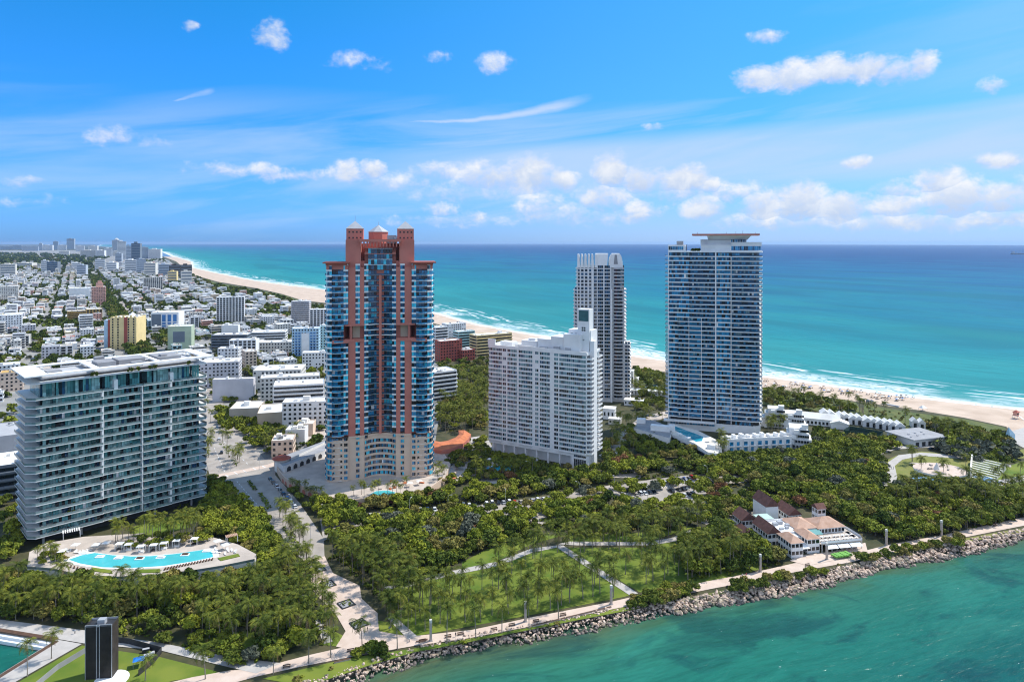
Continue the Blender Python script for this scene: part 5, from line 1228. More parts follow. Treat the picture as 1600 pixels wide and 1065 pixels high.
def palm_crown(seed, nf=17, L_=4.1):
    rr = random.Random(seed); Vs, Qs, mi, o = [], [], [], 0
    for i in range(nf):
        t = i/nf; up = 1.25-1.85*t+rr.uniform(-.22,.22); az = i*2.39996+rr.uniform(-.25,.25)
        V, Q = frond(L_*(.82+.25*rr.random())*(.8 if t < .12 else 1), up, az, 9, .98, seed*50+i); Vs.append(V); Qs.append(Q+o); o += len(V); mi += [1 if t > .9 and rr.random() < .6 else 0]*len(Q)
    return np.concatenate(Vs), np.concatenate(Qs), mi
PALM = []
for i in range(6):
    V, Q, mi = palm_crown(i+1, [14,16,13,15,14,17][i]); h = [8.6,9.6,7.6,10.4,8.2,9.0][i]; lean = [(.5,.2),(-.6,.1),(.1,-.5),(-.2,.5),(.9,-.3),(-.1,.0)][i]
    b = MB(); k = 6; b.tube([(lean[0]*(j/k)**2, lean[1]*(j/k)**2, -.3+(h+.3)*j/k) for j in range(k+1)], [.24]+[.17-.06*j/k for j in range(1, k+1)], 6)
    PALM.append((V+np.array([lean[0],lean[1],h]), Q, mi, b, h))
def lib_mesh(b, name, m):
    me = bpy.data.meshes.new(name); me.from_pydata(b.v, [], b.f); me.materials.append(m); return me
P_TR = [lib_mesh(p[3], 'trunk', M['palm_bark']) for p in PALM]
P_CR = [mesh_np('crown', p[0], p[1], [M['palm_leaf'], M['palm_dry']], p[2]) for p in PALM]
T_TR = [lib_mesh(t[2], 'trunk', M['bark']) for t in TREE]
KIND = ['leaf_dark','leaf_mid','leaf_bright','leaf_olive','leaf_grey','leaf_rust']
T_CR = {k: [mesh_np('crown', t[0], t[1], [M[k]]) for t in TREE] for k in KIND}
def plant(name, crownm, trunkm, x, y, z, rz, s, cat, group):
    t = thing(name, None, cat, (x, y, z), rz, group); t.scale = s
    for nm, me in (('trunk', trunkm), ('crown', crownm)):
        o = bpy.data.objects.new(nm, me); COL.objects.link(o); o.parent = t
    return t
rt = random.Random(5)
palms, trees = [], []
TP = []
BUILT = []
def keep(p):
    return not any(inside(p, q) for q in BUILT)
# footprints that must stay clear of trunks
for pts in ([(428,717),(440,744),(480,765),(517,781),(553,785),(641,777),(696,750),(704,690),(600,672),(500,672)], [(760,708),(918,738),(942,716),(942,690),(790,672)], [(1040,650),(1060,700),(1125,712),(1240,706),(1268,700),(1270,655),(1200,640),(1060,620)],
            [(1160,812),(1180,852),(1228,876),(1252,874),(1352,862),(1345,835),(1300,806),(1240,790),(1185,798)], [(1430,728),(1455,748),(1490,746),(1510,735),(1490,722),(1450,720)], [(1405,705),(1425,700),(1482,694),(1480,680),(1410,683)], [(36,840),(320,780),(325,745),(200,700),(20,770)],
            [(893,630),(985,630),(990,605),(893,605)], [(420,775),(440,852),(472,873),(507,869),(506,842),(470,788),(430,742),(330,752)], [(472,872),(507,868),(562,915),(592,986),(632,993),(545,1014),(525,1010),(540,986),(505,940),(485,920)]):
    BUILT.append(PP(pts))
def palm_zone(px_poly, n, dmin, ph, z=0, s=(.85,1.2), free=False):
    for p in sample(PP(px_poly, z), n, dmin, rt, [q[:2] for q in palms]):
        if free or keep(p): palms.append((p[0], p[1], z, rt.uniform(*s), ph))
def tree_zone(px_poly, n, dmin, ph, kinds, s=(.8,1.3), z=0):
    got = []
    for p in sample(PP(px_poly, z), n, dmin, rt, TP, 14):
        if keep(p): trees.append((p[0], p[1], z, rt.uniform(*s), rt.choices(KIND, kinds)[0], ph))
palm_zone([(560,1016),(660,988),(830,958),(962,932),(962,922),(830,942),(660,968),(575,985)], 40, 3.6, 'coconut palm lining the lawn side of the promenade')
palm_zone([(700,940),(960,912),(985,895),(830,905),(700,925)], 24, 4.2, 'coconut palm on the open lawn by promenade')
palm_zone([(640,975),(700,960),(720,930),(650,930),(610,950)], 16, 3.6, 'coconut palm on the left end of lawn')
palm_zone([(770,892),(872,846),(930,834),(1080,818),(1100,838),(1015,866),(880,872),(800,898)], 58, 3.9, 'coconut palm beside the footpath across the park')
palm_zone([(440,884),(476,880),(506,940),(530,980),(520,1002),(470,1012),(430,960)], 46, 3.6, 'coconut palm left of the stone plaza', free=True)
palm_zone([(512,872),(560,905),(596,955),(625,985),(650,960),(620,925),(660,900),(570,866)], 40, 3.8, 'coconut palm right of the stone plaza')
palm_zone([(300,950),(440,945),(475,1000),(420,1018),(320,1002)], 34, 3.8, 'coconut palm on the lower grove beside plaza')
palm_zone([(0,930),(150,938),(300,940),(430,915),(442,940),(300,958),(120,974),(0,966)], 62, 3.8, 'palm in the grove below the pool terrace')
palm_zone([(420,1054),(560,1026),(732,1000),(905,964),(905,958),(732,993),(560,1018),(440,1042)], 15, 7, 'tall coconut palm on the seaward edge of promenade', free=True)
palm_zone([(100,1006),(128,1010),(30,1065),(10,1062)], 3, 8, 'palm standing on the harbour lawn')
palm_zone([(10,1062),(190,1062),(230,1064),(300,1063),(350,1052),(330,1062)], 8, 5, 'palm at the bottom edge of harbour lawn')
palm_zone([(432,806),(452,806),(478,862),(458,862)], 13, 3.2, 'palm in the street median', free=True)
palm_zone([(338,690),(348,688),(380,728),(368,732)], 7, 3.5, 'palm in the upper street median', free=True)
palm_zone([(300,640),(328,640),(332,735),(318,745)], 16, 4, 'palm on the pavement right of glass block', free=True)
palm_zone([(160,850),(190,838),(300,822),(318,838),(300,848),(200,856)], 26, 3.2, 'date palm behind the curved pool', 3.6, (.75,1.05), True)
palm_zone([(52,878),(80,862),(100,872),(88,884)], 6, 2.4, 'small palm at the left end of pool terrace', 3.6, (.5,.7), True)
palm_zone([(1050,872),(1140,850),(1185,880),(1100,905),(1060,905)], 30, 3.8, 'coconut palm between lawn and restaurant')
palm_zone([(1000,880),(1050,880),(1050,915),(1000,915)], 9, 3.8, 'coconut palm at the right end of lawn')
palm_zone([(1390,775),(1500,762),(1560,790),(1480,805),(1400,800)], 34, 4, 'palm below the round pavilion')
palm_zone([(1520,765),(1600,740),(1640,780),(1600,805),(1540,805)], 22, 4.2, 'tall palm at the right edge of park')
palm_zone([(1400,705),(1412,718),(1425,740),(1500,752),(1520,740)], 8, 5, 'palm beside the round pavilion')
palm_zone([(1196,632),(1330,648),(1430,664),(1420,655),(1330,636),(1200,615)], 34, 4.5, 'palm behind the beach houses')
palm_zone([(1440,672),(1520,680),(1560,690),(1540,715),(1450,690)], 14, 5, 'palm between park pavilion and beach', )
palm_zone([(686,650),(758,640),(758,676),(700,680),(686,672)], 34, 4, 'palm between coral tower and white slab', s=(.9,1.2))
palm_zone([(684,600),(756,590),(758,636),(720,640)], 26, 5, 'palm beyond the terracotta pavilion')
palm_zone([(950,690),(1000,640),(1048,648),(1010,680),(985,720)], 24, 4, 'palm by the curved driveway')
palm_zone([(960,628),(1046,628),(1046,600),(990,590)], 26, 4.5, 'palm between stepped tower and blue tower')
palm_zone([(1128,690),(1136,716),(1128,720),(1120,715)], 4, 2, 'palm at the podium corner under the blue tower', free=True)
palm_zone([(1195,668),(1222,664),(1230,676),(1200,684)], 10, 3, 'palm in the court between the white villas', free=True)
palm_zone([(452,766),(505,788),(512,784),(458,760)], 12, 2.2, 'short palm along the podium wall', s=(.55,.75), free=True)
palm_zone([(545,776),(580,778),(640,772),(640,768),(560,772)], 11, 2.6, 'palm on the coral tower terrace', 3.0, (.6,.85), True)
palm_zone([(672,765),(700,755),(690,735),(676,745)], 5, 2.6, 'palm at the right end of coral terrace', 1.0, (.7,.95), True)
palm_zone([(395,700),(420,715),(500,695),(500,680),(420,690)], 20, 4, 'palm in front of the low white restaurants')
palm_zone([(380,560),(440,560),(440,595),(385,590)], 16, 6, 'palm on the park strip behind white school')
palm_zone([(330,605),(395,600),(390,625),(340,640)], 14, 5, 'palm beside the white school')
# waterfront palmettos on the right
for i in range(11):
    u = 1490+i*11; x, y = P(u, 833-(u-1490)*.22+rt.uniform(-2,2)); palms.append((x, y, 0, rt.uniform(.5,.72), 'short round-headed palm along the right waterfront path'))
D, MX, BR, OL, GY, RU = range(6)
tree_zone([(318,790),(345,770),(372,786),(408,818),(436,862),(440,890),(404,884),(396,868),(360,845),(324,838)], 90, 3.1, 'dense bright green tree between glass block and street', (1,4,5,1,0,0.00), (.7,1.0))
tree_zone([(325,748),(350,758),(372,782),(352,776),(322,770)], 14, 3.5, 'dark tree at the foot of glass block', (4,3,0,0,0,0.00), (.6,.8))
tree_zone([(0,908),(84,916),(240,922),(420,896),(465,905),(440,935),(300,958),(120,975),(0,965)], 130, 4.8, 'tree in the grove below the pool terrace', (4,4,1,3,.4,0.09), (.65,1.1))
tree_zone([(130,960),(300,960),(430,960),(470,1000),(400,1040),(360,1040),(250,1000),(180,990)], 34, 6, 'tree on the lower grove beside plaza', (3,4,2,1,.5,0.00), (.55,.95))
tree_zone([(385,990),(440,980),(470,1015),(420,1038)], 9, 4.5, 'broad tree by the promenade below plaza', (1,5,2,0,0,0.00), (.8,1.1))
tree_zone([(515,838),(590,822),(700,820),(820,818),(846,835),(820,845),(740,862),(690,895),(640,915),(590,895),(540,865)], 170, 4.9, 'tree in the thicket above the lawn', (3,4,3,2.2,.5,0.10), (.65,1.15))
tree_zone([(556,796),(600,790),(680,776),(760,764),(860,750),(925,738),(1000,733),(1045,732),(1045,742),(960,752),(880,768),(790,780),(690,792),(600,798)], 92, 5.0, 'tree between the car park and towers', (3,4,2,2,.3,0.15), (.7,1.1))
tree_zone([(508,812),(545,805),(560,815),(520,825)], 8, 4.2, 'rounded bright tree by the turning circle', (0,3,5,0,0,0.00), (.8,1.1))
tree_zone([(470,792),(545,783),(545,798),(500,806)], 14, 4.2, 'tree under the podium wall', (2,4,3,0,0,0.00), (.65,.9))
tree_zone([(560,786),(640,780),(690,768),(690,778),(620,792)], 16, 4.5, 'brownish tree below the coral terrace', (1,1,1,3,0,0.60), (.7,.95))
tree_zone([(600,806),(700,802),(790,798),(850,792),(940,785),(1035,792),(1060,808),(1000,815),(900,818),(800,814),(700,815),(600,818)], 84, 5.0, 'tree on the near side of the car park', (2,4,4,1.5,.5,0.15), (.65,1.05))
tree_zone([(860,822),(1000,818),(1060,812),(1090,820),(1000,830),(900,834)], 50, 4.8, 'tree in the thicket beside the footpath', (2,3,2,2.5,1,0.18), (.6,1.0))
tree_zone([(850,778),(960,764),(1040,752),(1090,750),(1090,762),(1040,768),(960,778),(880,788)], 18, 6.2, 'parking-lot tree among rows of cars', (1,3,3,1,1,0.36), (.6,.9))
tree_zone([(1100,790),(1160,790),(1160,815),(1110,815)], 11, 5.5, 'tree beside the parking lot left of restaurant', (2,3,3,1,0,0.30), (.7,1.0))
tree_zone([(1050,728),(1130,722),(1240,712),(1275,706),(1330,694),(1372,706),(1380,740),(1374,770),(1345,792),(1290,800),(1250,775),(1180,772),(1170,748),(1110,745)], 330, 4.6, 'tree in the dense wood right of the car park', (5,6,1.2,1.4,.4,0.06), (.8,1.2))
tree_zone([(1270,676),(1330,690),(1390,690),(1410,700),(1376,706),(1330,694),(1276,702)], 60, 4.6, 'tree between the villas and park pavilion', (4,4,1,1,1,0.00), (.7,1.0))
tree_zone([(1262,800),(1340,795),(1384,776),(1440,795),(1520,782),(1600,790),(1600,806),(1470,834),(1395,846),(1352,832),(1310,815)], 160, 4.8, 'tree in the wood right of the restaurant', (4,5,2,2.2,.2,0.06), (.75,1.15))
tree_zone([(1385,768),(1420,760),(1500,758),(1530,775),(1480,782),(1400,780)], 34, 4.6, 'tree under the round pavilion', (4,3,1,1,.3,0.15), (.6,.9))
tree_zone([(1060,850),(1120,826),(1160,838),(1218,866),(1222,884),(1150,892),(1080,905)], 60, 4.6, 'tree between lawn and restaurant', (4,4,1.5,1.5,0,0.00), (.65,1.05))
tree_zone([(1480,700),(1500,690),(1560,694),(1600,705),(1590,725),(1530,728),(1490,715)], 34, 4.6, 'grey-green tree above the round pavilion', (3,2,0,1,5,0.00), (.7,1.05))
tree_zone([(1440,664),(1500,666),(1570,684),(1580,700),(1490,690)], 60, 4.6, 'low tree behind the beach', (4,4,1,2,1,0.00), (.55,.85))
tree_zone([(986,578),(1044,586),(1188,609),(1335,634),(1330,645),(1190,636),(1044,608),(986,600)], 120, 5, 'low tree in the strip behind the beach', (4,4,1,2,0,0.00), (.6,.95))
tree_zone([(986,604),(1046,612),(1046,640),(975,640)], 34, 4.6, 'dark tree between stepped tower and blue tower', (5,3,1,1,0,0.00), (.6,.9))
tree_zone([(945,735),(970,712),(1030,725),(1050,735),(1000,742)], 26, 4.2, 'tree below the white pool podium', (3,4,2,1,0,0.30), (.6,.95))
tree_zone([(942,700),(960,690),(968,712),(945,726)], 9, 4.2, 'dark tree right of the white slab', (5,2,0,1,0,0.00), (.7,1))
tree_zone([(684,596),(760,580),(758,640),(700,650)], 44, 5.2, 'tree beyond the terracotta pavilion', (3,3,1,3,1,0.00), (.6,.9))
tree_zone([(676,752),(740,742),(760,746),(700,765)], 12, 4.2, 'tree by the ramp between the towers', (3,3,1,2,0,0.30), (.5,.8))
tree_zone([(340,640),(395,655),(425,700),(418,712),(380,690),(345,668)], 34, 4.6, 'dark street tree along the upper street', (5,4,1,0,0,0.00), (.7,1.0))
tree_zone([(325,588),(400,590),(395,620),(330,640)], 30, 5, 'dark tree beside the white school', (5,3,1,0,0,0.00), (.6,.95))
tree_zone([(382,556),(500,556),(505,580),(440,600),(385,588)], 50, 6, 'tree on the park strip behind white school', (4,3,1.5,1,0,0.00), (.6,1.0))
tree_zone([(-40,530),(34,556),(36,600),(-40,606)], 34, 7, 'large dark tree at the left edge', (5,4,1,0,0,0.00), (1.0,1.5))
tree_zone([(0,640),(34,640),(36,690),(0,690)], 9, 5, 'dark tree left of the glass block', (5,3,1,0,0,0.00), (.8,1.1))
tree_zone([(0,790),(36,800),(36,880),(0,885)], 10, 5, 'shaded tree at the foot of glass block, left end', (5,3,1,0,0,0.00), (.8,1.1))
tree_zone([(430,748),(446,752),(470,780),(456,782)], 8, 4, 'dark street tree beside the podium', (5,3,0,0,0,0.00), (.6,.8))
tree_zone([(768,711),(915,741),(915,752),(850,748),(768,722)], 44, 3.6, 'dark tree at the foot of white slab', (5,3,1,1,0,0), (.5,.75))
tree_zone([(740,740),(775,742),(830,742),(835,750),(760,752)], 24, 3.4, 'tree on the near side of rounded pool', (3,3,1,2,0,.3), (.5,.75))
tree_zone([(684,575),(770,575),(762,640),(758,672),(700,676),(684,660)], 130, 3.9, 'tree in the garden between coral tower and slab', (3,3,1,3,1,0), (.5,.8))
tree_zone([(985,668),(1042,684),(1100,706),(1085,722),(1010,716),(975,700)], 70, 3.6, 'dark tree below the pool podium', (5,3,.6,1,0,0), (.5,.85))
tree_zone([(1160,800),(1180,788),(1240,776),(1320,795),(1340,815),(1300,803),(1240,786),(1190,796)], 40, 4, 'tree behind the restaurant roofs', (3,4,1,1,0,.3), (.6,.9))
tree_zone([(440,600),(505,640),(505,690),(470,690),(420,700),(420,680)], 30, 4, 'small tree among the low white restaurants', (3,3,1,1,0,0), (.45,.7))
tree_zone([(1440,690),(1500,690),(1500,712),(1560,716),(1560,722),(1480,712)], 14, 4, 'tree by the path below park pavilion', (3,2,0,1,4,0), (.7,1))
palm_zone([(736,744),(780,742),(835,744),(830,750),(745,752)], 12, 3, 'palm on the near side of rounded pool', free=True)
tree_zone([(690,700),(735,690),(760,690),(765,735),(740,742),(700,728)], 50, 3.8, 'dark tree by the ramp below terracotta pavilion', (5,3,.5,1,0,0), (.5,.8))
palm_zone([(684,590),(770,585),(762,650),(690,650)], 60, 4, 'palm in the garden between coral tower and slab')
tree_zone([(1085,752),(1180,740),(1190,752),(1130,765),(1160,790),(1110,795),(1090,775)], 20, 5.6, 'tree over the right end of car park', (2,3,3,2,.6,.8), (.6,.95))
tree_zone([(1040,790),(1060,780),(1110,790),(1120,815),(1090,815)], 12, 5, 'tree round the kiosk lot', (2,3,3,2,.6,.6), (.55,.85))
tree_zone([(1100,775),(1185,783),(1172,800),(1150,815),(1110,790)], 22, 4.4, 'tree behind the left end of restaurant', (3,3,2,2,0,.4), (.6,.9))
tree_zone([(50,880),(62,866),(96,864),(104,876),(88,888)], 9, 2.4, 'small garden tree at left end of pool terrace', (2,3,2,1,0,0), (.28,.42), 3.6)
tree_zone([(188,856),(240,842),(315,832),(330,842),(310,850),(220,858)], 26, 3.0, 'garden tree behind the curved pool', (3,4,2,1,0,0), (.35,.6), 3.6)
# bank shrubs along the rocks
for ph, pts, n in (('rounded shrub on the rock bank below restaurant', [(1120,935),(1250,908),(1300,896),(1290,890),(1200,908),(1110,926)], 12), ('shrub on the rocks at the right waterfront', [(1330,884),(1500,852),(1500,846),(1380,864),(1330,878)], 14),
                   ('large spreading shrub by the shore at right end of lawn', [(985,955),(1060,938),(1090,920),(1050,915),(990,938)], 20), ('shrub on the rocks below the plaza', [(548,1030),(600,1022),(600,1016),(550,1022)], 6)):
    for p in sample(PP(pts), n, 3.0, rt, []): trees.append((p[0], p[1], -.3, rt.uniform(.45,.75), rt.choice(['leaf_mid','leaf_olive','leaf_dark']), ph))
def apparent(t): return t[3]/math.hypot(t[0], t[1])
palms.sort(key=apparent, reverse=True); trees.sort(key=apparent, reverse=True)
ITEMS = []
for t in palms[:298]:
    i = rt.randrange(6); s = t[3]; o = plant('palm_tree', P_CR[i], P_TR[i], t[0], t[1], t[2], rt.random()*6.28, (s,s,s*rt.uniform(.92,1.12)), 'palm tree', 'palm trees in the park and gardens'); ITEMS.append((o, t[0], t[1], t[4]))
for t in trees[:298]:
    i = rt.randrange(6); s = t[3]; hs = s*rt.uniform(.85,1.15)
    shrub = 'shrub' in t[5]
    o = plant('shrub' if shrub else 'broadleaf_tree', T_CR[t[4]][i], T_TR[i], t[0], t[1], t[2] - (hs*1.4 if shrub else 0), rt.random()*6.28, (s*1.1,s*1.1,hs), 'shrub' if shrub else 'tree', 'shrubs on the rocky bank' if shrub else 'broadleaf trees in the park'); ITEMS.append((o, t[0], t[1], t[5]))
def mass(name, parts, kind='stuff'):
    """parts: (V, Q, material index); one mesh"""
    o = 0; Vs, Qs, ms = [], [], []
    for V, Q, m in parts: Vs.append(V); Qs.append(Q+o); ms.append(np.full(len(Q), m, np.int32)); o += len(V)
    me = mesh_np(name, np.concatenate(Vs), np.concatenate(Qs), [M[k] for k in KIND]+[M['palm_leaf'], M['palm_bark'], M['city_wood']], np.concatenate(ms)); ob = bpy.data.objects.new(name, me); COL.objects.link(ob); return tag(ob, kind=kind)
def place(V, x, y, z, s, sz, a):
    c, q = math.cos(a), math.sin(a); return np.stack([x+(V[:,0]*c-V[:,1]*q)*s, y+(V[:,0]*q+V[:,1]*c)*s, z+V[:,2]*sz], 1)
parts = []
for t in trees[298:]:
    V, Q = (TREE[rt.randrange(6)][:2] if math.hypot(t[0],t[1]) < 520 else LOD[rt.randrange(3)]); parts.append((place(V, t[0], t[1], t[2], t[3]*1.1, t[3]*rt.uniform(.85,1.15), rt.random()*6.28), Q, KIND.index(t[4])))
tag(mass('woodland', parts), 'unbroken green canopy of the park woods and street trees', 'woodland')
parts = []
for t in palms[298:]:
    p = PALM[rt.randrange(6)]; a = rt.random()*6.28; parts.append((place(p[0], t[0], t[1], t[2], t[3], t[3], a), p[1], 6))
    tv = np.array(p[3].v); tq = np.array([f for f in p[3].f if len(f) == 4]); parts.append((place(tv, t[0], t[1], t[2], t[3], t[3], a), tq, 7))
if parts: tag(mass('palm_grove', parts), 'crowded far palms between the towers and along the beach', 'palm grove')
# low undergrowth under the woods
UND = [crown(1.6, 1.5, 4, 46, .62) for _ in range(4)]
parts = []
for pts, n, kk in (([(318,790),(345,770),(408,818),(440,890),(360,850)], 90, (1,3,3,1)), ([(0,896),(84,905),(240,912),(430,884),(470,905),(440,935),(300,955),(120,975),(0,965)], 300, (4,3,1,2)), ([(130,985),(180,962),(300,955),(440,945),(470,1000),(420,1030),(360,1040),(250,1000)], 150, (3,3,2,2)),
                   ([(515,838),(590,822),(820,818),(850,835),(740,862),(690,895),(600,915),(540,870)], 330, (3,3,2,3)), ([(556,800),(680,778),(860,752),(1045,732),(1060,745),(880,770),(690,794)], 260, (3,3,1,3)), ([(600,808),(850,796),(1035,790),(1090,820),(900,836),(800,818)], 260, (3,3,2,3)),
                   ([(1050,730),(1240,712),(1372,706),(1374,770),(1290,800),(1170,770)], 300, (5,3,1,2)), ([(1262,800),(1384,776),(1520,782),(1600,790),(1600,808),(1470,836),(1352,834)], 260, (4,3,1,2)), ([(1060,850),(1120,828),(1218,866),(1222,884),(1080,908)], 120, (4,3,1,1)),
                   ([(1385,765),(1530,760),(1600,745),(1600,790),(1400,785)], 160, (4,3,1,2)), ([(986,576),(1188,606),(1335,631),(1500,660),(1580,684),(1500,700),(1340,655),(1188,636),(986,600)], 420, (3,4,1,4)), ([(1440,664),(1570,684),(1600,705),(1590,725),(1480,710)], 160, (4,3,1,3)), ([(684,596),(760,580),(758,676),(690,676)], 150, (3,3,1,3)), ([(945,735),(970,700),(1046,600),(1046,650),(1010,690),(1050,735)], 150, (4,3,1,2)),
                   ([(410,1064),(640,1016),(980,950),(980,955),(640,1022),(470,1066)], 50, (1,3,1,4)), ([(1060,936),(1250,902),(1330,886),(1500,850),(1500,846),(1250,896),(1060,930)], 60, (2,3,1,4)), ([(330,640),(395,655),(425,705),(345,668)], 60, (4,3,0,0)), ([(436,870),(474,876),(490,925),(525,985),(500,1012),(420,975)], 130, (3,3,1,2)), ([(508,868),(600,868),(670,895),(622,960),(600,940),(562,908)], 150, (3,3,1,2)), ([(1000,690),(1045,686),(1100,708),(1140,716),(1100,740),(1000,740)], 130, (4,3,1,1)), ([(1160,800),(1240,776),(1350,800),(1352,835),(1300,803),(1190,796)], 110, (3,3,1,1)), ([(768,708),(918,738),(918,752),(768,740)], 110, (4,3,0,1)), ([(320,745),(372,782),(320,790),(200,800),(120,830),(36,850),(0,890),(0,800),(40,835),(200,790),(318,765)], 160, (4,3,1,0))):
    for p in sample(PP(pts), n, .8, rt, [], 4):
        if keep(p): s = rt.uniform(.6,1.25); V, Q = UND[rt.randrange(4)]; parts.append((place(V, p[0], p[1], -.2, s, s*rt.uniform(.6,1.1), rt.random()*6.28), Q, rt.choices(range(4), kk)[0]))
tag(mass('undergrowth', parts), 'low scrub and undergrowth beneath the park trees', 'undergrowth')
# hedges on the street medians
for k, (pts, lab) in enumerate((([(386,753),(391,752),(402,765),(397,768)], 'dark clipped hedge on the short upper median'), ([(403,772),(409,770),(425,793),(418,797)], 'clipped hedge strip on the middle street median'), ([(439,824),(447,823),(470,854),(463,856)], 'hedge strip on the lowest street median under palms'), ([(341,691),(346,690),(375,726),(368,729)], 'long hedge strip on the upper street median'))):
    w = PP(pts); b = MB(); cs = []
    for p in sample(w, 160, .35, rt, [], 5): cs.append((p[0], p[1], rt.uniform(.25,1.0)))
    V, Q = leafquads(np.array(cs), np.tile([0,0,1.],(len(cs),1)), .8); me = mesh_np('foliage', V, Q, [M['leaf_mid']]); t = thing('hedge', lab, 'hedge', (0,0,0)); o = bpy.data.objects.new('foliage', me); COL.objects.link(o); o.parent = t
    for l in (1,): BUILT.append(w)
# ---------------------------------------------------------------- revetment of boulders
def rock_mesh(seed):
    rr = random.Random(seed); b = MB(); pts = []
    import bmesh
    bm = bmesh.new()
    for i in range(15):
        a, z = rr.random()*6.283, rr.uniform(-1,1); q = math.sqrt(1-z*z); bm.verts.new((math.cos(a)*q*rr.uniform(.75,1.1), math.sin(a)*q*rr.uniform(.55,.85), z*rr.uniform(.45,.7)))
    bmesh.ops.convex_hull(bm, input=bm.verts); me = bpy.data.meshes.new('boulder'); bm.to_mesh(me); bm.free(); return me
RM = [rock_mesh(i) for i in range(8)]
for me in RM: me.materials.append(M['rock'])
edge = resample([p for p in chan_edge if p[0] > -140], 1.0)
wl = []
rocks = []
for p in edge:
    for k in range(11 if math.hypot(*p) < 330 else 8):
        f = rt.random(); wd = 6.0 + 1.4*math.sin(p[0]*.07)+.8*math.sin(p[0]*.31); d = -1.2+f*wd
        rocks.append((p[0]+NC[0]*d+rt.uniform(-.5,.5), p[1]+NC[1]*d+rt.uniform(-.5,.5), .35-f*(2.7+.5*rt.random()), (.38+.95*rt.random()**2.2)*(1.25 if p[0] > 60 else .85), f))
rocks.sort(key=lambda r: (r[3]/math.hypot(r[0], r[1])) if r[4] < .85 else 0, reverse=True)
RA = [(np.array([v.co for v in me.vertices]), np.array([tuple(p.vertices) for p in me.polygons])) for me in RM]
for r in rocks[:295]:
    o = bpy.data.objects.new('boulder', RM[rt.randrange(8)]); COL.objects.link(o); o.location = r[:3]; o.scale = (r[3],)*3; o.rotation_euler = (rt.uniform(-.5,.5), rt.uniform(-.5,.5), rt.random()*6.28)
    tag(o, None, 'boulder', 'boulders of the shore revetment'); ITEMS.append((o, r[0], r[1], 'large pale boulder of the shore revetment'))
parts = []
for r in rocks[295:]:
    V, Q = RA[rt.randrange(8)]; a, c2 = rt.random()*6.28, rt.uniform(-.6,.6); V = np.stack([V[:,0]*math.cos(c2)-V[:,2]*math.sin(c2), V[:,1], V[:,0]*math.sin(c2)+V[:,2]*math.cos(c2)], 1); parts.append((place(V, r[0], r[1], r[2], r[3], r[3], a), Q, 0 if r[4] < .62+.2*rt.random() else 1))
o = 0; Vs, Qs, ms = [], [], []
for V, Q, m in parts: Vs.append(V); Qs.append(Q+o); ms.append(np.full(len(Q), m)); o += len(V)
me = mesh_np('rock_revetment', np.concatenate(Vs), np.concatenate(Qs), [M['rock'], M['rock_dark']], np.concatenate(ms)); ob = bpy.data.objects.new('rock_revetment', me); COL.objects.link(ob); tag(ob, 'tumbled rubble rocks filling the shore bank', 'rocks', kind='stuff')
# ================================================================ the city beyond
rc = random.Random(21)
CA = math.radians(32.7); CX, CY = (math.cos(CA), math.sin(CA)), (-math.sin(CA), math.cos(CA))
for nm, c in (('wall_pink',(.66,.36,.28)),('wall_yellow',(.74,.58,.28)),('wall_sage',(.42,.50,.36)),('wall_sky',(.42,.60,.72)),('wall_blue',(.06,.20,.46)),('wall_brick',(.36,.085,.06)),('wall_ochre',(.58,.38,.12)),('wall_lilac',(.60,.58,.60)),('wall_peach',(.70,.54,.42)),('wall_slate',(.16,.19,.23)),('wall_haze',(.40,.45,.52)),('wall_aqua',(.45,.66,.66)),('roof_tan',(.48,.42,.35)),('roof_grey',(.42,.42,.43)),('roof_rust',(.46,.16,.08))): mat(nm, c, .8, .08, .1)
OCC = []      # (x, y, radius) of everything standing in the city
CITY = []
def front(u0, u1, vb, ang):
    X, Y = P(u0, vb); c, s = math.cos(ang), math.sin(ang); k = (u1-800)/F
    return X, Y, (k*Y - X)/(c - k*s)
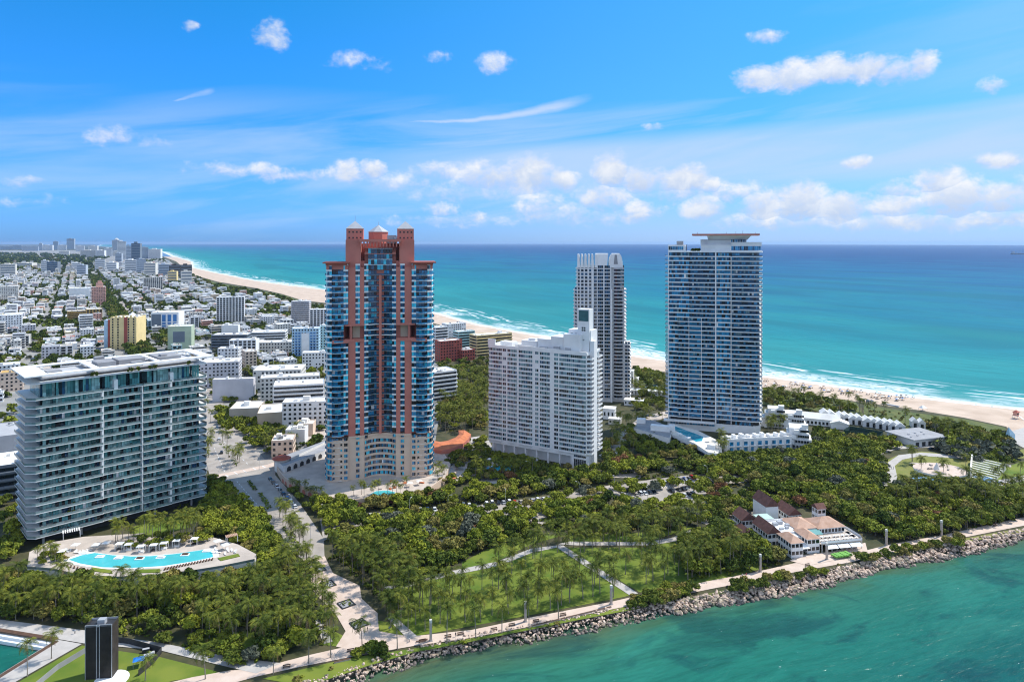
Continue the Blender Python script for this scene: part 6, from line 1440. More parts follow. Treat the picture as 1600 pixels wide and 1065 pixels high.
def building(name, lab, X, Y, ang, w, d, h, wall, style='grid', roof='white_roof', cat='building', group=None, fh=3.2, top=0, detail=True, accent=None):
    t = thing(name, lab, cat, (X, Y, 0), ang, group)
    b = MB(); b.box(0, w, 0, d, -.5, h, 0); b.build('wall', [M[wall]], t)
    r = MB(); r.box(.25, w-.25, .25, d-.25, h, h+.12, 0)
    if detail:
        for x0, x1, y0, y1 in ((0,w,0,.25),(0,w,d-.25,d),(0,.25,.25,d-.25),(w-.25,w,.25,d-.25)): r.box(x0, x1, y0, y1, h, h+.75, 1)
    r.build('roof', [M[roof], M[wall]], t)
    n = max(1, int(h/fh)); fh = h/n
    if detail and style != 'plain':
        for k in range(n):
            g = MB(); z0, z1 = k*fh+fh*.3, k*fh+fh*.78
            if style == 'bands': g.box(.5, w-.5, -.07, .1, z0, z1); g.box(-.07, .1, .6, d-.6, z0, z1); g.box(w-.1, w+.07, .6, d-.6, z0, z1)
            elif style == 'columns':
                m = max(2, int(w/4.6)); q = w/m
                for i in range(m): g.box(i*q+q*.16, (i+1)*q-q*.16, -.07, .1, k*fh+.3, (k+1)*fh-.5)
                g.box(-.07, .1, 1, d-1, z0, z1)
            elif style == 'slots':
                m = max(2, int(w/6)); q = w/m
                for i in range(m):
                    if i == m//2 and accent: continue
                    g.box(i*q+q*.36, (i+1)*q-q*.36, -.07, .1, k*fh+fh*.15, k*fh+fh*.85)
            else:
                m = max(2, int(w/3.3)); q = w/m
                for i in range(m):
                    if rc.random() < .1: continue
                    g.box(i*q+q*.26, (i+1)*q-q*.26, -.07, .1, z0, z1)
                m = max(2, int(d/3.6)); q = d/m
                for i in range(m): g.box(-.07, .1, i*q+q*.28, (i+1)*q-q*.28, z0, z1); g.box(w-.1, w+.07, i*q+q*.28, (i+1)*q-q*.28, z0, z1)
            g.build('glazing', [M['glass_dark']], t)
    if style == 'bands' and detail and h > 9:
        for k in range(1, n): s = MB(); s.box(-.5, w+.5, -.9, .3, k*fh-.1, k*fh+.75); s.build('balcony', [M[wall]], t)
    if detail:
        u = MB()
        for i in range(rc.randint(2, 5) if w*d > 150 else rc.randint(0, 2)):
            a, c = rc.uniform(.8, 3.4), rc.uniform(.8, 3); x, y = rc.uniform(.5, max(.6, w-a-.5)), rc.uniform(.5, max(.6, d-c-.5)); u.box(x, x+a, y, y+c, h+.12, h+rc.uniform(.8, 2.2), rc.choice([0,0,1]))
        if rc.random() < .55 and w > 9: x = rc.uniform(1, w-5); u.box(x, x+rc.uniform(3,5), d*.4, d*.4+rc.uniform(3,5), h+.12, h+rc.uniform(2.2,3.4), 0)
        if u.f: u.build('roof_plant', [M['white_roof'], M['grey']], t)
    OCC.append((X+CX[0]*w/2*1+0, Y+math.sin(ang)*w/2+math.cos(ang)*d/2, max(w, d)*.56))
    CITY.append(t)
    return t
def city(u0, u1, vb, vt, d, wall, style, lab, roof='white_roof', ang=CA, name='city_building', cat='building', fh=3.2, accent=None, detail=True, group=None):
    X, Y, w = front(u0, u1, vb, ang); h = H - (vt - V0)*Y/F
    OCC.append((X+math.cos(ang)*w/2-math.sin(ang)*d/2, Y+math.sin(ang)*w/2+math.cos(ang)*d/2, math.hypot(w, d)*.45))
    t = building(name, lab, X, Y, ang, w, d, h, wall, style, roof, cat, group, fh, accent=accent, detail=detail); return t, w, h
t, w, h = city(143,165,477,449,22,'wall_pink','grid','tall pink stepped apartment tower among low white blocks', ang=.5); landmark('pink tower', t.location)
b = MB(); b.box(w*.3, w*.8, 4, 14, h, h+9); b.box(w*.42, w*.7, 6, 12, h+9, h+14); b.build('upper_tier', [M['wall_pink']], t)
t, w, h = city(172,213,546,497,30,'wall_yellow','slots','yellow multi-storey block with dark slots and red central strip', ang=.12, accent='wall_brick'); landmark('yellow slotted block', t.location)
b = MB(); b.box(w*.53, w*.66, -.3, 1, 4, h+.8); b.build('red_strip', [M['wall_brick']], t); b = MB(); b.box(-9, -.1, 4, 26, 0, h-3); b.build('blue_wing', [M['wall_sky']], t); b = MB(); b.box(-3.5, -.2, 1.5, 4, 0, h-2); b.build('red_recess', [M['wall_brick']], t)
b = MB()
for i in range(7): b.box(i*w/7+1, i*w/7+3.4, .1, 2.2, h, h+2.0+(i%2))
b.build('crest', [M['wall_yellow']], t)
t, w, h = city(198,212,520,494,12,'wall_aqua','plain','small pale green drum building with white cone roof', ang=.2); b = MB(); n = 14; b.add([(w/2+6.5*math.cos(i*6.283/n), 6+6.5*math.sin(i*6.283/n), h+.5) for i in range(n)]+[(w/2,6,h+6)], [(i,(i+1)%n,n) for i in range(n)]); b.build('cone_roof', [M['white']], t)
t, w, h = city(236,279,516,489,34,'white','plain','white garage with bright blue panels on its front', ang=.2); b = MB()
for i in range(3): b.box(w*(.40+.2*i), w*(.53+.2*i), -.2, .2, 4+(i==1)*1, h-3)
b.build('blue_panel', [M['wall_blue']], t); b = MB(); b.box(.6, w*.36, -.12, .2, 2, h-2); b.build('dark_glazing', [M['wall_slate']], t); b = MB()
for k in range(3): b.box(w*.38, w*.97, -.35, .1, 4+k*4, 5+k*4)
b.build('spandrel', [M['white']], t); landmark('blue-panelled garage', t.location)
t, w, h = city(262,299,548,511,20,'wall_sage','plain','sage green box building with open grey top floor', ang=.25); b = MB(); b.box(w*.22, w*.72, -.1, .2, h*.35, h*.8); b.build('glazing', [M['wall_slate']], t); landmark('sage green box', t.location)
for a in ((338,382,506,465,16,'white','columns','white slab hotel with six dark window columns'), (225,254,457,434,16,'offwhite','columns','grey-white slab with dark window columns nearer the skyline'), (455,483,505,471,18,'wall_lilac','bands','banded white slab by the beach woods'), (484,511,516,484,16,'offwhite_blue','columns','white and grey apartment slab beside the coral tower edge'),
          (330,386,550,524,24,'wall_slate','bands','dark grey layered low building with white roof edge'), (346,372,530,509,12,'white','plain','plain white cube building behind the dark layered one'), (358,400,563,532,14,'white','columns','white four-storey apartment block with dark bays'),
          (392,446,541,520,26,'white','bands','long white two-storey building with ribbon windows'), (396,460,556,536,20,'offwhite','grid','low off-white building with dark clerestory'), (313,373,606,568,26,'wall_lilac','grid','white school-like block with two rows of square windows'), (332,396,628,594,8,'wall_lilac','plain','blank white-walled hall right of glass block'), (340,372,570,545,14,'offwhite_blue','grid','white upper block behind the school-like block'),
          (395,470,612,580,30,'offwhite','grid','cream three-storey apartment row behind the other flats'), (407,500,629,592,16,'offwhite','grid','cream three-storey apartment row with stepped parapet'), (427,506,644,604,22,'white','bands','long flat white-roofed building left of the coral tower'), (441,512,672,630,14,'white','grid','white arcade building with dark ground floor left of coral tower'),
          (402,467,668,647,30,'beige','plain','windowless beige hall with flat grey roof'), (358,404,660,640,26,'roof_tan','plain','low tan building beside the beige hall'), (424,458,716,690,14,'wall_peach','grid','cream restaurant with white roof on the street corner'), (446,476,694,673,12,'white','plain','white-roofed restaurant behind the corner one'), (461,489,682,664,12,'wall_peach','plain','small peach building with white roof by the car yard'),
          (472,512,577,552,14,'white','grid','white small-windowed hotel left of the coral tower'), (500,514,552,510,12,'wall_aqua','grid','aqua and white tower block at the coral tower edge'), (676,714,628,583,20,'white','bands','white building with five dark stripes right of coral tower'),
          (688,722,566,534,14,'wall_brick','grid','dark red brick hotel right of the coral tower'), (722,742,564,548,12,'wall_brick','grid','lower red brick wing beside the taller brick hotel'), (745,800,558,525,18,'wall_yellow','bands','yellow banded beachfront block left of the white slab'), (716,742,548,519,14,'wall_aqua','bands','pale aqua banded block behind the brick hotel'), (680,700,552,512,14,'white','bands','tall white beachfront block at the coral tower edge'), (698,728,528,507,16,'white','grid','white beachfront block behind the brick hotel'),
          (0,36,613,584,16,'wall_peach','grid','cream house with orange roof at the left edge','wall_ochre'), (-30,30,600,574,18,'white','grid','white block at the left edge behind the cream house'), (-40,34,722,688,40,'wall_lilac','plain','white car-park roof left of the glass block','roof_grey'), (-60,38,796,738,30,'wall_slate','bands','dark banded office left of the glass block','white_roof'),
          (135,160,500,484,22,'wall_ochre','columns','ochre apartment block below the pink tower'), (105,135,502,487,20,'wall_ochre','bands','long ochre block left of the other ochre block'), (108,142,468,451,40,'white','plain','large white hall left of the pink tower'), (0,28,470,448,30,'offwhite','grid','white apartment cluster near the left edge'), (-10,34,520,494,24,'white','grid','white flats at the left edge above the watermark line' if False else 'white flats at the left edge of the city')):
    roof = a[8] if len(a) > 8 else 'white_roof'; t, w, h = city(*a[:5], a[5], a[6], a[7], roof, CA if a[0] < 300 or a[0] > 660 else rc.uniform(.05, .32)); landmark(a[7] if len(a[7].split()) < 7 else ' '.join(a[7].split()[:6]), t.location) if rc.random() < .0 else None
t, w, h = city(456,498,560,514,16,'wall_sky','grid','blue and white striped apartment block with blue balcony columns', ang=.15); landmark('blue-balconied block', t.location); b = MB(); b.box(w*.36, w*.64, -.5, .4, 0, h-5); b.build('white_bay', [M['white']], t); b = MB()
for x0 in (.12, .24, .68, .8):
    for k in range(int(h/3.2)): b.box(w*x0, w*(x0+.08), -1, .2, k*3.2+.3, k*3.2+1.5)
b.build('balcony', [M['wall_blue']], t)
landmark('school-like block', P(340,606)); landmark('beige hall', P(430,668)); landmark('white slab hotel', P(360,506)); landmark('dark red brick hotel', P(700,566)); landmark('dark banded office', P(0,790)); landmark('beach woods', P(400,462))
# distant towers on the skyline
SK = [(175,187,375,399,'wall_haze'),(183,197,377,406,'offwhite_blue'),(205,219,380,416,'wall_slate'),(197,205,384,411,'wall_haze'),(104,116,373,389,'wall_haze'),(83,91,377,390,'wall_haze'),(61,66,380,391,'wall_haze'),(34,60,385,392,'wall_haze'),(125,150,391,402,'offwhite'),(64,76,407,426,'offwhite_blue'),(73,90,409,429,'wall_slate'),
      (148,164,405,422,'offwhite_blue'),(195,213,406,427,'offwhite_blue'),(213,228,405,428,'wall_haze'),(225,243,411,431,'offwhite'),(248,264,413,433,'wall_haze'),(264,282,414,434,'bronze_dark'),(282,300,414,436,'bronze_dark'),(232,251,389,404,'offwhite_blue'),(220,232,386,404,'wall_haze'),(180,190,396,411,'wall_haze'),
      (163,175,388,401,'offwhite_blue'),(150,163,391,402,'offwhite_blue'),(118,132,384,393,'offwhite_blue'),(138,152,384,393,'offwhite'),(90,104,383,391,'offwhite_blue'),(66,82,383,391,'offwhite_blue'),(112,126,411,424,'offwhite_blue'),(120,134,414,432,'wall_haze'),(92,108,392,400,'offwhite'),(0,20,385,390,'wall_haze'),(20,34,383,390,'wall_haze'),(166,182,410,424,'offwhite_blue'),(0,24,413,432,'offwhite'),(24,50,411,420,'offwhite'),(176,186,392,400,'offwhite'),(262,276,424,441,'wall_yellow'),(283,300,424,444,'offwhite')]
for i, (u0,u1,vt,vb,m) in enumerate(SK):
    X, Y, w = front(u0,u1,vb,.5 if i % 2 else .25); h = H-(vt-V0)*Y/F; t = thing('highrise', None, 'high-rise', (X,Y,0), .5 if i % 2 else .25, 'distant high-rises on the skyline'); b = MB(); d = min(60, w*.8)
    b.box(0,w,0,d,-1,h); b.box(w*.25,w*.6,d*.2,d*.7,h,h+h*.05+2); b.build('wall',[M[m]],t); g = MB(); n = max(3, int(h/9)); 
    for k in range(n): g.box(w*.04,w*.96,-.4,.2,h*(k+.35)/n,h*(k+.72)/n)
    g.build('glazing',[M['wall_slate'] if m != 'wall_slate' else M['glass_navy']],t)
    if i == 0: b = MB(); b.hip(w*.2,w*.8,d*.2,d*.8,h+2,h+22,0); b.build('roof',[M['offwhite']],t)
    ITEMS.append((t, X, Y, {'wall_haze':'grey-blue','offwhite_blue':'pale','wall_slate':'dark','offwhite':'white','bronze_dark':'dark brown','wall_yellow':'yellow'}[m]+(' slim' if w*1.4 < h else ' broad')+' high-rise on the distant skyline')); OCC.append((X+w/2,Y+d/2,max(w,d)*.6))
# fill the street grid
city_poly = PP([(-330,401),(60,407),(160,411),(255,404),(268,418),(296,434),(330,453),(400,466),(455,480),(452,505),(510,520),(510,560),(400,588),(330,590),(300,590),(36,590),(36,640),(-420,640)])
fill, i, LOTT = [], 0, []
o0 = P(200, 540)
def clear(x, y, r): return all((x-a)**2+(y-b)**2 > (r+q)**2*.8 for a, b, q in OCC if abs(a-x) < 120 and abs(b-y) < 120)
for si in range(-40, 250):
    for ti in range(-90, 80):
        s = si*24 + (si//5)*15; tt = ti*20 + (ti//4)*13
        if -9 < tt < 26: continue                          # the avenue
        x, y = o0[0]+CY[0]*s+CX[0]*tt, o0[1]+CY[1]*s+CX[1]*tt
        x += rc.uniform(-2.5,2.5); y += rc.uniform(-2.5,2.5)
        if y < 430 or not inside((x,y), city_poly): continue
        if math.hypot(x,y) > 5200: continue
        nz_ = math.sin(s*.011+1.3)*math.sin(tt*.017+.4)+.7*math.sin(s*.031+tt*.023)+.5*math.sin(tt*.071-s*.013)
        if rc.random() < .92: LOTT.append((x-CX[0]*3.4-CY[0]*1.5, y-CX[1]*3.4-CY[1]*1.5, rc.uniform(.5,1.0)))
        if nz_ > .58 and y > 620:
            for _ in range(4): LOTT.append((x+rc.uniform(-2,18), y+rc.uniform(-2,18), rc.uniform(.7,1.15)))
            continue
        w, d = rc.uniform(10,18.5), rc.uniform(12,22)
        if rc.random() < .12: continue
        u_, v_ = px(x, y)
        if u_ < -60 or not clear(x+CX[0]*w/2, y+CX[1]*w/2+d/2, max(w,d)*.5): continue
        n = rc.choices([1,2,3,4,6,9],[3,6,5,2,.5,.15])[0]; fill.append((x, y, w, d, n*3.1+rc.uniform(.4,1.4), n))
fill.sort(key=lambda f: math.hypot(f[0], f[1]))
WC = [('white','white',8),('offwhite','cream-white',6),('offwhite_blue','white',3),('wall_lilac','pale grey',1.5),('wall_peach','peach',2.4),('wall_pink','pink',.5),('wall_yellow','yellow',.5),('beige','beige',1),('wall_aqua','pale aqua',.6),('wall_sky','pale blue',.5)]
RC = [('white_roof','white-roofed',6),('roof_grey','grey-roofed',3),('roof_tan','tan-roofed',2.2),('roof_rust','rust-roofed',.45)]
NFL = {1:'one-storey',2:'two-storey',3:'three-storey',4:'four-storey',6:'six-storey',9:'nine-storey'}
NB_IND = 215
for f in fill[:NB_IND]:
    a = rc.choices(WC, [q[2] for q in WC])[0]; r = rc.choices(RC, [q[2] for q in RC])[0]
    t = building('city_building', None, f[0], f[1], CA, f[2], f[3], f[4], a[0], rc.choice(['grid','grid','bands','plain'] if f[5] < 3 else ['grid','bands','columns']), r[0], 'building', 'low city blocks behind the towers'); ITEMS.append((t, f[0], f[1], '%s %s %s city block' % (a[1], NFL[f[5]], r[1])))
b = MB(); names = ['white','offwhite','offwhite_blue','wall_lilac','wall_peach','wall_pink','wall_yellow','beige','white_roof','roof_grey','roof_tan','roof_rust','glass_dark','wall_haze']
for f in fill[NB_IND:]:
    wi = rc.choices(range(8),[7,6,3,1.6,2.2,.5,.5,1.6])[0]; ri = rc.choices([8,9,10,11],[6,3,2.2,.5])[0]; x, y, w, d, h, n = f; hw = w/2
    cx, cy = x+CX[0]*w/2+CY[0]*d/2, y+CX[1]*w/2+CY[1]*d/2; b.obox(cx, cy, w, d, -.4, h, CA, wi, ri)
    if rc.random() < .6: b.obox(cx+rc.uniform(-4,4), cy+rc.uniform(-4,4), rc.uniform(3,6), rc.uniform(3,6), h, h+rc.uniform(1.2,3), CA, 8)
    if rc.random() < .8:
        for k in range(n):
            z = k*3.1; q = [(x+CX[0]*s-CY[0]*.1, y+CX[1]*s-CY[1]*.1) for s in (w*.1, w*.9)]; b.quad((*q[0], z+1), (*q[1], z+1), (*q[1], z+2.2), (*q[0], z+2.2), 12)
tag(b.build('distant_city', [M[k] for k in names]), 'hazy carpet of low white buildings running to the skyline', 'city', kind='stuff')
# trees between the buildings
def tiny(n, size, r=4.0, h=5.5): return crown(r, h, 7, n, size)
T1 = [tiny(110, 1.9) for _ in range(3)]; T2 = [tiny(34, 3.4) for _ in range(3)]
parts = []
def scatter(poly, n, s=(.7,1.2), pal=(5,4,1,1,.5,.1), chk=True, dens=None):
    k = 0; xs = [p[0] for p in poly]; ys = [p[1] for p in poly]
    for _ in range(n*12):
        if k >= n: break
        # even density on the ground, thinned with distance
        x, y = rc.uniform(min(xs), max(xs)), rc.uniform(min(ys), max(ys))
        if not inside((x,y), poly) or rc.random() > min(1, 1700/math.hypot(x,y)): continue
        u_, v_ = px(x, y)
        if not -60 < u_ < 1640: continue
        if chk and not clear(x, y, 2.0): continue
        D_ = math.hypot(x,y); V, Q = (T1 if D_ < 1250 else T2)[rc.randrange(3)]; q = rc.uniform(*s)*(1 if D_ < 2000 else 1.3); parts.append((place(V, x, y, -.5, q, q*rc.uniform(.8,1.2), rc.random()*6.28), Q, rc.choices(range(6), pal)[0])); k += 1
OCC += [(f[0]+CX[0]*f[2]/2+CY[0]*f[3]/2, f[1]+CX[1]*f[2]/2+CY[1]*f[3]/2, max(f[2],f[3])*.34) for f in fill]
GRID = {}
for q in OCC: GRID.setdefault((int(q[0]//60), int(q[1]//60)), []).append(q)
def clear(x, y, r):
    i, j = int(x//60), int(y//60)
    return all((x-a)**2+(y-b)**2 > (r+q)**2*.8 for di in (-1,0,1) for dj in (-1,0,1) for a, b, q in GRID.get((i+di, j+dj), ()))
for x, y, q in LOTT:
    if px(x, y)[0] > -60 and clear(x, y, .8) or q > .85:
        V, Q = (T1 if math.hypot(x,y) < 1250 else T2)[rc.randrange(3)]; parts.append((place(V, x, y, -.3, q, q*rc.uniform(.8,1.2), rc.random()*6.28), Q, rc.choices(range(6), (6,3,.6,1,.4,0))[0]))
scatter(city_poly, 5500, (.6,1.2), (6,3,.6,1,.5,0))
scatter(PP([(330,545),(505,545),(505,700),(425,712),(400,690),(335,620)]), 420, (.5,.95), (5,4,1,1,.3,0), True)
av = []
for s in range(-140, 2200, 9):
    for tt in (-3, 3, 13, 19):
        if rc.random() < .82: x, y = o0[0]+CY[0]*s+CX[0]*(tt+rc.uniform(-2,2)), o0[1]+CY[1]*s+CX[1]*(tt+rc.uniform(-2,2)); V, Q = T1[rc.randrange(3)]; q = rc.uniform(.9,1.4); parts.append((place(V, x, y, 0, q, q*1.15, rc.random()*6.28), Q, rc.choices(range(6),(6,3,.5,1,0,0))[0]))
scatter(PP([(280,424),(302,431),(340,445),(400,455),(440,463),(474,475),(505,480),(500,494),(455,492),(440,482),(400,470),(340,456),(300,442),(285,432)]), 900, (.7,1.2), (5,4,.5,2,.3,0), False)
scatter(PP([(-60,548),(36,552),(36,600),(-60,640)]), 60, (1.0,1.5), (5,4,1,1,0,0), False)
scatter(PP([(40,520),(110,512),(110,550),(40,550)]), 60, (.8,1.3), (5,4,1,1,0,0), True)
scatter(PP([(340,505),(470,512),(505,522),(500,545),(400,545),(330,535)]), 130, (.7,1.1), (5,4,1,1,0,0), True)
scatter(PP([(684,560),(800,560),(800,590),(684,590)]), 110, (.6,1.0), (4,3,1,3,0,0), True)
scatter(PP([(-300,398),(60,396),(170,402),(160,412),(60,424),(-300,424)]), 1500, (1.6,2.6), (8,2,0,1,.5,0), False)
tag(mass('city_trees', parts), 'dark street trees and gardens threaded through the low city', 'trees')
# ================================================================ small things
rd = random.Random(77)
CARC = {'white':(.72,.72,.72),'silver':(.42,.43,.45),'black':(.015,.015,.018),'grey':(.13,.135,.14),'red':(.42,.02,.02),'blue':(.03,.08,.25),'dark blue':(.015,.03,.08),'beige':(.45,.40,.32)}
for k, c in CARC.items():
    m = mat('car_'+k.replace(' ','_'), c, .25, .03, .5, spec=.6)
mat('car_glass', (.012,.016,.02), .08, .1, spec=.8); mat('tyre', (.015,.015,.015), .9); mat('lamp_white', (.8,.8,.75), .3); mat('lamp_red', (.35,.01,.01), .3)
def car_meshes(tall):
    b = MB(); L_, W_, h = 2.25, .9, (.78 if not tall else .95); top = 1.45 if not tall else 1.85
    prof = [(-L_,.35),(-L_,h-.08),(-L_+.3,h),(L_-1.15,h+.03),(L_-.2,h-.14),(L_,h-.28),(L_,.35)]
    n = len(prof); b.add([(x,-W_,z) for x,z in prof]+[(x,W_,z) for x,z in prof], [tuple(range(n-1,-1,-1)), tuple(range(n,2*n))]+[(i,(i+1)%n,(i+1)%n+n,i+n) for i in range(n)])
    x0, x1 = (-1.75 if not tall else -2.1), .55; b.add([(x0+.55,-W_*.74,top),(x1,-W_*.74,top),(x1,W_*.74,top),(x0+.55,W_*.74,top),(x0+.5,-W_*.78,top-.09),(x1+.08,-W_*.78,top-.09),(x1+.08,W_*.78,top-.09),(x0+.5,W_*.78,top-.09)], [(0,1,2,3),(4,5,1,0),(5,6,2,1),(6,7,3,2),(7,4,0,3)])
    g = MB(); g.add([(x0,-W_*.95,h-.01),(x1+.95,-W_*.95,h-.01),(x1+.95,W_*.95,h-.01),(x0,W_*.95,h-.01),(x0+.5,-W_*.78,top-.085),(x1+.08,-W_*.78,top-.085),(x1+.08,W_*.78,top-.085),(x0+.5,W_*.78,top-.085)], [(0,1,5,4),(1,2,6,5),(2,3,7,6),(3,0,4,7)])
    wv = []
    for sx in (-1.4,1.4):
        for sy in (-.86,.86): q = MB(); q.tube([(sx,sy-.11,.33),(sx,sy+.11,.33)], [.33,.33], 10); q.f.append(tuple(range(9,-1,-1))); q.m.append(0); wv.append(q)
    hl = MB(); hl.box(2.2,2.27,-.8,-.4,.5,.66); hl.box(2.2,2.27,.4,.8,.5,.66)
    return b, g, wv, hl
CM = []
for tall in (0, 1):
    b, g, wv, hl = car_meshes(tall); bodies = {}
    for k in CARC: bodies[k] = lib_mesh(b, 'body', M['car_'+k.replace(' ','_')])
    CM.append((bodies, lib_mesh(g, 'window', M['car_glass']), [lib_mesh(q, 'wheel', M['tyre']) for q in wv], lib_mesh(hl, 'headlight', M['lamp_white'])))
def car(x, y, rz, colr, tall, ph, z=.12):
    t = thing('parked_car', None, 'car', (x, y, z), rz, 'cars parked round the park and streets'); B_, g, ws, hl = CM[tall]
    for nm, me in [('body',B_[colr]),('window',g),('headlight',hl)]+[('wheel',w) for w in ws]: o = bpy.data.objects.new(nm, me); COL.objects.link(o); o.parent = t
    ITEMS.append((t, x, y, '%s %s %s' % (colr, 'van' if tall else 'car', ph)))
def car_row(u0, v0, u1, v1, n, ph, cross=True, wts=(6,3,4,3,1,.7,1,.6), skip=.1, tall=.3):
    a, b = P(u0,v0), P(u1,v1); ang = math.atan2(b[1]-a[1], b[0]-a[0])+(math.pi/2 if cross else 0)
    for i in range(n):
        if rd.random() < skip: continue
        f = (i+.5)/n; c = rd.choices(list(CARC), wts)[0]; car(a[0]+(b[0]-a[0])*f, a[1]+(b[1]-a[1])*f, ang+rd.uniform(-.05,.05)+(math.pi if rd.random() < .4 else 0), c, 1 if rd.random() < tall else 0, ph)
car_row(555,812,632,802,11,'in the row below the coral terrace', wts=(9,3,1,1,0,0,0,1), skip=.05, tall=.5)
car_row(640,800,740,793,9,'under trees in the car park', skip=.2); car_row(720,792,800,785,9,'in the shaded car-park row', skip=.15); car_row(800,787,880,777,9,'in the car-park row below white slab', skip=.1)
car_row(868,793,884,800,3,'at the left car-park bend'); car_row(945,772,1015,763,10,'in the middle car-park row', skip=.05); car_row(1030,757,1085,747,9,'in the upper right car-park row', skip=.05); car_row(990,774,1025,769,5,'in the short middle row of car park', skip=.05); car_row(1040,770,1075,764,6,'in the row beside rust-leaved trees', skip=.05); car_row(1060,776,1085,772,4,'at the front of right car-park row',skip=0)
car_row(1095,758,1150,748,9,'at the far right of car park',skip=.05); car_row(1090,768,1130,762,6,'under trees at right of car park'); car_row(1060,800,1100,812,6,'in the lot beside the restaurant'); car_row(905,786,945,781,6,'in the lower middle car-park row'); car_row(1095,786,1130,792,5,'behind the kiosk lot')
car_row(820,810,835,806,2,'near the thicket edge of car park'); car_row(1045,802,1075,800,2,'by the kiosk'); car_row(1120,800,1140,797,3,'left of the restaurant')
car_row(352,765,385,803,7,'along the left kerb of the street', False, skip=.25); car_row(400,812,432,850,7,'along the lower left kerb of street', False, wts=(7,3,1,1,0,0,0,1), skip=.15); car_row(420,747,470,803,9,'along the right kerb of the street', False, skip=.08)
car_row(500,795,520,793,3,'under trees by the podium'); car_row(352,668,362,690,2,'on the upper street', False); car_row(338,660,348,720,3,'on the left lane of upper street', False); car_row(470,655,512,650,5,'in the yard behind coral tower', skip=.1)
car_row(700,726,716,712,3,'on the ramp between the towers', False); car_row(994,655,1015,650,3,'at the drop-off under blue tower', False, wts=(0,0,4,2,0,0,0,0)); car_row(950,705,965,690,2,'on the curved driveway', False); car_row(1448,702,1462,702,1,'on the path below park pavilion', False, wts=(0,0,1,0,0,0,1,0), skip=0); car_row(1000,724,1012,728,2,'on the lane below the podium', False)
car_row(1108,820,1120,822,1,'parked at the left end of restaurant', wts=(1,0,0,0,0,0,0,0), skip=0, tall=1)
# light pylons on the promenade
for u, v, lab in ((673,1001,'tall square light pylon on promenade nearest the plaza'),(821,971,'square light pylon in the middle of the promenade palms'),(955,944,'square light pylon at the right end of lawn'),(1188,893,'square light pylon left of the restaurant'),(1292,874,'square light pylon in front of the restaurant'),(1385,852,'square light pylon just right of the restaurant'),(1471,837,'square light pylon farthest right on the promenade')):
    x, y = P(u, v); t = thing('light_pylon', lab, 'light pylon', (x,y,.1), .3, 'light pylons along the promenade'); b = MB(); b.box(-.38,.38,-.38,.38,0,6.3); b.build('shaft',[M['concrete']],t); b = MB(); b.box(-.42,.42,-.42,.42,6.3,7.3); b.build('lamp_head',[M['offwhite']],t); b = MB(); b.box(-.6,.6,-.6,.6,-.05,.25); b.build('base',[M['grey']],t); landmark(lab.replace('tall ','').replace('square ','') if len(lab.split()) < 8 else 'light pylon '+' '.join(lab.split()[3:8]), (x,y))
# benches
for i, (u, v) in enumerate(((448,1043),(548,1018),(720,992),(772,985),(800,978),(838,972),(880,962),(1002,941),(1262,884),(1415,855),(1555,822),(700,996),(660,1003))):
    x, y = P(u, v); t = thing('bench', None, 'bench', (x,y,.1), .32, 'benches along the promenade'); ITEMS.append((t,x,y,'dark slatted bench on the promenade')); b = MB()
    for k in range(4): b.box(-1.2,1.2,-.3+k*.16,-.18+k*.16,.42,.47)
    b.build('seat',[M['wood']],t); b = MB(); b.box(-1.2,1.2,.32,.37,.6,.95); b.build('backrest',[M['wood']],t)
    for sx in (-1,1): b = MB(); b.box(sx-.05,sx+.05,-.28,.36,0,.42); b.build('leg',[M['dark']],t)
# long seat walls of the promenade
for i, (a, c, lab) in enumerate((((522,1036),(548,1030),'short pale seat wall at the plaza end of promenade'), ((832,979),(955,949),'long thin seat wall on the promenade before lawn'), ((650,1004),(668,1000),'low seat wall beside the first light pylon'))):
    p, q = P(*a), P(*c); ang = math.atan2(q[1]-p[1], q[0]-p[0]); t = thing('seat_wall', lab, 'seat wall', (*p,.1), ang); b = MB(); b.box(0, math.dist(p,q), -.25, .25, 0, .42); b.build('base',[M['concrete']],t); b = MB(); b.box(0, math.dist(p,q), -.3, .3, .42, .5); b.build('seat',[M['wood']],t)
# plaza planters: dark framed water grids
for u, v, lab in ((497,890,'dark framed square planter farthest up the plaza'),(512,913.5,'second dark framed planter from the street'),(541,944,'third dark framed planter, among palms'),(561,975,'dark framed planter nearest the promenade')):
    x, y = P(u, v); t = thing('plaza_planter', lab, 'planter', (x,y,.08), .66, 'sunken planters on the stone plaza'); s = 2.7; b = MB()
    for x0,x1,y0,y1 in ((-s,s,-s,-s+.4),(-s,s,s-.4,s),(-s,-s+.4,-s+.4,s-.4),(s-.4,s,-s+.4,s-.4)): b.box(x0,x1,y0,y1,0,.4)
    b.build('frame',[M['dark']],t); b = MB(); b.box(-s+.4,s-.4,-s+.4,s-.4,0,.15); b.build('bed',[M['grey']],t)
    V, Q = leafquads(np.array([(rd.uniform(-2,2),rd.uniform(-2,2),.3) for _ in range(30)]), np.tile([0,0,1.],(30,1)), .6); o = bpy.data.objects.new('planting', mesh_np('planting', V, Q, [M['leaf_dark']])); COL.objects.link(o); o.parent = t; landmark(lab.replace('dark framed ','').replace(', among palms',''), (x,y))
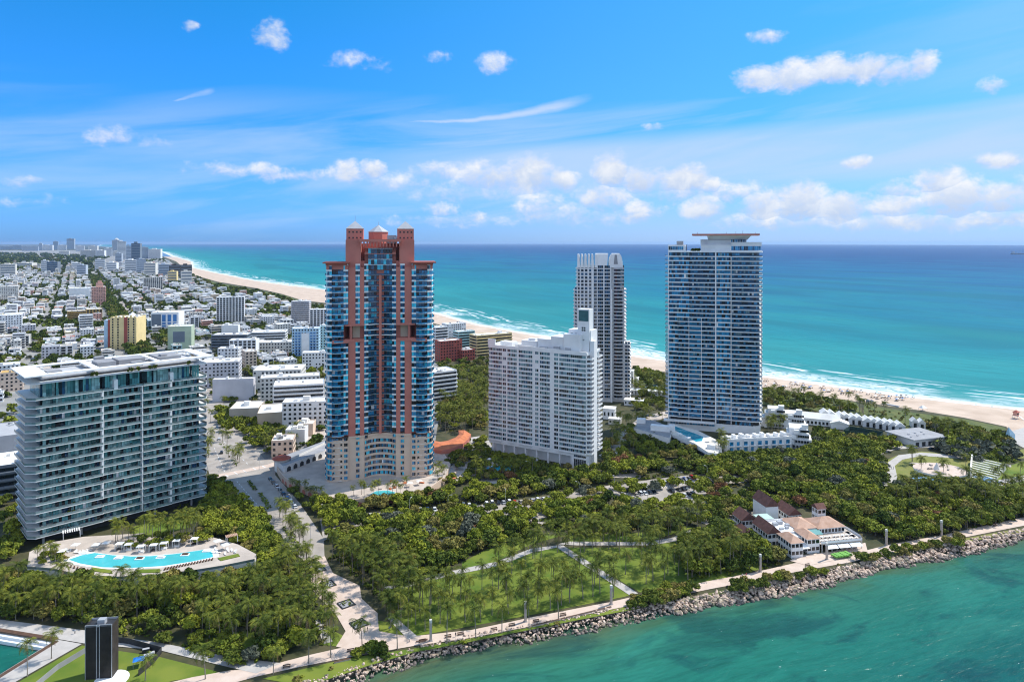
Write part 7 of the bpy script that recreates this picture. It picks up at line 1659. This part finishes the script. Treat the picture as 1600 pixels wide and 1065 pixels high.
# people
def body_mesh(stride):
    J = [(0,0,.95),(0,0,1.18),(0,0,1.42),(0,0,1.53),(0,.02,1.66),(0,.01,1.74),(.1,0,.9),(.12,stride*.14,.5),(.12,stride*.2-.03,.08),(.12,stride*.2+.13,.04),(-.1,0,.9),(-.12,-stride*.10,.5),(-.12,-stride*.26,.09),(-.12,-stride*.26+.14,.04),(.2,0,1.4),(.27,-stride*.1,1.13),(.27,-stride*.08+.06,.88),(.27,-stride*.06+.09,.79),(-.2,0,1.4),(-.27,stride*.1,1.13),(-.27,stride*.1+.08,.88),(-.27,stride*.1+.1,.79)]
    E = [(0,1),(1,2),(2,3),(3,4),(4,5),(0,6),(6,7),(7,8),(8,9),(0,10),(10,11),(11,12),(12,13),(2,14),(14,15),(15,16),(16,17),(2,18),(18,19),(19,20),(20,21)]
    rad = [.15,.14,.15,.06,.105,.08,.10,.065,.045,.04,.10,.065,.045,.04,.06,.045,.035,.03,.06,.045,.035,.03]
    me = bpy.data.meshes.new('body'); me.from_pydata(J, E, []); o = bpy.data.objects.new('tmp', me); COL.objects.link(o); o.modifiers.new('s','SKIN'); o.modifiers.new('u','SUBSURF').levels = 1
    for v, r in zip(me.skin_vertices[0].data, rad): v.radius = (r, r)
    me.skin_vertices[0].data[0].use_root = True
    dg = bpy.context.evaluated_depsgraph_get(); m2 = bpy.data.meshes.new_from_object(o.evaluated_get(dg)); bpy.data.objects.remove(o); m2.name = 'person'
    return m2
SKM = {}
for k, c in (('skin',(.42,.25,.17)),('hair',(.03,.02,.015)),('shirt_white',(.7,.7,.7)),('shirt_dark',(.04,.04,.05)),('shirt_red',(.45,.05,.06)),('shirt_blue',(.06,.15,.4)),('trousers',(.05,.05,.08))): mat(k, c, .8, .05)
base = [body_mesh(1), body_mesh(.25)]
def person(x, y, rz, shirt, lab, k=0, z=.09):
    me = base[k].copy(); me.materials.clear()
    for m in ('skin','trousers',shirt,'hair'): me.materials.append(M[m])
    for p in me.polygons:
        c = p.center; p.material_index = 3 if c.z > 1.70 or (c.z > 1.6 and c.y < -.02) else 0 if c.z > 1.5 else 2 if c.z > .98 else 1 if c.z > .12 and abs(c.x) < .24 else 0
    o = bpy.data.objects.new('person', me); COL.objects.link(o); o.location = (x,y,z); o.rotation_euler = (0,0,rz); tag(o, lab, 'person', 'people walking in the park')
for u, v, s, lab in ((712,995,'shirt_dark','person in dark top walking on the promenade right of plaza'),(563,1020,'shirt_dark','person in dark clothes standing at the shore side of plaza'),(571,1018,'shirt_red','person in red top beside plaza bench'),(592,1015,'shirt_dark','person alone near the shrub by plaza'),(640,1003,'shirt_white','person in white top beside the plaza seat wall'),
                     (927,884,'shirt_dark','person walking down the diagonal lawn path'),(1160,902,'shirt_white','person in white top on promenade left of restaurant'),(1166,901,'shirt_red','person in red top on promenade left of restaurant'),(1393,733,'shirt_dark','person in dark top on the curved path'),(1396,733,'shirt_blue','person in blue top on the curved path'),(117,990,'shirt_white','person in white top by the harbour path palms'),(1525,633,'shirt_red','person in red top standing on the beach'),(1550,636,'shirt_dark','person in dark clothes near the surf'),(574,986,'shirt_dark','person in dark clothes near the lowest plaza planter'),(608,985,'shirt_blue','person in blue top in palm shade on plaza')):
    x, y = P(u, v); person(x, y, rd.random()*6.28, s, lab, rd.randrange(2), -.2 if v < 640 else .09)
# beach: parasols, loungers, lifeguard tower, pavilion tents
for i in range(58):
    f = rd.random(); u = 1195+f*235; v = 596+f*27+rd.uniform(0,9)-2
    x, y = P(u, v); col = rd.choice(['wood','wood','white','wall_blue']); t = thing('beach_parasol', None, 'parasol', (x,y,-.3), rd.random(), 'parasols and loungers on the beach'); ITEMS.append((t,x,y,{'wood':'brown','white':'white','wall_blue':'blue'}[col]+' parasol over loungers on the sand'))
    b = MB(); n = 8; b.add([(1.3*math.cos(k*.785),1.3*math.sin(k*.785),1.95) for k in range(n)]+[(0,0,2.45)],[(k,(k+1)%n,n) for k in range(n)]); b.build('canopy',[M[col]],t); b = MB(); b.tube([(0,0,0),(0,0,2.4)],[.04,.03],5); b.build('pole',[M['wood']],t)
    for sy in (-1.1,1.1): b = MB(); b.box(-.9,.9,sy-.32,sy+.32,.25,.4); b.box(.5,.9,sy-.32,sy+.32,.4,.75); b.build('lounger',[M['bronze_dark']],t)
x, y = P(1588,653); t = thing('lifeguard_tower','pink striped lifeguard tower on the sand by the right edge','lifeguard tower',(x,y,-.2),.5); b = MB(); b.box(-2,2,-2,2,2.2,2.5); b.box(-1.5,1.5,-1.2,1.6,2.5,4.9); b.build('cabin',[M['wall_pink']],t); b = MB(); b.hip(-2.2,2.2,-2,2.2,4.9,6.6,0); b.build('roof',[M['coral_dark']],t); b = MB(); b.box(-1.55,1.55,-1.28,-1.1,3.3,4.3); b.build('window',[M['dark']],t)
for sx in (-1.6,1.6):
    for sy in (-1.6,1.6): b = MB(); b.tube([(sx*1.2,sy*1.2,0),(sx,sy,2.3)],[.12,.12],6); b.build('leg',[M['white']],t)
b = MB(); b.add([(-.6,-2,2.5),(.6,-2,2.5),(.6,-5.5,.1),(-.6,-5.5,.1),(-.6,-2,2.35),(.6,-2,2.35),(.6,-5.5,0),(-.6,-5.5,0)],[(0,1,2,3),(7,6,5,4),(0,3,7,4),(2,1,5,6)]); b.build('ramp',[M['white']],t); landmark('lifeguard tower',(x,y))
x, y = P(1442,641); t = thing('beach_tent','white peaked beach tent at the edge of dune scrub','tent',(x,y,0),.3); b = MB(); b.hip(-2.6,2.6,-2,2,2.2,4.2,0); b.build('fabric',[M['white']],t); b = MB()
for sx in (-2.4,2.4):
    for sy in (-1.8,1.8): b.box(sx-.06,sx+.06,sy-.06,sy+.06,0,2.2)
b.build('pole',[M['grey']],t)
p, q = P(1378,631), P(1404,636); ang = math.atan2(q[1]-p[1],q[0]-p[0]); t = thing('equipment_stack','long low stack of covered loungers beside dune scrub','stacked loungers',(*p,-.1),ang); b = MB(); L_ = math.dist(p,q); b.box(0,L_,0,1.8,0,1.1); b.build('stack',[M['mid_grey']],t); b = MB(); b.box(0,2.6,0,2,1.1,2.2); b.build('cover',[M['bronze_dark']],t)
for k, u in enumerate((1344,1349,1356,1362)): x, y = P(u, 626+k*1.0); t = thing('hut', None, 'hut', (x,y,0), .2, 'small dark beach huts'); ITEMS.append((t,x,y,'small dark beach hut by the dune palms')); b = MB(); b.box(-1,1,-1,1,0,1.9); b.build('wall',[M['wall_slate']],t); b = MB(); b.hip(-1,1,-1,1,1.9,2.8,.2); b.build('roof',[M['white'] if k == 1 else M['wall_slate']],t)
x, y = P(1582,690); t = thing('wave_sign','tall blue pointed kiosk with wave shape near beach path','kiosk',(x,y,0),.2); b = MB(); b.prism([(-2.2,0),(2.2,0),(2.2,3),(-2.2,3)],0,5,0); b.add([(-2.2,0,5),(2.2,0,5),(2.2,3,5),(-2.2,3,5),(-1.6,1.5,10)],[(0,1,4),(1,2,4),(2,3,4),(3,0,4)]); b.build('body',[M['wall_sky']],t); b = MB(); b.box(-.6,.6,-.06,.1,0,2.2); b.build('door',[M['wall_blue']],t)
# sunshades on the pool terrace and decks
for u, v, z in ((96,868,3.6),(118,858,3.6),(150,858,3.6),(166,855,3.6),(352,858,3.6),(340,852,3.6),(765,722,.1),(822,727,.1),(748,728,.1),(775,742,.1),(1062,682,6),(1075,688,6),(1108,690,6),(640,760,3),(655,757,3)):
    x, y = P(u, v, z); t = thing('parasol', None, 'parasol', (x,y,z), rd.random(), 'white parasols round the pools'); ITEMS.append((t,x,y,'white square parasol on a pool deck')); b = MB(); b.hip(-1.5,1.5,-1.5,1.5,2.2,2.8,0); b.build('canopy',[M['white']],t); b = MB(); b.tube([(0,0,0),(0,0,2.5)],[.05,.04],5); b.build('pole',[M['grey']],t)
for i in range(26):
    u, v = rd.choice([(rd.uniform(755,830), rd.choice([723,724,741])), (rd.uniform(96,140), rd.uniform(860,864)), (rd.uniform(330,385), rd.uniform(858,866))]); z = 3.6 if u < 500 else .1; x, y = P(u, v, z)
    t = thing('sun_lounger', None, 'sun lounger', (x,y,z), rd.choice([0,.5,1.57]), 'white sun loungers round the pools'); ITEMS.append((t,x,y,'white sun lounger on a pool deck')); b = MB(); b.box(-.35,.35,-1,.5,.28,.38); b.build('seat',[M['white']],t); b = MB(); b.add([(-.35,.5,.3),(.35,.5,.3),(.35,1.05,.8),(-.35,1.05,.8),(-.35,.52,.22),(.35,.52,.22),(.35,1.1,.75),(-.35,1.1,.75)],[(0,1,2,3),(7,6,5,4),(2,1,5,6),(0,3,7,4)]); b.build('backrest',[M['white']],t)
    for sy in (-.8,.4): b = MB(); b.box(-.3,.3,sy-.04,sy+.04,0,.28); b.build('leg',[M['grey']],t)
# street lamps
for u, v in ((455,800),(437,775),(405,735),(360,735),(700,800),(790,792),(905,778),(960,766),(1060,762),(1012,785),(640,806),(485,850),(1105,752)):
    x, y = P(u, v); t = thing('street_lamp', None, 'street lamp', (x,y,.08), rd.random()*6, 'street lamps on the roads'); ITEMS.append((t,x,y,'slim grey street lamp on the roads')); b = MB(); b.tube([(0,0,0),(0,0,8),(.5,0,8.6),(1.6,0,8.8)],[.11,.07,.06,.05],6); b.build('pole',[M['mid_grey']],t); b = MB(); b.box(1.3,2.2,-.18,.18,8.7,8.88); b.build('lamp_head',[M['mid_grey']],t)
# a freighter at the horizon
x, y = P(1580, 397.5, ZW); t = thing('cargo_ship','dark cargo ship on the horizon at the right edge','ship',(x,y,ZW),0); b = MB(); b.prism([(0,-14),(150,-14),(175,0),(150,14),(0,14)],-2,13); b.build('hull',[M['wall_slate']],t); b = MB(); b.box(8,32,-12,12,13,36); b.build('superstructure',[M['wall_haze']],t); b = MB(); b.box(60,64,-2,2,13,30); b.box(110,114,-2,2,13,30); b.build('crane',[M['wall_haze']],t)
# marks on the roads
b = MB(); z = .26
def dash(a, c, n, w=.14, fill_=.5):
    p, q = P(*a), P(*c); L_ = math.dist(p,q); ux, uy = (q[0]-p[0])/L_, (q[1]-p[1])/L_
    for i in range(n): s0, s1 = L_*i/n, L_*(i+fill_)/n; b.add([(p[0]+ux*s0-uy*w,p[1]+uy*s0+ux*w,z),(p[0]+ux*s1-uy*w,p[1]+uy*s1+ux*w,z),(p[0]+ux*s1+uy*w,p[1]+uy*s1-ux*w,z),(p[0]+ux*s0+uy*w,p[1]+uy*s0-ux*w,z)],[(0,1,2,3)])
dash((370,752),(425,815),14); dash((425,752),(470,810),14); dash((350,690),(390,728),8); dash((335,700),(352,740),8)
for a, c in (((339,746),(344,749)),((352,742),(357,745)),((366,738),(371,741)),((380,735),(385,738)),((395,731),(400,734)),((410,728),(415,731))): dash(a, c, 1, .25, 1)
for i in range(16): dash((945+i*4.6,774-i*.55),(942+i*4.6,778-i*.5),1,.09,1); dash((1030+i*3.6,760-i*.6),(1027+i*3.6,764-i*.6),1,.09,1)
tag(b.build('road_markings',[M['white']]),kind='structure')
# ================================================================ labels that single each repeat out
ITEMS += ISL + CAB + HOU + TAB
single_out(ITEMS)
# ================================================================ the air
hz = bpy.data.materials.new('haze_air'); hz.use_nodes = True; nt = hz.node_tree; nt.nodes.clear()
pv = nt.nodes.new('ShaderNodeVolumePrincipled'); pv.inputs['Color'].default_value = (.50,.72,1.0,1); pv.inputs['Density'].default_value = 2.2e-5; pv.inputs['Anisotropy'].default_value = .2
ou = nt.nodes.new('ShaderNodeOutputMaterial'); nt.links.new(pv.outputs[0], ou.inputs['Volume'])
b = MB(); b.box(-95000, 70000, -1500, 100000, -8, 172); tag(b.build('haze', [hz]), kind='stuff')
